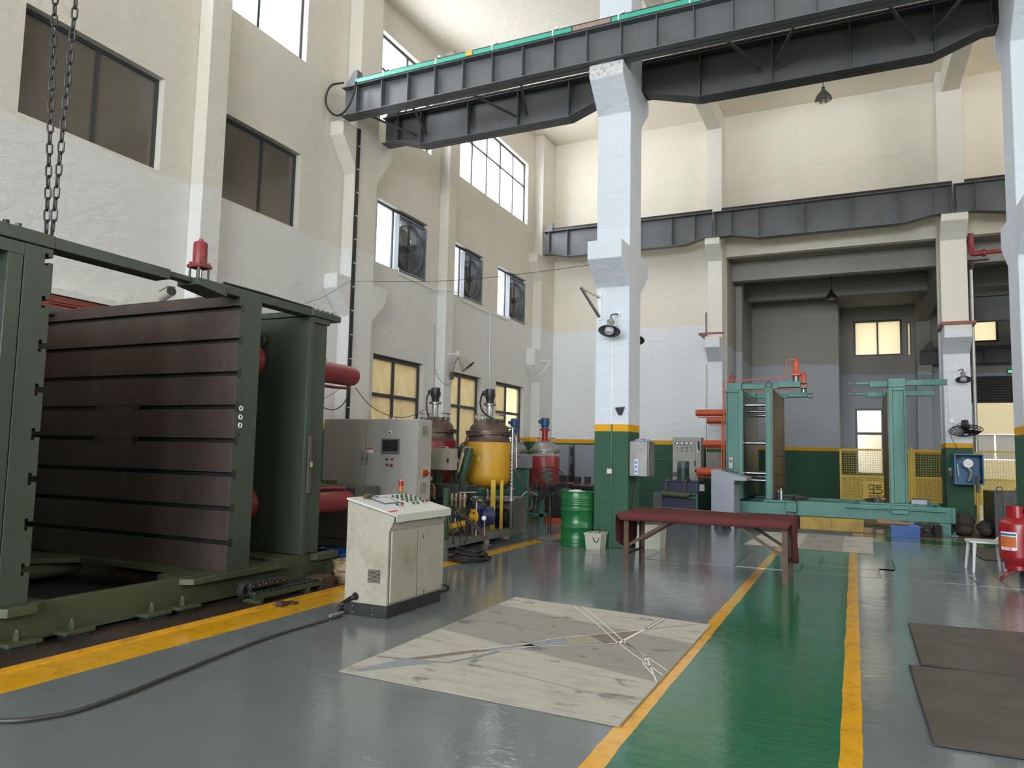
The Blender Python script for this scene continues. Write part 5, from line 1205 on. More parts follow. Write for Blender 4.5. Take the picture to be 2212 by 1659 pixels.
# tablet-like clear folder with sheet
t0 = [onp(*c6(590, 180)), onp(*c6(915, 300)), onp(*c6(1265, 262)), onp(*c6(935, 142))]
TP = thing('clipboard_sleeve', 'blue rimmed document sleeve lying on the console top', 'folder', t0[0])
def quad(pts, h0, h1): 
    m = MB(); m.add([p_+nrm*h0 for p_ in pts]+[p_+nrm*h1 for p_ in pts], [(3, 2, 1, 0), (4, 5, 6, 7), (0, 1, 5, 4), (1, 2, 6, 5), (2, 3, 7, 6), (3, 0, 4, 7)]); return m
quad(t0, .001, .007).build('sleeve', plain('sleeve_blue', (.05, .06, .15), .3), TP)
c_ = sum(t0, Vector())/4; quad([c_+(p_-c_)*.86 for p_ in t0], .0071, .0076).build('border', plain('pale_blue', (.30, .36, .50), .3), TP, smooth=False); quad([c_+(p_-c_)*.72 for p_ in t0], .0077, .0081).build('paper', plain('paper', (.62, .62, .58), .7), TP, smooth=False)
for k in range(5):
    a_ = c_+(t0[0]-c_)*.55+(t0[1]-t0[0])*(.08+.1*k); quad([a_, a_+(t0[1]-t0[0])*.02, a_+(t0[1]-t0[0])*.02+(t0[2]-t0[1])*.45, a_+(t0[2]-t0[1])*.45], .0082, .0084).build('ruled_line', plain('pencil', (.35, .33, .3)), TP, smooth=False)
# screwdriver
q0, q1, q2 = onp(*c6(475, 175)), onp(*c6(630, 165)), onp(*c6(770, 165))
SD = thing('screwdriver', 'screwdriver with dark yellow-striped handle on the console', 'tool', q0)
ax = (q1-q0).normalized(); h_ = nrm*.024
MB().cyl(q0+h_, q0+h_+(q1-q0)*.62, .022, .022, n=10).cyl(q0+h_+(q1-q0)*.62, q1+h_, .022, .012, n=10).build('handle', paint('handle_black', (.03, .025, .02), .4, 0, .6, (.35, .22, .03), 60, (.5, .6), 0), SD)
MB().cyl(q1+h_, q2+nrm*.016, .005, n=8).build('shaft', CHROME, SD)
# red and white card
cq = [onp(*c6(975, 455)), onp(*c6(1130, 525)), onp(*c6(1350, 478)), onp(*c6(1200, 415))]
CD = thing('label_card', 'red and white paper label at the near corner of the console top', 'label', cq[0])
quad(cq, .0005, .0012).build('card', plain('card_white', (.68, .64, .60), .6), CD, smooth=False)
quad([cq[0], cq[0]+(cq[1]-cq[0])*.38, cq[3]+(cq[2]-cq[3])*.38-(cq[2]-cq[1])*.12, cq[3]-(cq[2]-cq[1])*.12], .0013, .0017).build('red_band', plain('card_red', (.45, .05, .09), .6), CD, smooth=False)
text('lettering', '5S', .04, onp(*c6(1150, 492))+nrm*.002, (YD, -XD), plain('card_ink', (.45, .15, .22), .6), CD)
# signal tower behind the console top
sg = at(866, 1063, Y=7.02)
SG = thing('signal_tower', 'red, orange and green signal light tower behind the console', 'lamp', (sg.x, 7.02, 0))
z0_ = sg.z-.005
MB().cyl((sg.x, 7.02, .004), (sg.x, 7.02, z0_-.05), .012, n=10).cyl((sg.x, 7.02, 0), (sg.x, 7.02, .012), .06, n=16).build('stem', DGREY, SG)
for k, (nm, c) in enumerate((('green_lens', (.02, .16, .07)), ('orange_lens', (.50, .14, .02)), ('red_lens', (.35, .015, .03)))):
    MB().cyl((sg.x, 7.02, z0_-.05+k*.062), (sg.x, 7.02, z0_+.008+k*.062), .026, n=18).build(nm, plain(nm, c, .3), SG)
MB().cyl((sg.x, 7.02, z0_+.137), (sg.x, 7.02, z0_+.142), .024, n=18).build('cap', BEIGE, SG)
# doors, front apron, locks
for (a, b) in ((YN+.035, 6.285), (6.30, YF-.005)):
    B(xf+.0003, xf+.0012, a-.007, b+.006, .128, .807).build('door_gap', RUST, CS, smooth=False)
    d_ = B(xf+.0015, xf+.018, a, b, .135, .80).build('door', CABB, CS, bevel=.003)
    B(xf+.0182, xf+.0190, a+.012, b-.012, .147, .788).build('door_field', CABB, d_, smooth=False)
hp = [at(914, 1158, X=xf+.02), at(914, 1277, X=xf+.02)]
for q in hp:
    l_ = B(xf+.019, xf+.024, q.y-.014, q.y+.014, q.z-.022, q.z+.022).build('door_lock', SSTEEL, CS, bevel=.003); B(xf+.024, xf+.026, q.y-.005, q.y+.005, q.z-.008, q.z+.008).build('keyhole', BLACK, l_)
for px_, py_ in ((867, 1129), (950, 1117)):
    q = at(px_, py_, P=Vector((xf, 0, ny[1])), N=Vector((lip[1]-ny[1], 0, -(lip[0]-xf))))
    MB().cyl(q, q+Vector((.012, 0, -.006)), .014, n=14).build('cam_lock', SSTEEL, CS)
# side louvre (facing the camera)
a, b = at(794, 1227, Y=YN), at(822.5, 1263, Y=YN)
v = B(a.x, b.x, YN-.004, YN, b.z, a.z).build('vent_grille', CABB, CS, bevel=.002)
for k in range(10):
    z = b.z+.012+(a.z-b.z-.024)*(k+.5)/10; MB().obox(((a.x+b.x)/2, YN-.006, z), (1, 0, 0), (0, -1, .6), (0, .6, 1), (b.x-a.x)-.02, .010, .003).build('vent_slat', CABB, v, smooth=False)
B(a.x+.008, b.x-.008, YN-.0046, YN-.0041, b.z+.01, a.z-.01).build('dark_gap', BLACK, v, smooth=False)
# cable entering the near side, hose on floor
q = at(768, 1288, Y=YN)
MB().ring(q+Vector((0, -.004, 0)), .03, .008, 'y', 18, 6).build('grommet', RUBBER, CS)
tag(MB().tube([q+Vector((0, .02, 0)), q+Vector((0, -.05, 0)), at(745, 1300, Z=.10), at(729, 1313, Z=.05), at(735, 1318, Z=.03), at(748, 1312, Z=.02)+Vector((-.04, .02, 0))], .021, 8, smooth=3).build('power_cable', RUBBER), 'thick black cable looping out of the side of the console', 'cable')
tag(MB().tube([at(-60, 1556, Z=.018), at(0, 1558, Z=.018), at(60, 1556, Z=.018), at(190, 1533, Z=.018), at(440, 1430, Z=.018), at(580, 1375, Z=.018), at(700, 1340, Z=.018), at(738, 1329, Z=.018)], .0135, 8, smooth=3).build('floor_hose', plain('hose_dark', (.035, .032, .03), .5)), 'long dark hose snaking across the grey floor to the console', 'hose')
tag(MB().tube([Vector((xf+.03, 6.74, .17)), at(962, 1263, Z=.12), at(970, 1269, Z=.08), at(966, 1275, Z=.05), at(950, 1279, Z=.035)], .013, 8, smooth=2).build('cable_loop', RUBBER), 'short black cable loop at the far bottom corner of the console', 'cable')
tag(MB().cyl(at(713, 1331, Z=.022), at(742, 1322, Z=.022), .015, n=10).build('steel_pipe', SSTEEL), 'short bright steel pipe end lying left of the console plinth', 'pipe')

# crate, bucket, blocks
def crate(name, label, x0, x1, y0, y1, h, mat=BLUEP):
    t = tub(name, label, x0, x1, y0, y1, h, mat, lid=False, taper=.012)
    n = 6
    for k in range(n):
        x = x0+.03+(x1-x0-.06)*k/(n-1); B(x-.006, x+.006, y0-.004, y0+.006, .02, h-.02).build('rib', mat, t, smooth=False)
    return t
crate('plastic_crate', 'blue plastic crate beside the bucket behind the green press', -6.32, -5.74, 7.42, 7.85, .27)
BKT = thing('bucket', 'stained tan plastic bucket between the green press and the console', 'bucket', (-5.42, 7.14, 0))
MB().lathe([(.001, .004), (.125, .004), (.13, .01), (.143, .20), (.146, .20), (.150, .245), (.155, .25), (.155, .262), (.147, .262), (.145, .24), (.125, .02), (.001, .02)], (-5.42, 7.14, 0), 'z', 30).build('body', WOOD, BKT)
MB().lathe([(.144, .13), (.146, .132), (.147, .155), (.1445, .157)], (-5.42, 7.14, 0), 'z', 30).build('label_band', paint('band_dark', (.05, .04, .035), .6, 0, .7, (.4, .3, .15), 18, (.48, .6), 0), BKT)
MB().cyl((-5.42, 7.14, .19), (-5.42, 7.14, .20), .135, n=24).build('scrap_fill', paint('scrap', (.05, .045, .04), .5, .5, .6, (.2, .18, .15), 40), BKT)
q = at(600, 1311, Z=0); tag(MB().box(q.x-.035, q.x+.045, q.y, q.y+.09, .0, .045).build('steel_block', RUST, bevel=.004), 'small dark rusty block sitting on the wide yellow line', 'block')
q = at(626, 1306, Z=0); tag(MB().box(q.x-.05, q.x+.05, q.y, q.y+.07, .0, .016).box(q.x-.04, q.x+.055, q.y+.012, q.y+.062, .0161, .028).build('steel_plates', RUST, bevel=.003), 'two thin rusty plates beside the small block', 'plate')
q = at(545, 1405, Z=0); tag(MB().obox(q+Vector((0, 0, .004)), (1, .3, 0), (-.3, 1, 0), (0, 0, 1), .03, .012, .008).build('scrap_bit', RUST), 'tiny dark metal scrap on the grey floor left of the rug', 'scrap')

# =====================================================================  RUGS AND MATS
def slab(name, label, cat, pts, h, mat, n=10, edge=None, wav=.003, seed=1):
    """thin flexible sheet over a quad given by its four floor corners"""
    rr = random.Random(seed); a, b, c, d = [Vector(p_) for p_ in pts]; V = []
    for i in range(n+1):
        for j in range(n+1):
            u, v = i/n, j/n; q = (a*(1-u)+b*u)*(1-v)+(d*(1-u)+c*u)*v
            V.append((q.x, q.y, h+wav*rr.random()))
    F1 = [(i*(n+1)+j, (i+1)*(n+1)+j, (i+1)*(n+1)+j+1, i*(n+1)+j+1) for i in range(n) for j in range(n)]
    k = len(V); V += [(x, y, .0006) for x, y, _ in V]
    bd = [j for j in range(n+1)]+[i*(n+1)+n for i in range(1, n+1)]+[n*(n+1)+j for j in range(n-1, -1, -1)]+[i*(n+1) for i in range(n-1, 0, -1)]
    m = MB().add(V, F1+[tuple(k+q for q in f[::-1]) for f in F1]+[(bd[i], bd[(i+1) % len(bd)], bd[(i+1) % len(bd)]+k, bd[i]+k) for i in range(len(bd))])
    cen = (a+b+c+d)/4; t = thing(name, label, cat, (cen.x, cen.y, 0)); m.build('sheet', mat, t)
    if edge:
        for p_, q_ in ((a, b), (b, c), (c, d), (d, a)):
            L2 = (q_-p_).length; mm = max(2, int(L2/.25)); E_ = [p_+(q_-p_)*(i/mm)+Vector((0, 0, h*.5+wav*.5)) for i in range(mm+1)]
            MB().tube(E_, h*.62, 6).build('bound_edge', edge, t)
    return t
edgem = plain('rug_edge', (.30, .27, .23), .9)
ra, rb, rc, rd = at(733, 1452, Z=0), at(1113, 1292, Z=0), at(1535, 1352, Z=0), at(1338, 1571, Z=0)
RG = slab('area_rug', 'large pale woven rug with footprints in front of the red clothed table', 'rug', [ra, rb, rc, rd], .010, RUG, 14, edgem, .003, 4)
# woven lines and coloured shards of the rug pattern (flat inlays)
def inlay(pts, mat, nm, z=.0142, w=None, par=RG):
    P_ = [at(x, y, Z=z) for x, y in pts]
    m = MB()
    if w:
        for p_, q_ in zip(P_[:-1], P_[1:]):
            d = (q_-p_).normalized(); s_ = Vector((-d.y, d.x, 0))*w/2; m.add([p_-s_, q_-s_, q_+s_, p_+s_], [(0, 1, 2, 3)])
    else: m.add(P_, [tuple(range(len(P_)))])
    m.v = [(x, y, z) for x, y, _ in m.v]
    return m.build(nm, mat, par, smooth=False)
def z1(x, y): return (680+x/2.5136, 1250+y/2.5136)
rl = paint('rug_white_line', (.72, .70, .64), .9, 0, .2, (.4, .38, .33), 8, bmp=0); rgy = paint('rug_blue_grey', (.25, .27, .30), .95, 0, .4, (.2, .18, .16), 8, bmp=0)
rtn = paint('rug_tan', (.33, .28, .22), .95, 0, .4, (.22, .18, .15), 8, bmp=0); rbr = paint('rug_brown', (.20, .155, .125), .95, 0, .4, (.14, .11, .09), 8, bmp=0)
inlay([z1(1340, 325), z1(1480, 305), z1(1590, 350), z1(1400, 357)], rtn, 'tan_patch'); inlay([z1(1478, 303), z1(1775, 280), z1(1650, 352), z1(1590, 354)], rbr, 'brown_patch')
inlay([z1(1120, 365), z1(1340, 322), z1(1400, 358), z1(1200, 365)], rgy, 'blue_grey_patch'); inlay([z1(900, 385), z1(1165, 350), z1(1200, 365), z1(960, 392)], rgy, 'blue_grey_patch')
inlay([z1(500, 432), z1(880, 385), z1(960, 388), z1(570, 436)], rbr, 'brown_patch'); inlay([z1(170, 500), z1(500, 432), z1(700, 450), z1(260, 500)], rgy, 'blue_grey_patch')
for pts, w_ in (([z1(890, 385), z1(1160, 350), z1(1330, 320), z1(1780, 278)], .012), ([z1(940, 392), z1(1200, 367), z1(1650, 352)], .012), ([z1(1410, 150), z1(1520, 235), z1(1650, 352), z1(1890, 525)], .012), ([z1(1455, 152), z1(1560, 235), z1(1690, 350), z1(1915, 500)], .012),
                ([z1(1645, 352), z1(1800, 270)], .03), ([z1(1690, 350), z1(1800, 420), z1(1855, 560)], .012), ([z1(1800, 425), z1(1782, 460), z1(1835, 520)], .012), ([z1(1795, 275), z1(1900, 215)], .012)):
    inlay(pts, rl, 'white_line', .0148, w_)
inlay([z1(1780, 275), z1(2080, 245)], rgy, 'grey_line', .0148, .01); inlay([z1(1800, 270), z1(1895, 218)], rgy, 'grey_line', .0146, .05)
inlay([z1(340, 420), z1(720, 455), z1(1000, 395)], rgy, 'grey_line', .0148, .025); inlay([z1(640, 420), z1(1100, 520), z1(1760, 680)], rgy, 'grey_line', .0148, .006)
slab('area_rug', 'smaller pale rug with grey blocks behind the red clothed table', 'rug', [at(1608, 1177, Z=0), at(1652, 1150, Z=0), at(1885, 1163, Z=0), at(1887, 1198, Z=0)], .012, RUG2, 8, edgem, .004, 5)
a, b, c, d = at(1963, 1348, Z=0), at(1990, 1438, Z=0), at(2212, 1466, Z=0), at(2212, 1370, Z=0)
slab('floor_mat', 'brown floor mat at the right edge, the farther of the two near mats', 'mat', [a, b, b+(c-b)*1.9, a+(d-a)*1.6], .012, BROWNM, 8, BLACK, .004, 6)
a, b, c, d = at(1965, 1440, Z=0), at(2018, 1612, Z=0), at(2212, 1642, Z=0), at(2212, 1467, Z=0)
slab('floor_mat', 'brown floor mat in the lower right corner, nearest to the viewer', 'mat', [a, b, b+(c-b)*2.2, a+(d-a)*1.9], .012, BROWNM, 8, BLACK, .004, 7)
a, b, c = at(2085, 1183, Z=0), at(2125, 1210, Z=0), at(2212, 1214, Z=0)
slab('floor_mat', 'dark brown mat on the floor behind the white plastic stool', 'mat', [a, b, c+(c-b)*.4, a+(c-b)*1.5], .012, BROWNM, 6, BLACK, .004, 8)

# =====================================================================  TABLE WITH RED CLOTH
TX0, TX1, TY0, TY1, TZ = -2.93, -.74, 9.83, 10.93, .775
TB = thing('trestle_table', 'steel trestle table with angle iron legs under the maroon cloth', 'table', ((TX0+TX1)/2, (TY0+TY1)/2, 0))
TBM = paint('table_steel', (.075, .040, .020), .55, .2, .6, (.04, .028, .02), 6)
B(TX0+.03, TX1-.03, TY0+.03, TY1-.03, TZ-.055, TZ-.012).build('top', TBM, TB, smooth=False)
lgx = (-2.84, -.80); 
for x in lgx:
    s_ = 1 if x < -2 else -1
    for y, yy in ((9.92, 1), (10.78, -1)):
        MB().box(x-.035, x+.035, y-.004, y+.004, 0, TZ-.056).box(x-s_*.035, x-s_*.027, y, y+yy*.06, 0, TZ-.056).build('leg', TBM, TB, smooth=False)
        MB().bar((x+s_*.03, y+yy*.02, .34), (x+s_*.62, y+yy*.02, TZ-.07), .012, .04).build('brace', TBM, TB, smooth=False)
    B(x-.012, x+.012, 9.93, 10.77, .20, .225).build('stretcher', TBM, TB, smooth=False)
# draped cloth
def cloth():
    m = MB(); nx, ny_ = 60, 26; rr = random.Random(9); V = []
    drL, drR, drF, drB = .52, .58, .10, .09
    def path(s, a, b, da, db, r=.03):      # position across the table incl. rounded drop
        if s < a: 
            d = a-s; 
            return (a-min(d, r)*.7, -max(0, d-.0)*.98)
        if s > b:
            d = s-b; return (b+min(d, r)*.7, -max(0, d)*.98)
        return (s, 0)
    for i in range(nx+1):
        s = TX0-drL+(TX1-TX0+drL+drR)*i/nx
        for j in range(ny_+1):
            t_ = TY0-drF+(TY1-TY0+drF+drB)*j/ny_
            x, dz1 = path(s, TX0, TX1, 0, 0); y, dz2 = path(t_, TY0, TY1, 0, 0)
            dz = min(dz1, dz2) if (dz1 and dz2) else dz1+dz2
            hang = max(0, -dz1)
            # end panels hang as flaps, narrower towards the hem
            if dz1 < 0:
                k = min(1, hang/.5); y = (TY0+TY1)/2+(y-(TY0+TY1)/2)*(1-.10*k)+.02*sin(7*y+3*hang)*k
                x += (.03*sin(9*y+2)*k+.012*k)*(1 if s > TX1 else -1)
                dz = dz1*(1-.28*abs((y-(TY0+TY1)/2)/.55)**2)
                if dz2 < 0: x += (.0)
            z = TZ+.004+dz+.004*noise_(s*5, t_*5)
            V.append((x, y, z))
    F_ = [(i*(ny_+1)+j, (i+1)*(ny_+1)+j, (i+1)*(ny_+1)+j+1, i*(ny_+1)+j+1) for i in range(nx) for j in range(ny_)]
    m.add(V, F_); return m
def noise_(a, b): return sin(a*1.7+sin(b*2.1))*cos(b*1.3+a*.7)
CL = cloth().build('tablecloth', FELT, smooth=True, ang=70)
md = CL.modifiers.new('thickness', 'SOLIDIFY'); md.thickness = .006; md.offset = 1
tag(CL, 'maroon felt cloth draped over the trestle table', 'tablecloth')
def tp(x, y, z=TZ+.016): return at(x, y, Z=z)
PB = thing('scraper_bar', 'long thin metal bar lying lengthwise on the maroon cloth', 'bar', tp(1500, 1103))
a, b, c = tp(1418, 1095), tp(1590, 1108), tp(1624, 1110)
MB().bar(a, b, .035, .006).build('blade', paint('bar_metal', (.20, .16, .14), .5, .5, .4, (.08, .06, .05), 10), PB, smooth=False)
MB().bar(b, c, .05, .012).build('handle', RUST, PB, bevel=.003)

# =====================================================================  MAIN PILLAR FITTINGS
PY = CY0
def wall_lamp(name, label, cx, cy, ztop, r, wall_pt, par=None, globe=True, mat=None):
    t = thing(name, label, 'lamp', (cx, cy, ztop-.30))
    mat = mat or paint('lamp_enamel', (.26, .26, .245), .4, .3, .5, (.10, .08, .06), 8)
    TM = Matrix.Translation((cx, cy, ztop)) @ Matrix.Rotation(R(-24), 4, 'X') @ Matrix.Translation((-cx, -cy, -ztop))
    sh_ = MB().lathe([(r, -.20), (r*1.01, -.195), (r*.55, -.125), (r*.30, -.095), (r*.28, -.03), (r*.34, -.02), (r*.34, .01), (r*.18, .03), (r*.15, .06)], (cx, cy, ztop), 'z', 32, cap=False).xf(TM).build('shade', mat, t, ang=50)
    MB().lathe([(r*.985, -.199), (r*.53, -.13), (r*.28, -.10), (.001, -.098)], (cx, cy, ztop), 'z', 32, cap=False).xf(TM).build('reflector', DGREY, sh_, ang=50)
    if globe: MB().lathe([(.001, -.235), (r*.36, -.23), (r*.43, -.21), (r*.43, -.14), (r*.25, -.12)], (cx, cy, ztop), 'z', 24).xf(TM).build('globe', plain('milk_glass', (.62, .62, .66), .3), t)
    w_ = Vector(wall_pt); MB().tube([(cx, cy, ztop+.05), (cx, cy, ztop+.11), Vector((cx, cy, ztop+.13))*.5+w_*.5, w_], .014, 8, smooth=2).build('arm', DGREY, t)
    d = (w_-Vector((cx, cy, w_.z))).normalized(); MB().cyl(w_, w_-d*.015, .04, n=14).build('wall_plate', WHITE, t)
    return t
q = at(1320, 715, Y=11.82)
wall_lamp('wall_lamp', 'bell-shaped wall lamp with milky globe on the front of the main pillar', q.x, 11.80, q.z+.16, .185, (q.x+.03, PY-.002, q.z+.34))
wall_lamp('wall_lamp', 'wall lamp on the rear face of the main pillar, only its rim showing', -3.62, 13.16, 3.86, .185, (-3.62, 12.862, 4.04))
def brk(px_pts, nm, label):
    t = thing(nm, label, 'bracket', (-4.2, PY-.02, 3.93))
    return t
BR = thing('steel_bracket', 'white triangular steel bracket on the upper left of the main pillar', 'bracket', (-4.0, PY-.02, 3.93))
y_ = PY-.03
B(-3.99, -3.94, y_-.01, PY-.002, 3.90, 4.36).build('back_plate', WHITE, BR, smooth=False)
MB().bar((-3.97, y_-.03, 4.30), (-4.20, y_-.35, 4.42), .035, .035).build('arm', BEIGE, BR, smooth=False); MB().bar((-3.97, y_-.03, 3.95), (-4.20, y_-.35, 4.42), .035, .035).build('strut', DGREY, BR, smooth=False)
q = at(1340, 886, Y=PY)
SP = thing('junction_horn', 'small black wedge-shaped speaker on the main pillar front', 'speaker', (q.x, PY-.03, q.z-.07))
MB().add([(q.x-.085, PY-.002, q.z+.05), (q.x+.085, PY-.002, q.z+.06), (q.x+.03, PY-.002, q.z-.09), (q.x-.03, PY-.002, q.z-.09), (q.x-.075, PY-.07, q.z+.03), (q.x+.075, PY-.07, q.z+.04), (q.x+.02, PY-.05, q.z-.07), (q.x-.02, PY-.05, q.z-.07)],
         [(0, 1, 2, 3), (4, 5, 6, 7), (0, 1, 5, 4), (1, 2, 6, 5), (2, 3, 7, 6), (3, 0, 4, 7)]).build('body', BLACK, SP, smooth=False)
cx_ = at(1322, 900, Y=PY).x
q = at(1317, 1018, Y=PY)
tag(MB().tube([(cx_, PY-.012, 3.55), (cx_, PY-.012, 2.09)], .012, 7).build('conduit', WHITE), 'thin white conduit running down the front of the main pillar', 'pipe')
tag(MB().tube([(cx_, PY-.012, 2.085), (cx_, PY-.012, q.z+.05)], .012, 7).build('conduit', plain('conduit_green', (.04, .13, .07), .5)), 'green painted conduit between yellow band and switch on the main pillar', 'pipe')
tag(MB().tube([(cx_, PY-.012, q.z-.05), (cx_, PY-.012, .0)], .012, 7).build('conduit', plain('conduit_green', (.04, .13, .07), .5)), 'green painted conduit from the pillar switch down to the floor', 'pipe')
SW = thing('wall_switch', 'small square double switch box low on the green pillar base', 'switch', (q.x, PY-.02, q.z-.05))
B(q.x-.045, q.x+.045, PY-.03, PY-.0, q.z-.045, q.z+.045).build('plate', BEIGE, SW, bevel=.005); B(q.x-.03, q.x-.004, PY-.036, PY-.03, q.z-.03, q.z+.03).build('rocker', WHITEP, SW); B(q.x+.004, q.x+.03, PY-.036, PY-.03, q.z-.03, q.z+.03).build('rocker', WHITEP, SW)
# electrical box on the right side of the pillar with power strip and rag
EX = -3.45
a, b, c = at(1361, 957, X=EX+.02), at(1397, 962, Y=12.2), at(1378, 1027, X=EX+.02)
EB = thing('electrical_box', 'grey steel electrical box on the right side of the main pillar', 'box', (EX+.17, 12.45, 1.2))
bx0, bx1, by0, by1, bz0, bz1 = EX+.001, EX+.33, 12.2, 12.62, 1.21, 1.80
B(bx0, bx1-.02, by0, by1, bz0, bz1).build('body', paint('galv_box', (.24, .245, .25), .4, .5, .6, (.16, .12, .09), 4, (.4, .75)), EB, bevel=.008)
B(bx1-.018, bx1, by0+.01, by1-.01, bz0+.01, bz1-.01).build('door', MATS['galv_box'], EB, bevel=.004)
MB().tube([(EX+.12, 12.3, bz0), (EX+.05, 12.25, bz0-.3), (EX+.02, 12.25, .4)], .012, 7, smooth=1).build('cable', RUBBER, EB)
PS = thing('power_strip', 'white power strip with blue sockets hanging on the electrical box', 'power strip', (EX+.13, 12.18, 1.22))
B(EX+.095, EX+.165, 12.17, 12.199, 1.24, 1.50).build('body', WHITEP, PS, bevel=.008)
for k in range(3): B(EX+.108, EX+.152, 12.165, 12.17, 1.27+.075*k, 1.32+.075*k).build('socket', plain('socket_blue', (.08, .25, .55), .4), PS)
tag(crumple((EX+.17, 12.42, bz1+.001), .15, .18, .07, 5).build('rag', paint('blue_rag', (.50, .52, .60), .9, 0, .7, (.05, .08, .28), 16, (.48, .55))), 'crumpled blue and white rag on top of the pillar electrical box', 'rag')
q = at(1403, 962, Y=BY-.01)
LB = thing('wall_sign', 'small red and white arrow-shaped sign on the back wall by the pillar', 'sign', (q.x+.1, BY-.01, q.z-.1))
a, b = at(1396, 956, Y=BY-.02), at(1414, 966, Y=BY-.02)
MB().prism([(a.x, b.z), (b.x-.05, b.z), (b.x, (a.z+b.z)/2+.02), (b.x, a.z), (a.x, a.z)], 'y', BY-.02, BY-.005).build('board', RINK, LB, smooth=False)
MB().cyl((a.x-.05, BY-.021, (a.z+b.z)/2+.03), (a.x-.05, BY-.008, (a.z+b.z)/2+.03), .10, n=20).build('disc', WHITE, LB)
text('lettering', '禁止吸烟', .052, ((a.x+b.x)/2+.01, BY-.0215, (a.z+b.z)/2+.03), ((1, 0, 0), (0, 0, 1)), WINK, LB)
# =====================================================================  TEAL PRESS (rear)
TP_ = thing('platen_press', 'teal platen press with orange cylinders against the back of the hall', 'press', (-.5, 20, 0))
FY, RYY = 18.5, 21.8
def tb_(nm, *a, m=TEAL, bv=.008, lab=None): return B(*a).build(nm, m, TP_, bevel=bv, label=lab)
# left head
tb_('head_plate', -2.52, -2.43, FY, RYY, .58, 3.22)
tb_('head_plate', -2.83, -2.79, FY+.05, RYY, .58, 3.22)
tb_('head_web', -2.79, -2.52, FY+.06, FY+.10, .58, 3.18)
tb_('head_rim', -2.84, -2.52, FY, FY+.10, 3.16, 3.22); tb_('head_rim', -2.84, -2.52, FY, FY+.10, .58, .64)
tb_('head_body', -2.79, -2.52, FY+.10, RYY, .60, 3.20, bv=0)
tb_('top_block', -2.80, -2.46, FY+.05, FY+.35, 3.221, 3.40)
tb_('top_block', -2.80, -2.46, RYY-.35, RYY-.05, 3.221, 3.40)
B(-2.429, -2.424, FY+.05, RYY-.03, .62, 3.18).build('polished_face', paint('worn_platen', (.22, .24, .22), .3, .6, .5, (.10, .09, .07), 2, (.4, .7), .05, True), TP_, smooth=False)
# moving platen
B(-1.90, -1.765, FY, RYY, .60, 3.25).build('platen', TEAL, TP_, bevel=.008)
B(-1.764, -1.735, FY+.02, RYY-.02, .62, 3.23).build('platen_face', TEALP, TP_, bevel=.004)
tb_('platen_rim', -1.905, -1.76, FY-.015, FY-.001, 3.18, 3.25); tb_('platen_rim', -1.905, -1.875, FY-.015, FY-.001, .60, 3.18); tb_('platen_rim', -1.79, -1.76, FY-.015, FY-.001, .60, 3.18)
MB().ring((-1.83, FY+.1, 3.33), .075, .016, 'y', 20, 7).build('lifting_eye', DGREY, TP_)
# tool studs on the platen face
for z in (1.62, 1.18, .90):
    MB().cyl((-1.73, 18.9, z), (-1.5, 18.9, z+.01), .012, n=8).build('tool_stud', BLACK, TP_)
tb_('platen_shoe', -1.95, -1.25, FY-.10, FY+.7, .545, .598); tb_('platen_shoe', -1.95, -1.45, RYY-.5, RYY+.1, .545, .598)
# right head with brown face to the left
tb_('platen', .74, 1.05, FY+.09, RYY, .60, 3.20); tb_('head_web', .80, 1.04, FY+.05, FY+.089, .64, 3.14)
tb_('head_rim', .72, .80, FY, FY+.089, .58, 3.22); tb_('head_rim', 1.02, 1.06, FY, FY+.089, .58, 3.14); tb_('head_rim', .80, 1.06, FY, FY+.089, 3.14, 3.22); tb_('head_rim', .80, 1.02, FY, FY+.089, .58, .64)
B(.70, .739, FY+.03, RYY-.02, .62, 3.18).build('platen_face', TEALP, TP_, bevel=.004)
tb_('top_block', .72, 1.07, FY+.02, FY+.40, 3.225, 3.42); tb_('top_block', .72, 1.07, RYY-.4, RYY-.02, 3.225, 3.42)
for k in range(3): MB().cyl((.79+.1*k, FY+.2, 3.42), (.79+.1*k, FY+.2, 3.445), .022, n=6).build('cap_bolt', TEAL, TP_)
MB().prism([(.1, FY-.12), (1.4, FY-.12), (1.55, FY+.05), (1.55, FY+.6), (.05, FY+.6), (.0, FY+.0)], 'z', .601, .64).build('platform', TEAL, TP_, bevel=.005)
tb_('platform_lug', .72, 1.05, 18.20, 18.297, .42, .60)
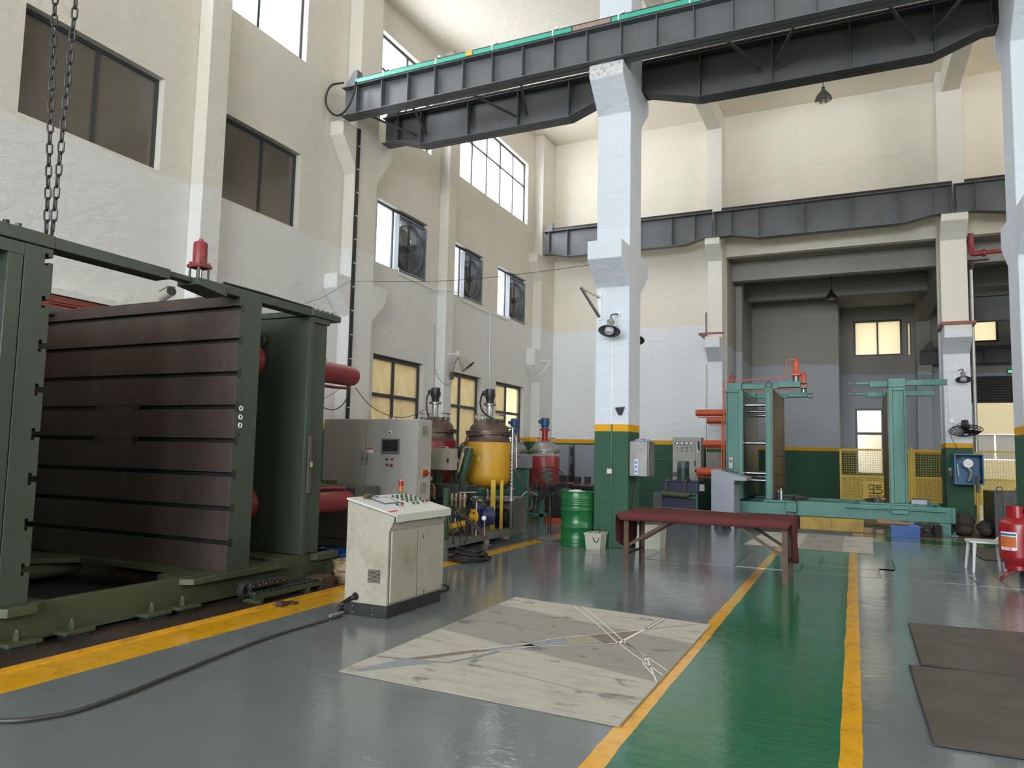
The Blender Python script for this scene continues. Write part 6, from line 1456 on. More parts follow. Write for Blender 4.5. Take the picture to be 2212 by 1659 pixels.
# arms
for y in (FY+.12, RYY-.24):
    tb_('tie_beam', -2.46, -1.62, y, y+.12, 3.235, 3.36); tb_('tie_beam', -1.62, -1.12, y-.04, y+.16, 3.26, 3.40 if y < 20 else 3.38)
    tb_('tie_fork', -1.12, -.98, y-.04, y+.16, 3.24, 3.27); tb_('tie_fork', -1.12, -.98, y-.04, y+.16, 3.35, 3.38)
    tb_('tie_beam', 1.07, 1.88, y, y+.12, 3.26, 3.39)
    tb_('tie_beam', .35, .72, y, y+.12, 3.24, 3.37); tb_('tie_bar', .06, .35, y+.01, y+.11, 3.30, 3.36); B(-.10, .06, y+.01, y+.11, 3.30, 3.36).build('tie_tip', DGREY, TP_, bevel=.004)
    cyx = -1.22
    for dx in (-.06, .06):
        for dy in (-.05, .05): MB().cyl((cyx+dx, y+.06+dy, 3.39), (cyx+dx, y+.06+dy, 3.54), .012, n=8).build('stud', BLACK, TP_)
    MB().cyl((cyx, y+.06, 3.39), (cyx, y+.06, 3.54), .03, n=12).build('piston_rod', CHROME, TP_)
    cl = B(cyx-.10, cyx+.10, y-.03, y+.15, 3.54, 3.60).build('clamp_cylinder', ORG, TP_, bevel=.01, label='orange upright hydraulic cylinder')
    MB().lathe([(.095, 3.60), (.085, 3.66), (.075, 3.67), (.075, 3.90), (.05, 3.92), (.03, 3.95), (.001, 3.95)], (cyx, y+.06, 0), 'z', 20).build('barrel', ORG, cl)
    MB().tube([(cyx, y+.0, 3.93), (cyx-.2, y+.0, 3.93), (cyx-.2, y+.0, 3.50), (-2.3, y+.0, 3.46), (-2.82, y+.0, 3.44)], .014, 7).build('oil_line', ORG, TP_)
# orange rams and shafts
for (px_, py_, y, r_) in ((1503, 892, 18.95, .085), (1527, 909, 21.3, .085), (1518, 958, 18.95, .085), (1505, 1018, 18.95, .10)):
    q = at(px_, py_, Y=y)
    MB().lathe([(r_*.8, 0), (r_, .02), (r_, -2.84-q.x)], (q.x, y, q.z), 'x', 22).build('ram_barrel', ORG, TP_)
    MB().tube([(q.x+.08, y-.05, q.z-r_-.0), (q.x+.08, y-.05, q.z-r_-.035), (-2.87, y-.05, q.z-r_-.03)], .012, 6).build('oil_line', ORG, TP_)
for (py_, y, r_) in ((875, 18.95, .05), (957, 18.95, .045), (1022, 19.0, .05), (1037, 19.6, .045), (889, 19.6, .03), (898, 21.3, .045), (884, 21.3, .03), (1030, 21.3, .045)):
    q = at(1630, py_, Y=y); MB().cyl((-2.42, y, q.z), (-1.91, y, q.z), r_, n=16).build('piston_rod', CHROME, TP_)
MB().tube([(-2.87, FY+.03, 3.44), (-2.87, FY+.03, 1.1)], .018, 7).tube([(-2.92, FY+.03, 2.5), (-2.92, FY+.03, 1.1)], .014, 7).build('riser_pipe', ORG, TP_)
q = at(1573, 818, Y=FY+.2); BL = MB().lathe([(.07, 3.40), (.07, 3.46), (.055, 3.47), (.055, 3.56), (.04, 3.60), (.001, 3.61)], (-2.72, FY+.2, 0), 'z', 20).build('beacon', plain('beacon_red', (.30, .03, .03), .3), TP_)
q = at(1580, 1000, Y=FY); B(-2.76, -2.65, FY+.0, FY+.058, q.z-.14, q.z+.14).build('switch_box', MATS['galv_box'], TP_, bevel=.008)
MB().cyl((-2.705, FY-.02, q.z+.05), (-2.705, FY+.0, q.z+.05), .035, n=14).build('stop_button', b_rd, TP_)
# bed
tb_('bed_beam', -1.20, 1.92, 18.30, 18.44, .27, .60); tb_('bed_flange', -.2, 1.75, 18.20, 18.299, .50, .53); tb_('bed_end', 1.86, 1.93, 18.28, 18.299, .27, .60)
tb_('bed_beam', -2.9, 1.92, 21.5, 21.64, .27, .54); tb_('bed_beam', -2.9, -1.21, 18.34, 18.46, .27, .54)
tb_('bed_top', -2.9, 1.7, 18.75, 19.1, .40, .50); tb_('bed_top', -2.9, 1.7, 20.9, 21.2, .40, .50)
tb_('bed_cross', -2.9, -2.8, 18.46, 21.5, .27, .50); tb_('bed_cross', 1.8, 1.9, 18.44, 21.5, .27, .50)
for x in (1.62, .72, -2.7):
    tb_('bed_foot', x, x+.22, 18.31, 18.55, .03, .268); B(x-.12, x+.34, 18.22, 18.62, .004, .03).build('foot_plate', TEAL, TP_)
    for dx in (-.06, .28): MB().cyl((x+dx, 18.28, .03), (x+dx, 18.28, .09), .022, n=8).build('anchor_bolt', TEAL, TP_)
tb_('hinge_block', -1.45, -1.21, 18.22, 18.339, .35, .56)
B(-1.42, -1.26, 18.24, 18.33, .02, .349).build('jack_post', BLACK, TP_, bevel=.01); B(-1.40, -1.2, 18.12, 18.2, .16, .24).build('orange_block', plain('bright_orange', (.6, .12, .04), .4), TP_)
# loose things on and under the press
def cyl_thing(name, label, cat, x, y, z, r, h, mat, cap=None):
    t = thing(name, label, cat, (x, y, z)); MB().lathe([(r, 0), (r, h*.78), (r*.5, h*.86), (r*.5, h*.88)], (x, y, z), 'z', 16).build('can_body', mat, t); MB().cyl((x, y, z+h*.88), (x, y, z+h), r*.45, n=12).build('cap', cap or WHITEP, t); return t
cyl_thing('spray_can', 'silver spray can at the foot of the middle teal platen', 'can', -1.56, FY-.02, .599, .033, .27, plain('silver_can', (.5, .5, .56), .3, .7))
cyl_thing('spray_can', 'dark spray can with red top beside the silver can', 'can', -1.65, FY+.04, .599, .033, .24, NAVY, plain('cap_red', (.4, .03, .03)))
cyl_thing('spray_can', 'dark bottle with white top tucked behind the silver can', 'bottle', -1.62, FY-.05, .599, .028, .22, BLACK)
def junk(name, label, cat, c, w_, d_, h, n, seed, mats):
    t = thing(name, label, cat, c); rr = random.Random(seed)
    for i in range(n):
        s = [rr.uniform(.25, .6)*w_, rr.uniform(.2, .6)*d_, rr.uniform(.3, .9)*h]; a_ = rr.uniform(0, pi); p_ = Vector(c)+Vector((rr.uniform(-.5, .5)*w_*.7, rr.uniform(-.5, .5)*d_*.6, s[2]/2+.001))
        if i % 3 == 2: MB().cyl(p_-Vector((cos(a_), sin(a_), 0))*s[0]/2, p_+Vector((cos(a_), sin(a_), 0))*s[0]/2, s[2]*.3, n=10).build('round_part', mats[i % len(mats)], t)
        else: MB().obox(p_, (cos(a_), sin(a_), 0), (-sin(a_), cos(a_), 0), (0, 0, 1), s[0], s[1], s[2]).build('part', mats[i % len(mats)], t, bevel=.004)
    return t
junk('tool_heap', 'heap of dark tools and clamps on the base right of the middle teal platen', 'tools', (-1.28, FY+.25, .60), .5, .4, .14, 9, 3, [BLACK, RUST, DGREY])
junk('tool_heap', 'rusty clamps piled on the platform at the foot of the right teal head', 'tools', (.48, FY+.1, .641), .42, .35, .14, 8, 8, [RUST, BLACK])
tag(B(1.12, 1.42, FY-.05, FY+.12, .641, .73).build('carton', plain('carton_lilac', (.42, .42, .52), .5), bevel=.004), 'small pale lilac carton on the platform right of the teal head', 'box')
tag(B(1.16, 1.5, FY+.14, FY+.4, .641, .75).build('dark_carton', DGREY, bevel=.004), 'dark flat box behind the pale lilac carton', 'box')
YB = thing('steel_box_beam', 'long yellow steel box under the bed of the teal press', 'box', (-.47, 18.0, 0))
B(-1.12, .17, 17.9, 18.13, .004, .275).build('body', paint('box_yellow', (.40, .26, .03), .55, 0, .6, (.12, .08, .02), 4, (.4, .75)), YB, bevel=.006)
B(-.475, -.468, 17.895, 17.9, .06, .275).build('seam', BLACK, YB, smooth=False)
tag(B(-1.2, -.05, 17.36, 17.46, .004, .045).build('angle_bar', plain('bar_brown', (.045, .03, .028), .5), smooth=False), 'dark brown flat bar lying in front of the yellow steel box', 'bar')
crate('plastic_crate', 'blue plastic crate on the green lane in front of the teal press', .66, 1.20, 17.25, 17.62, .25)
tag(MB().add([(.45, 17.5, .26), (1.0, 17.3, .262), (1.05, 17.6, .29), (.4, 17.9, .33), (.45, 17.5, .265), (1.0, 17.3, .267), (1.05, 17.6, .295), (.4, 17.9, .335)], [(3, 2, 1, 0), (4, 5, 6, 7), (0, 1, 5, 4), (1, 2, 6, 5), (2, 3, 7, 6), (3, 0, 4, 7)]).build('cardboard_sheet', plain('cardboard', (.30, .20, .12), .8), smooth=False), 'brown cardboard sheet resting over the blue crate on the lane', 'cardboard')
junk('cardboard_scraps', 'torn brown cardboard and scraps beside the yellow steel box', 'scraps', (.38, 18.0, .004), .45, .3, .16, 8, 12, [MATS['cardboard'], DGREY, BLACK])
junk('machine_parts', 'black machine parts on the floor between blue crate and teal foot', 'parts', (1.45, 18.0, .004), .5, .4, .3, 8, 21, [BLACK, DGREY, RUBBER])
tag(MB().cyl((1.1, 18.15, .28), (1.1, 18.15, .005), .09, n=18).build('grey_tin', plain('tin_grey', (.20, .22, .25), .4, .4)), 'round grey tin under the teal bed behind the blue crate', 'tin')
def sack(c, s, seed):
    rr = random.Random(seed); m = MB(); n, k = 12, 7; V = []
    for j in range(k+1):
        a_ = pi*j/k
        for i in range(n):
            b_ = 2*pi*i/n; f_ = 1+.18*rr.uniform(-1, 1)
            V.append((c[0]+s[0]*sin(a_)*cos(b_)*f_, c[1]+s[1]*sin(a_)*sin(b_)*f_, max(.003, c[2]+s[2]*(1-cos(a_))*.5*(1+.1*rr.random()))))
    m.add(V, [(j*n+i, j*n+(i+1) % n, (j+1)*n+(i+1) % n, (j+1)*n+i) for j in range(k) for i in range(n)]); return m
for k, (c, s, lab) in enumerate((((2.18, 19.4, 0), (.22, .25, .42), 'tallest dark brown sack of the pile beside the back pillar'), ((2.60, 19.25, 0), (.18, .2, .30), 'dark sack in the middle of the pile beside the back pillar'), ((2.52, 18.75, 0), (.13, .2, .2), 'low dark sack at the right end of the pile by the back pillar'), ((2.15, 18.85, 0), (.18, .17, .2), 'small dark sack at the front of the pile by the teal foot'))):
    tag(sack(c, s, k+3).build('sack', paint('sack_brown', (.05, .04, .033), .8, 0, .5, (.11, .09, .07), 6)), lab, 'sack')

# teal press console
c2 = thing('control_console', 'blue-grey sloping control console in front of the teal press', 'console', (-2.62, 17.3, 0))
def s2p(x, y): q = at(x, y, Y=16.85); return (q.x, q.z)
pA, pB, pC, pD = s2p(1536, 1008), s2p(1586, 1030), s2p(1545, 1141), s2p(1587, 1143)
xL, xR = -2.89, -2.40
MB().prism([(xL, .18), (xR, .18), (xR, 1.06), (xR+.26, 1.06), (xR+.26, 1.13), (xL+.12, 1.29), (xL, 1.29)], 'y', 16.85, 17.8).build('body', MGREY, c2, bevel=.006)
for (a, b) in ((xL, xL+.13), (xR-.13, xR)):
    MB().prism([(a, .18), (b, .18), (b if a > -2.7 else a+.05, .0), (a if a < -2.7 else b-.05, .0)], 'y', 16.85, 16.9).build('foot', MGREY, c2, smooth=False)
    MB().prism([(a, .18), (b, .18), (b if a > -2.7 else a+.05, .0), (a if a < -2.7 else b-.05, .0)], 'y', 17.75, 17.8).build('foot', MGREY, c2, smooth=False)
for k in range(8):
    MB().cyl((xL+.25+.08*(k % 4), 17.0+.3*(k//4), 1.275-.02*(k % 4)), (xL+.25+.08*(k % 4), 17.0+.3*(k//4), 1.30-.02*(k % 4)), .02, n=10).build('push_button', BLACK, c2)
B(xR+.001, xR+.008, 16.9, 17.75, .25, .98).build('door', MGREY, c2, bevel=.003)

# hydraulic unit
HU = thing('hydraulic_unit', 'navy hydraulic power unit with upright electric motor by the back wall', 'machine', (-4.1, 19.9, 0))
B(-4.62, -3.66, 19.5, 20.3, .06, .90).build('oil_tank', NAVY, HU, bevel=.01); B(-4.66, -3.62, 19.46, 20.34, .90, .925).build('tank_lid', NAVY, HU, bevel=.004)
for x in (-4.55, -3.73): B(x-.04, x+.04, 19.6, 20.2, 0, .06).build('foot', BLACK, HU, smooth=False)
MG = plain('motor_grey_green', (.055, .075, .075), .4)
mt = MB().lathe([(.19, .925), (.19, .96), (.145, .97), (.145, 1.27)], (-4.14, 19.9, 0), 'z', 24).build('motor', MG, HU)
MB().lathe([(.155, 1.27), (.155, 1.42), (.12, 1.45), (.001, 1.455)], (-4.14, 19.9, 0), 'z', 24).build('fan_cover', plain('fan_cover', (.10, .15, .15), .4), mt)
for k in range(16):
    an = 2*pi*k/16; d = Vector((cos(an), sin(an), 0)); MB().bar(Vector((-4.14, 19.9, .98))+d*.15, Vector((-4.14, 19.9, 1.26))+d*.15, .005, .02, up=d).build('cooling_fin', MG, mt, smooth=False)
B(-4.42, -4.29, 19.8, 19.95, 1.02, 1.14).build('terminal_box', MG, HU, bevel=.006)
CO = MB().cyl((-4.53, 19.36, .585), (-3.90, 19.36, .56), .075, n=20).cyl((-4.58, 19.36, .587), (-4.53, 19.36, .585), .09, n=20).cyl((-3.90, 19.36, .56), (-3.86, 19.36, .558), .09, n=20).cyl((-4.32, 19.36, .576), (-4.30, 19.36, .576), .080, n=20).cyl((-4.08, 19.36, .567), (-4.06, 19.36, .567), .08, n=20).build('oil_cooler', OLIVE, HU, label='olive green horizontal cooler')
for x in (-4.48, -3.98): MB().tube([(x, 19.38, .65), (x, 19.38, .96), (x+.1, 19.5, 1.0)], .016, 7, smooth=1).build('brass_pipe', BRS, HU)
PG = plain('pipe_green', (.06, .32, .12), .4)
MB().tube([(-3.86, 19.36, .60), (-3.68, 19.36, .60), (-3.68, 19.36, .05)], .022, 8).tube([(-3.86, 19.36, .50), (-3.70, 19.36, .50)], .018, 8).build('green_pipe', PG, HU)
B(-3.64, -3.60+.09, 19.49, 19.56, .68, .86).build('gauge_box', BEIGE, HU, bevel=.006)
MB().cyl((-3.82, 19.8, 1.2), (-3.6, 19.8, 1.2), .035, n=12).cyl((-3.70, 19.8, 1.05), (-3.70, 19.8, 1.2), .05, n=12).build('valve_body', RUST, HU); B(-3.72, -3.55, 19.7, 19.9, .93, 1.08).build('valve_block', RUST, HU, bevel=.01); B(-3.68, -3.52, 19.74, 19.86, 1.09, 1.22).build('solenoid', DGREY, HU, bevel=.01)
for k in range(5):
    MB().tube([(-3.6, 19.7+.07*k, 1.0), (-3.3-.03*k, 19.65, .98), (-3.15, 19.5, .7), (-3.05+.03*k, 19.3, .3), (-3.0, 19.3, .05)], .02, 7, smooth=2).build('hydraulic_hose', RUBBER, HU)
B(-4.9, -4.66, 19.7, 19.9, .004, .6).build('side_plate', DGREY, HU, smooth=False)
# lead coil on the floor
lc = MB()
for k in range(5): lc.ring((-3.9+.1*k, 17.9-.1*(k % 2), .014+.006*k), .28+.05*k, .009, 'z', 26, 5, sy=.5)
tag(lc.build('floor_cable', RUBBER), 'loose black cable coil on the floor beyond the red clothed table', 'cable')
# control cabinet with four meters
KC = thing('control_cabinet', 'beige control cabinet with four square meters against the back wall', 'cabinet', (-4.5, 22.25, 0))
kx0, kx1, kz1, ky = -4.90, -4.06, 2.14, 22.0
kb = paint('cabinet_beige', (.40, .40, .355), .45, 0, .3, (.22, .20, .16), 2, bmp=0)
B(kx0, kx1, ky+.02, ky+.45, 0, kz1).build('body', kb, KC, bevel=.008); B(kx0+.01, kx1-.16, ky, ky+.019, .08, kz1-.06).build('door', kb, KC, bevel=.005); B(kx1-.15, kx1-.01, ky, ky+.019, .08, kz1-.06).build('door_frame', kb, KC, bevel=.005)
for k in range(4):
    q = at(1463+10.3*k, 957.5, Y=ky); m_ = B(q.x-.055, q.x+.055, ky-.012, ky, q.z-.055, q.z+.055).build('panel_meter', BLACK, KC); B(q.x-.04, q.x+.04, ky-.014, ky-.012, q.z-.038, q.z+.042).build('meter_face', WHITE, m_); MB().bar((q.x-.02, ky-.0150, q.z+.02), (q.x+.03, ky-.0150, q.z-.03), .006, .002).build('needle', BLACK, m_, smooth=False)
q = at(1463.5, 967.5, Y=ky); m_ = B(q.x-.05, q.x+.05, ky-.01, ky, q.z-.05, q.z+.05).build('selector_plate', WHITE, KC); MB().cyl((q.x, ky-.03, q.z), (q.x, ky-.01, q.z), .03, n=12).build('selector_knob', BLACK, m_)
for k in range(3):
    for z, mm in ((967.5, b_rd), (974, b_gn)):
        q = at(1473.5+10.3*k, z, Y=ky); MB().cyl((q.x, ky-.02, q.z), (q.x, ky, q.z), .022, n=10).build('indicator', mm if k != 1 else BLACK, KC)
q = at(1509, 966, Y=ky); MB().bar((q.x, ky-.03, q.z+.18), (q.x+.02, ky-.05, q.z-.1), .03, .03).build('main_lever', BLACK, KC); MB().cyl((q.x, ky-.03, q.z-.12), (q.x, ky, q.z-.12), .05, n=14).build('lever_pivot', SSTEEL, KC)
q = at(1501, 1001, Y=ky); B(q.x-.02, q.x+.02, ky-.012, ky, q.z-.08, q.z+.08).build('handle', BLACK, KC)
# grey meter box on narrow back pillar
GX = thing('meter_box', 'small beige-grey locked box on the narrow back pillar', 'box', (-3.8, 22.65, 1.02))
B(-4.02, -3.57, 22.56, 22.755, 1.02, 1.72).build('body', paint('box_taupe', (.27, .245, .215), .45, 0, .2, (.18, .16, .14), 3, bmp=0), GX, bevel=.006)
B(-4.0, -3.66, 22.548, 22.56, 1.04, 1.70).build('door', MATS['box_taupe'], GX, bevel=.004)
MB().ring((-3.83, 22.545, 1.38), .045, .006, 'y', 18, 5).build('emblem', DGREY, GX); MB().cyl((-3.70, 22.53, 1.38), (-3.70, 22.548, 1.38), .022, n=12).build('lock', SSTEEL, GX)
text('lettering', '非工勿动', .045, (-3.83, 22.546, 1.25), ((1, 0, 0), (0, 0, 1)), REDP, GX)
struct_pipe = tag(MB().tube([(-4.04, RY-.015, 4.4), (-4.04, RY-.015, 1.7)], .014, 7).build('conduit', plain('conduit_tan', (.45, .40, .33), .5)), 'thin tan conduit down the left edge of the narrow back pillar', 'pipe')
tag(MB().tube([(-3.0-.4, BY-.015, 1.43), (-4.6, BY-.015, 1.45), (-7.0, BY-.015, 1.47)], .012, 6).build('conduit', MATS['conduit_green']), 'thin green conduit running along the green back wall', 'pipe')

# =====================================================================  BACK PILLAR FITTINGS
RP = thing('clamp_band', 'rust-red steel clamp band around the back pillar with the wall fan', 'band', (2.53, 22.5, 5.2))
B(2.13, 2.94, RY-.53, RY-.45, 5.19, 5.27).build('band', REDP, RP, smooth=False); B(2.13, 2.21, RY-.45, BY-.01, 5.19, 5.27).build('band', REDP, RP, smooth=False); B(2.845, 2.94, RY-.45, BY-.01, 5.19, 5.27).build('band', REDP, RP, smooth=False)
RP2 = thing('clamp_band', 'rust-red steel clamp plate on the narrow back pillar', 'band', (-3.85, 22.5, 5.2))
B(-4.18, -3.46, RY-.53, RY-.45, 5.24, 5.29).build('band', REDP, RP2, smooth=False); B(-4.18, -4.01, RY-.45, BY-.01, 5.24, 5.29).build('band', REDP, RP2, smooth=False); B(-4.06, -4.03, RY-.03, RY, 5.3, 6.0).build('rusty_rod', RUST, RP2, smooth=False)
tag(MB().cyl((2.93, RY+.1, 1.86), (2.93, RY+.1, 6.75), .045, n=16).build('stand_pipe', SSTEEL), 'tall galvanised pipe running up the right side of the back pillar', 'pipe')
FP = thing('fire_pipe', 'dark red fire pipe with elbow and coupling at the top of the back pillar', 'pipe', (2.95, RY+.1, 6.76))
MB().lathe([(.07, 6.76), (.09, 6.80), (.06, 6.84), (.09, 6.9), (.075, 6.95)], (2.93, RY+.1, 0), 'z', 18).build('coupling', RUST, FP)
MB().tube([(2.95, RY+.1, 7.75), (2.95, RY+.1, 7.3), (2.95, RY-.02, 7.16), (3.1, RY-.04, 7.15), (3.25, RY-.04, 7.16)], .07, 12, smooth=2).build('elbow', REDP, FP)
MB().cyl((3.18, RY-.04, 7.155), (3.26, RY-.04, 7.155), .10, n=18).build('clamp_coupling', REDP, FP); MB().cyl((3.25, RY-.04, 7.16), (8.4, RY-.04, 7.3), .055, n=14).build('horizontal_pipe', REDP, FP)
B(2.85, 3.35, RY+.0, RY+.2, 6.99, 7.03).build('support_angle', DGREY, FP, smooth=False)
q = at(2080, 815, Y=22.35)
wall_lamp('wall_lamp', 'bell-shaped wall lamp with milky globe on the back pillar above the wall fan', q.x+.0, 22.32, 3.90, .185, (q.x-.06, RY-.002, 4.02))
tag(MB().tube([(2.50, RY-.012, 4.02), (2.33, RY-.012, 4.03), (2.33, RY-.012, 2.6)], .009, 5).build('conduit', WHITE), 'thin white conduit from the back pillar lamp down to its switch', 'pipe')
S2 = thing('wall_switch', 'small white switch box on the back pillar above the wall fan', 'switch', (2.4, RY-.02, 2.62)); B(2.33, 2.43, RY-.04, RY, 2.62, 2.72).build('plate', WHITE, S2, bevel=.005)
WF = thing('wall_fan', 'black wire-guard wall fan tilted down on the back pillar', 'fan', (2.58, 22.2, 2.35))
hub = at(2086, 930, Y=22.15); fn = Vector((.03, -.30, -.95)).normalized(); s1 = Vector((1, 0, 0)); s1 = (s1-fn*s1.dot(fn)).normalized(); s2 = s1.cross(fn)
cg = MB(); FR = .39
for rr, dd_ in ((.10, .10), (.18, .095), (.26, .075), (.33, .04), (FR, 0)): cg.ring(hub+fn*dd_, rr, .006, (s1, s2), 36, 4)
for rr, dd_ in ((.14, -.09), (.25, -.07), (.33, -.04)): cg.ring(hub+fn*dd_, rr, .006, (s1, s2), 36, 4)
for k in range(26):
    an = 2*pi*k/26; d = s1*cos(an)+s2*sin(an)
    cg.tube([hub+fn*.10+d*.05, hub+fn*.095+d*.18, hub+fn*.075+d*.26, hub+d*FR], .004, 3); cg.tube([hub-fn*.09+d*.08, hub-fn*.07+d*.25, hub+d*FR], .004, 3)
cg.build('wire_guard', RUBBER, WF, kind='stuff')
MB().cyl(hub-fn*.05, hub-fn*.27, .10, .075, n=18).build('motor', BLACK, WF); MB().cyl(hub, hub+fn*.05, .06, n=16).build('hub', BLACK, WF)
for k in range(3):
    an = 2*pi*k/3+.4; d = s1*cos(an)+s2*sin(an); e = (s1*-sin(an)+s2*cos(an)+fn*.4).normalized(); MB().obox(hub+d*.20+fn*.02, d, e, d.cross(e), .30, .13, .005).build('blade', RUBBER, WF, smooth=False)
MB().tube([hub-fn*.2, hub-fn*.22+Vector((.1, .3, 0)), (2.72, RY-.01, 2.62)], .025, 7, smooth=1).build('arm', BLACK, WF)
MB().tube([hub-fn*.2+Vector((-.1, 0, 0)), at(2050, 925, Y=22.2), at(2056, 950, Y=22.3), at(2068, 966, Y=22.5), at(2062, 975, Y=22.6)], .007, 5, smooth=2).build('cable', RUBBER, WF)
# blue gauge box
q0, q1 = at(2061, 980, Y=22.2), at(2127, 1048, Y=22.2); X0, X1, Z0, Z1 = q0.x, q1.x, q1.z, q0.z
GBX = thing('gauge_box', 'open blue steel box holding a round pressure gauge on the back pillar', 'box', ((X0+X1)/2, 22.45, Z0))
B(X0, X1, 22.70, 22.75, Z0, Z1).build('back', CYANB, GBX, smooth=False)
for a in ((X0, X0+.03, 22.2, 22.70, Z0, Z1), (X1-.03, X1, 22.2, 22.70, Z0, Z1), (X0+.03, X1-.03, 22.2, 22.70, Z1-.03, Z1), (X0+.03, X1-.03, 22.2, 22.70, Z0, Z0+.03)): B(*a).build('side', CYANB, GBX, smooth=False)
q = at(2091, 1001, Y=22.3); MB().cyl((q.x, 22.26, q.z), (q.x, 22.34, q.z), .115, n=26).build('gauge', SSTEEL, GBX); g2_ = MB().cyl((q.x, 22.252, q.z), (q.x, 22.26, q.z), .095, n=26).build('gauge_face', WHITE, GBX)
MB().bar((q.x, 22.25, q.z), (q.x+.02, 22.25, q.z-.06), .008, .003).build('needle', BLACK, g2_, smooth=False)
MB().tube([(q.x, 22.4, q.z-.11), at(2100, 1022, Y=22.4), at(2093, 1040, Y=22.4)], .04, 8, smooth=2).build('outlet_spout', SSTEEL, GBX)
MB().tube([at(2112, 1033, Y=22.1), at(2112, 1052, Y=22.1), at(2112, 1064, Y=22.1)], .045, 10, smooth=1).build('drain_pipe', DGREY, GBX)
q = at(2112, 1033, Y=22.1); MB().ring(q, .05, .02, 'y', 18, 7).build('pipe_flange', DGREY, GBX)
q = at(2068, 1015, Y=22.6); MB().bar(q+Vector((0, 0, .16)), q-Vector((-.03, 0, .16)), .03, .02).build('wrench', SSTEEL, GBX)
MB().box(X0+.04, X0+.2, 22.66, 22.70, Z1-.16, Z1-.06).build('bracket', NAVY, GBX)
q = at(2052, 1015, Y=RY-.03); S3 = thing('wall_switch', 'small socket with dark red plug left of the blue gauge box', 'switch', (q.x, RY-.02, q.z-.1)); B(q.x-.03, q.x+.04, RY-.04, RY, q.z-.02, q.z+.05).build('plate', BEIGE, S3, bevel=.004); B(q.x-.01, q.x+.04, RY-.07, RY-.04, q.z-.18, q.z-.02).build('plug', REDP, S3, bevel=.006)

# =====================================================================  FENCE
def perf_mat():
    m, t, p = _new('perforated_yellow'); v = geo(t); s = t.nodes.new('ShaderNodeSeparateXYZ'); t.links.new(v, s.inputs[0]); pitch = .075
    def cell(ox, oz):
        def fr(val, o): return mth(t, 'SUBTRACT', mth(t, 'FRACT', mth(t, 'ADD', mth(t, 'DIVIDE', val, pitch), o)), .5)
        a_, b_ = fr(s.outputs[0], ox), fr(s.outputs[2], oz); return mth(t, 'ADD', mth(t, 'MULTIPLY', a_, a_), mth(t, 'MULTIPLY', b_, b_))
    d = mth(t, 'MINIMUM', cell(0, 0), cell(.5, .5)); hole = mth(t, 'LESS_THAN', d, .045)
    p.inputs['Base Color'].default_value = (.60, .42, .045, 1); p.inputs['Roughness'].default_value = .5
    tr = N_(t, 'BsdfTransparent'); mx = N_(t, 'MixShader'); out = [n for n in t.nodes if n.type == 'OUTPUT_MATERIAL'][0]
    t.links.new(hole, mx.inputs[0]); t.links.new(p.outputs[0], mx.inputs[1]); t.links.new(tr.outputs[0], mx.inputs[2]); t.links.new(mx.outputs[0], out.inputs[0]); return m
PERF = perf_mat()
def fence_panel(x0, x1, label, mesh_m=YELF, Y=26.6, z0=.30, zm=1.07, z1=1.95, feet=True):
    t = thing('mesh_fence', label, 'fence', ((x0+x1)/2, Y, 0), 'yellow mesh and sheet fence panels')
    f = .055
    for nm, a in (('frame', (x0, x0+f, Y-.03, Y+.03, z0, z1)), ('frame', (x1-f, x1, Y-.03, Y+.03, z0, z1)), ('frame', (x0+f, x1-f, Y-.025, Y+.025, z1-f, z1)), ('frame', (x0+f, x1-f, Y-.025, Y+.025, zm-f/2, zm+f/2)), ('frame', (x0+f, x1-f, Y-.025, Y+.025, z0, z0+f*.7))): B(*a).build(nm, YELF, t, smooth=False)
    B(x0+f, x1-f, Y-.012, Y-.008, z0+f*.7, zm-f/2).build('perforated_sheet', PERF, t, smooth=False)
    m = MB(); n = int((x1-x0)/.07)
    for k in range(1, n): x = x0+(x1-x0)*k/n; m.box(x-.004, x+.004, Y-.006, Y, zm+f/2, z1-f)
    n = int((z1-zm)/.07)
    for k in range(1, n): z = zm+(z1-zm)*k/n; m.box(x0+f, x1-f, Y, Y+.006, z-.004, z+.004)
    m.build('wire_mesh', mesh_m, t, smooth=False, kind='stuff')
    for x in (x0+.12, x1-.12):
        MB().cyl((x, Y, .0), (x, Y, z0), .03, n=12).build('foot', SSTEEL, t)
    return t
f1 = fence_panel(-.43, 1.60, 'yellow mesh fence panel with a black emblem left of the teal upright')
fence_panel(1.68, 3.36, 'yellow mesh fence panel partly hidden behind the back pillar')
fence_panel(3.44, 5.3, 'yellow mesh fence panel in front of the open roller gate')
fence_panel(5.38, 7.2, 'yellow mesh fence panel hidden behind the right pillar')
for i, x in enumerate((1.64, 3.40, 5.34)): tag(MB().box(x-.035, x+.035, 26.56, 26.64, 0, 2.02).box(x-.04, x+.04, 26.555, 26.645, 2.02, 2.03).build('fence_post', YELF, smooth=False), ['yellow fence post right of the teal upright', 'yellow fence post just right of the blue gauge box', 'yellow fence post hidden behind the right pillar'][i], 'post')
q = at(1891, 1062, Y=26.58)
B(q.x-.36, q.x+.42, 26.575, 26.585, q.z-.38, q.z+.32).build('solid_plate', YELF, f1, smooth=False)
def lp(x, z): return (q.x+x, 26.57, q.z+z+.05)
EM = MB()
for pts in ([(-.02, .16), (-.16, .16), (-.19, .12), (-.19, .06), (-.15, .02), (-.04, .02)], [(-.04, .16), (-.04, -.10)], [(.18, .16), (.04, .16), (.04, .03), (.15, .03), (.19, -.01), (.19, -.06), (.15, -.10), (-.19, -.10)], [(.19, .095), (.04, .095)]):
    for a_, b_ in zip(pts[:-1], pts[1:]): EM.bar(lp(*a_), lp(*b_), .008, .028, up=(0, 1, 0)) if False else EM.cyl(lp(*a_), lp(*b_), .014, n=6)
EM.build('emblem', INK, f1)
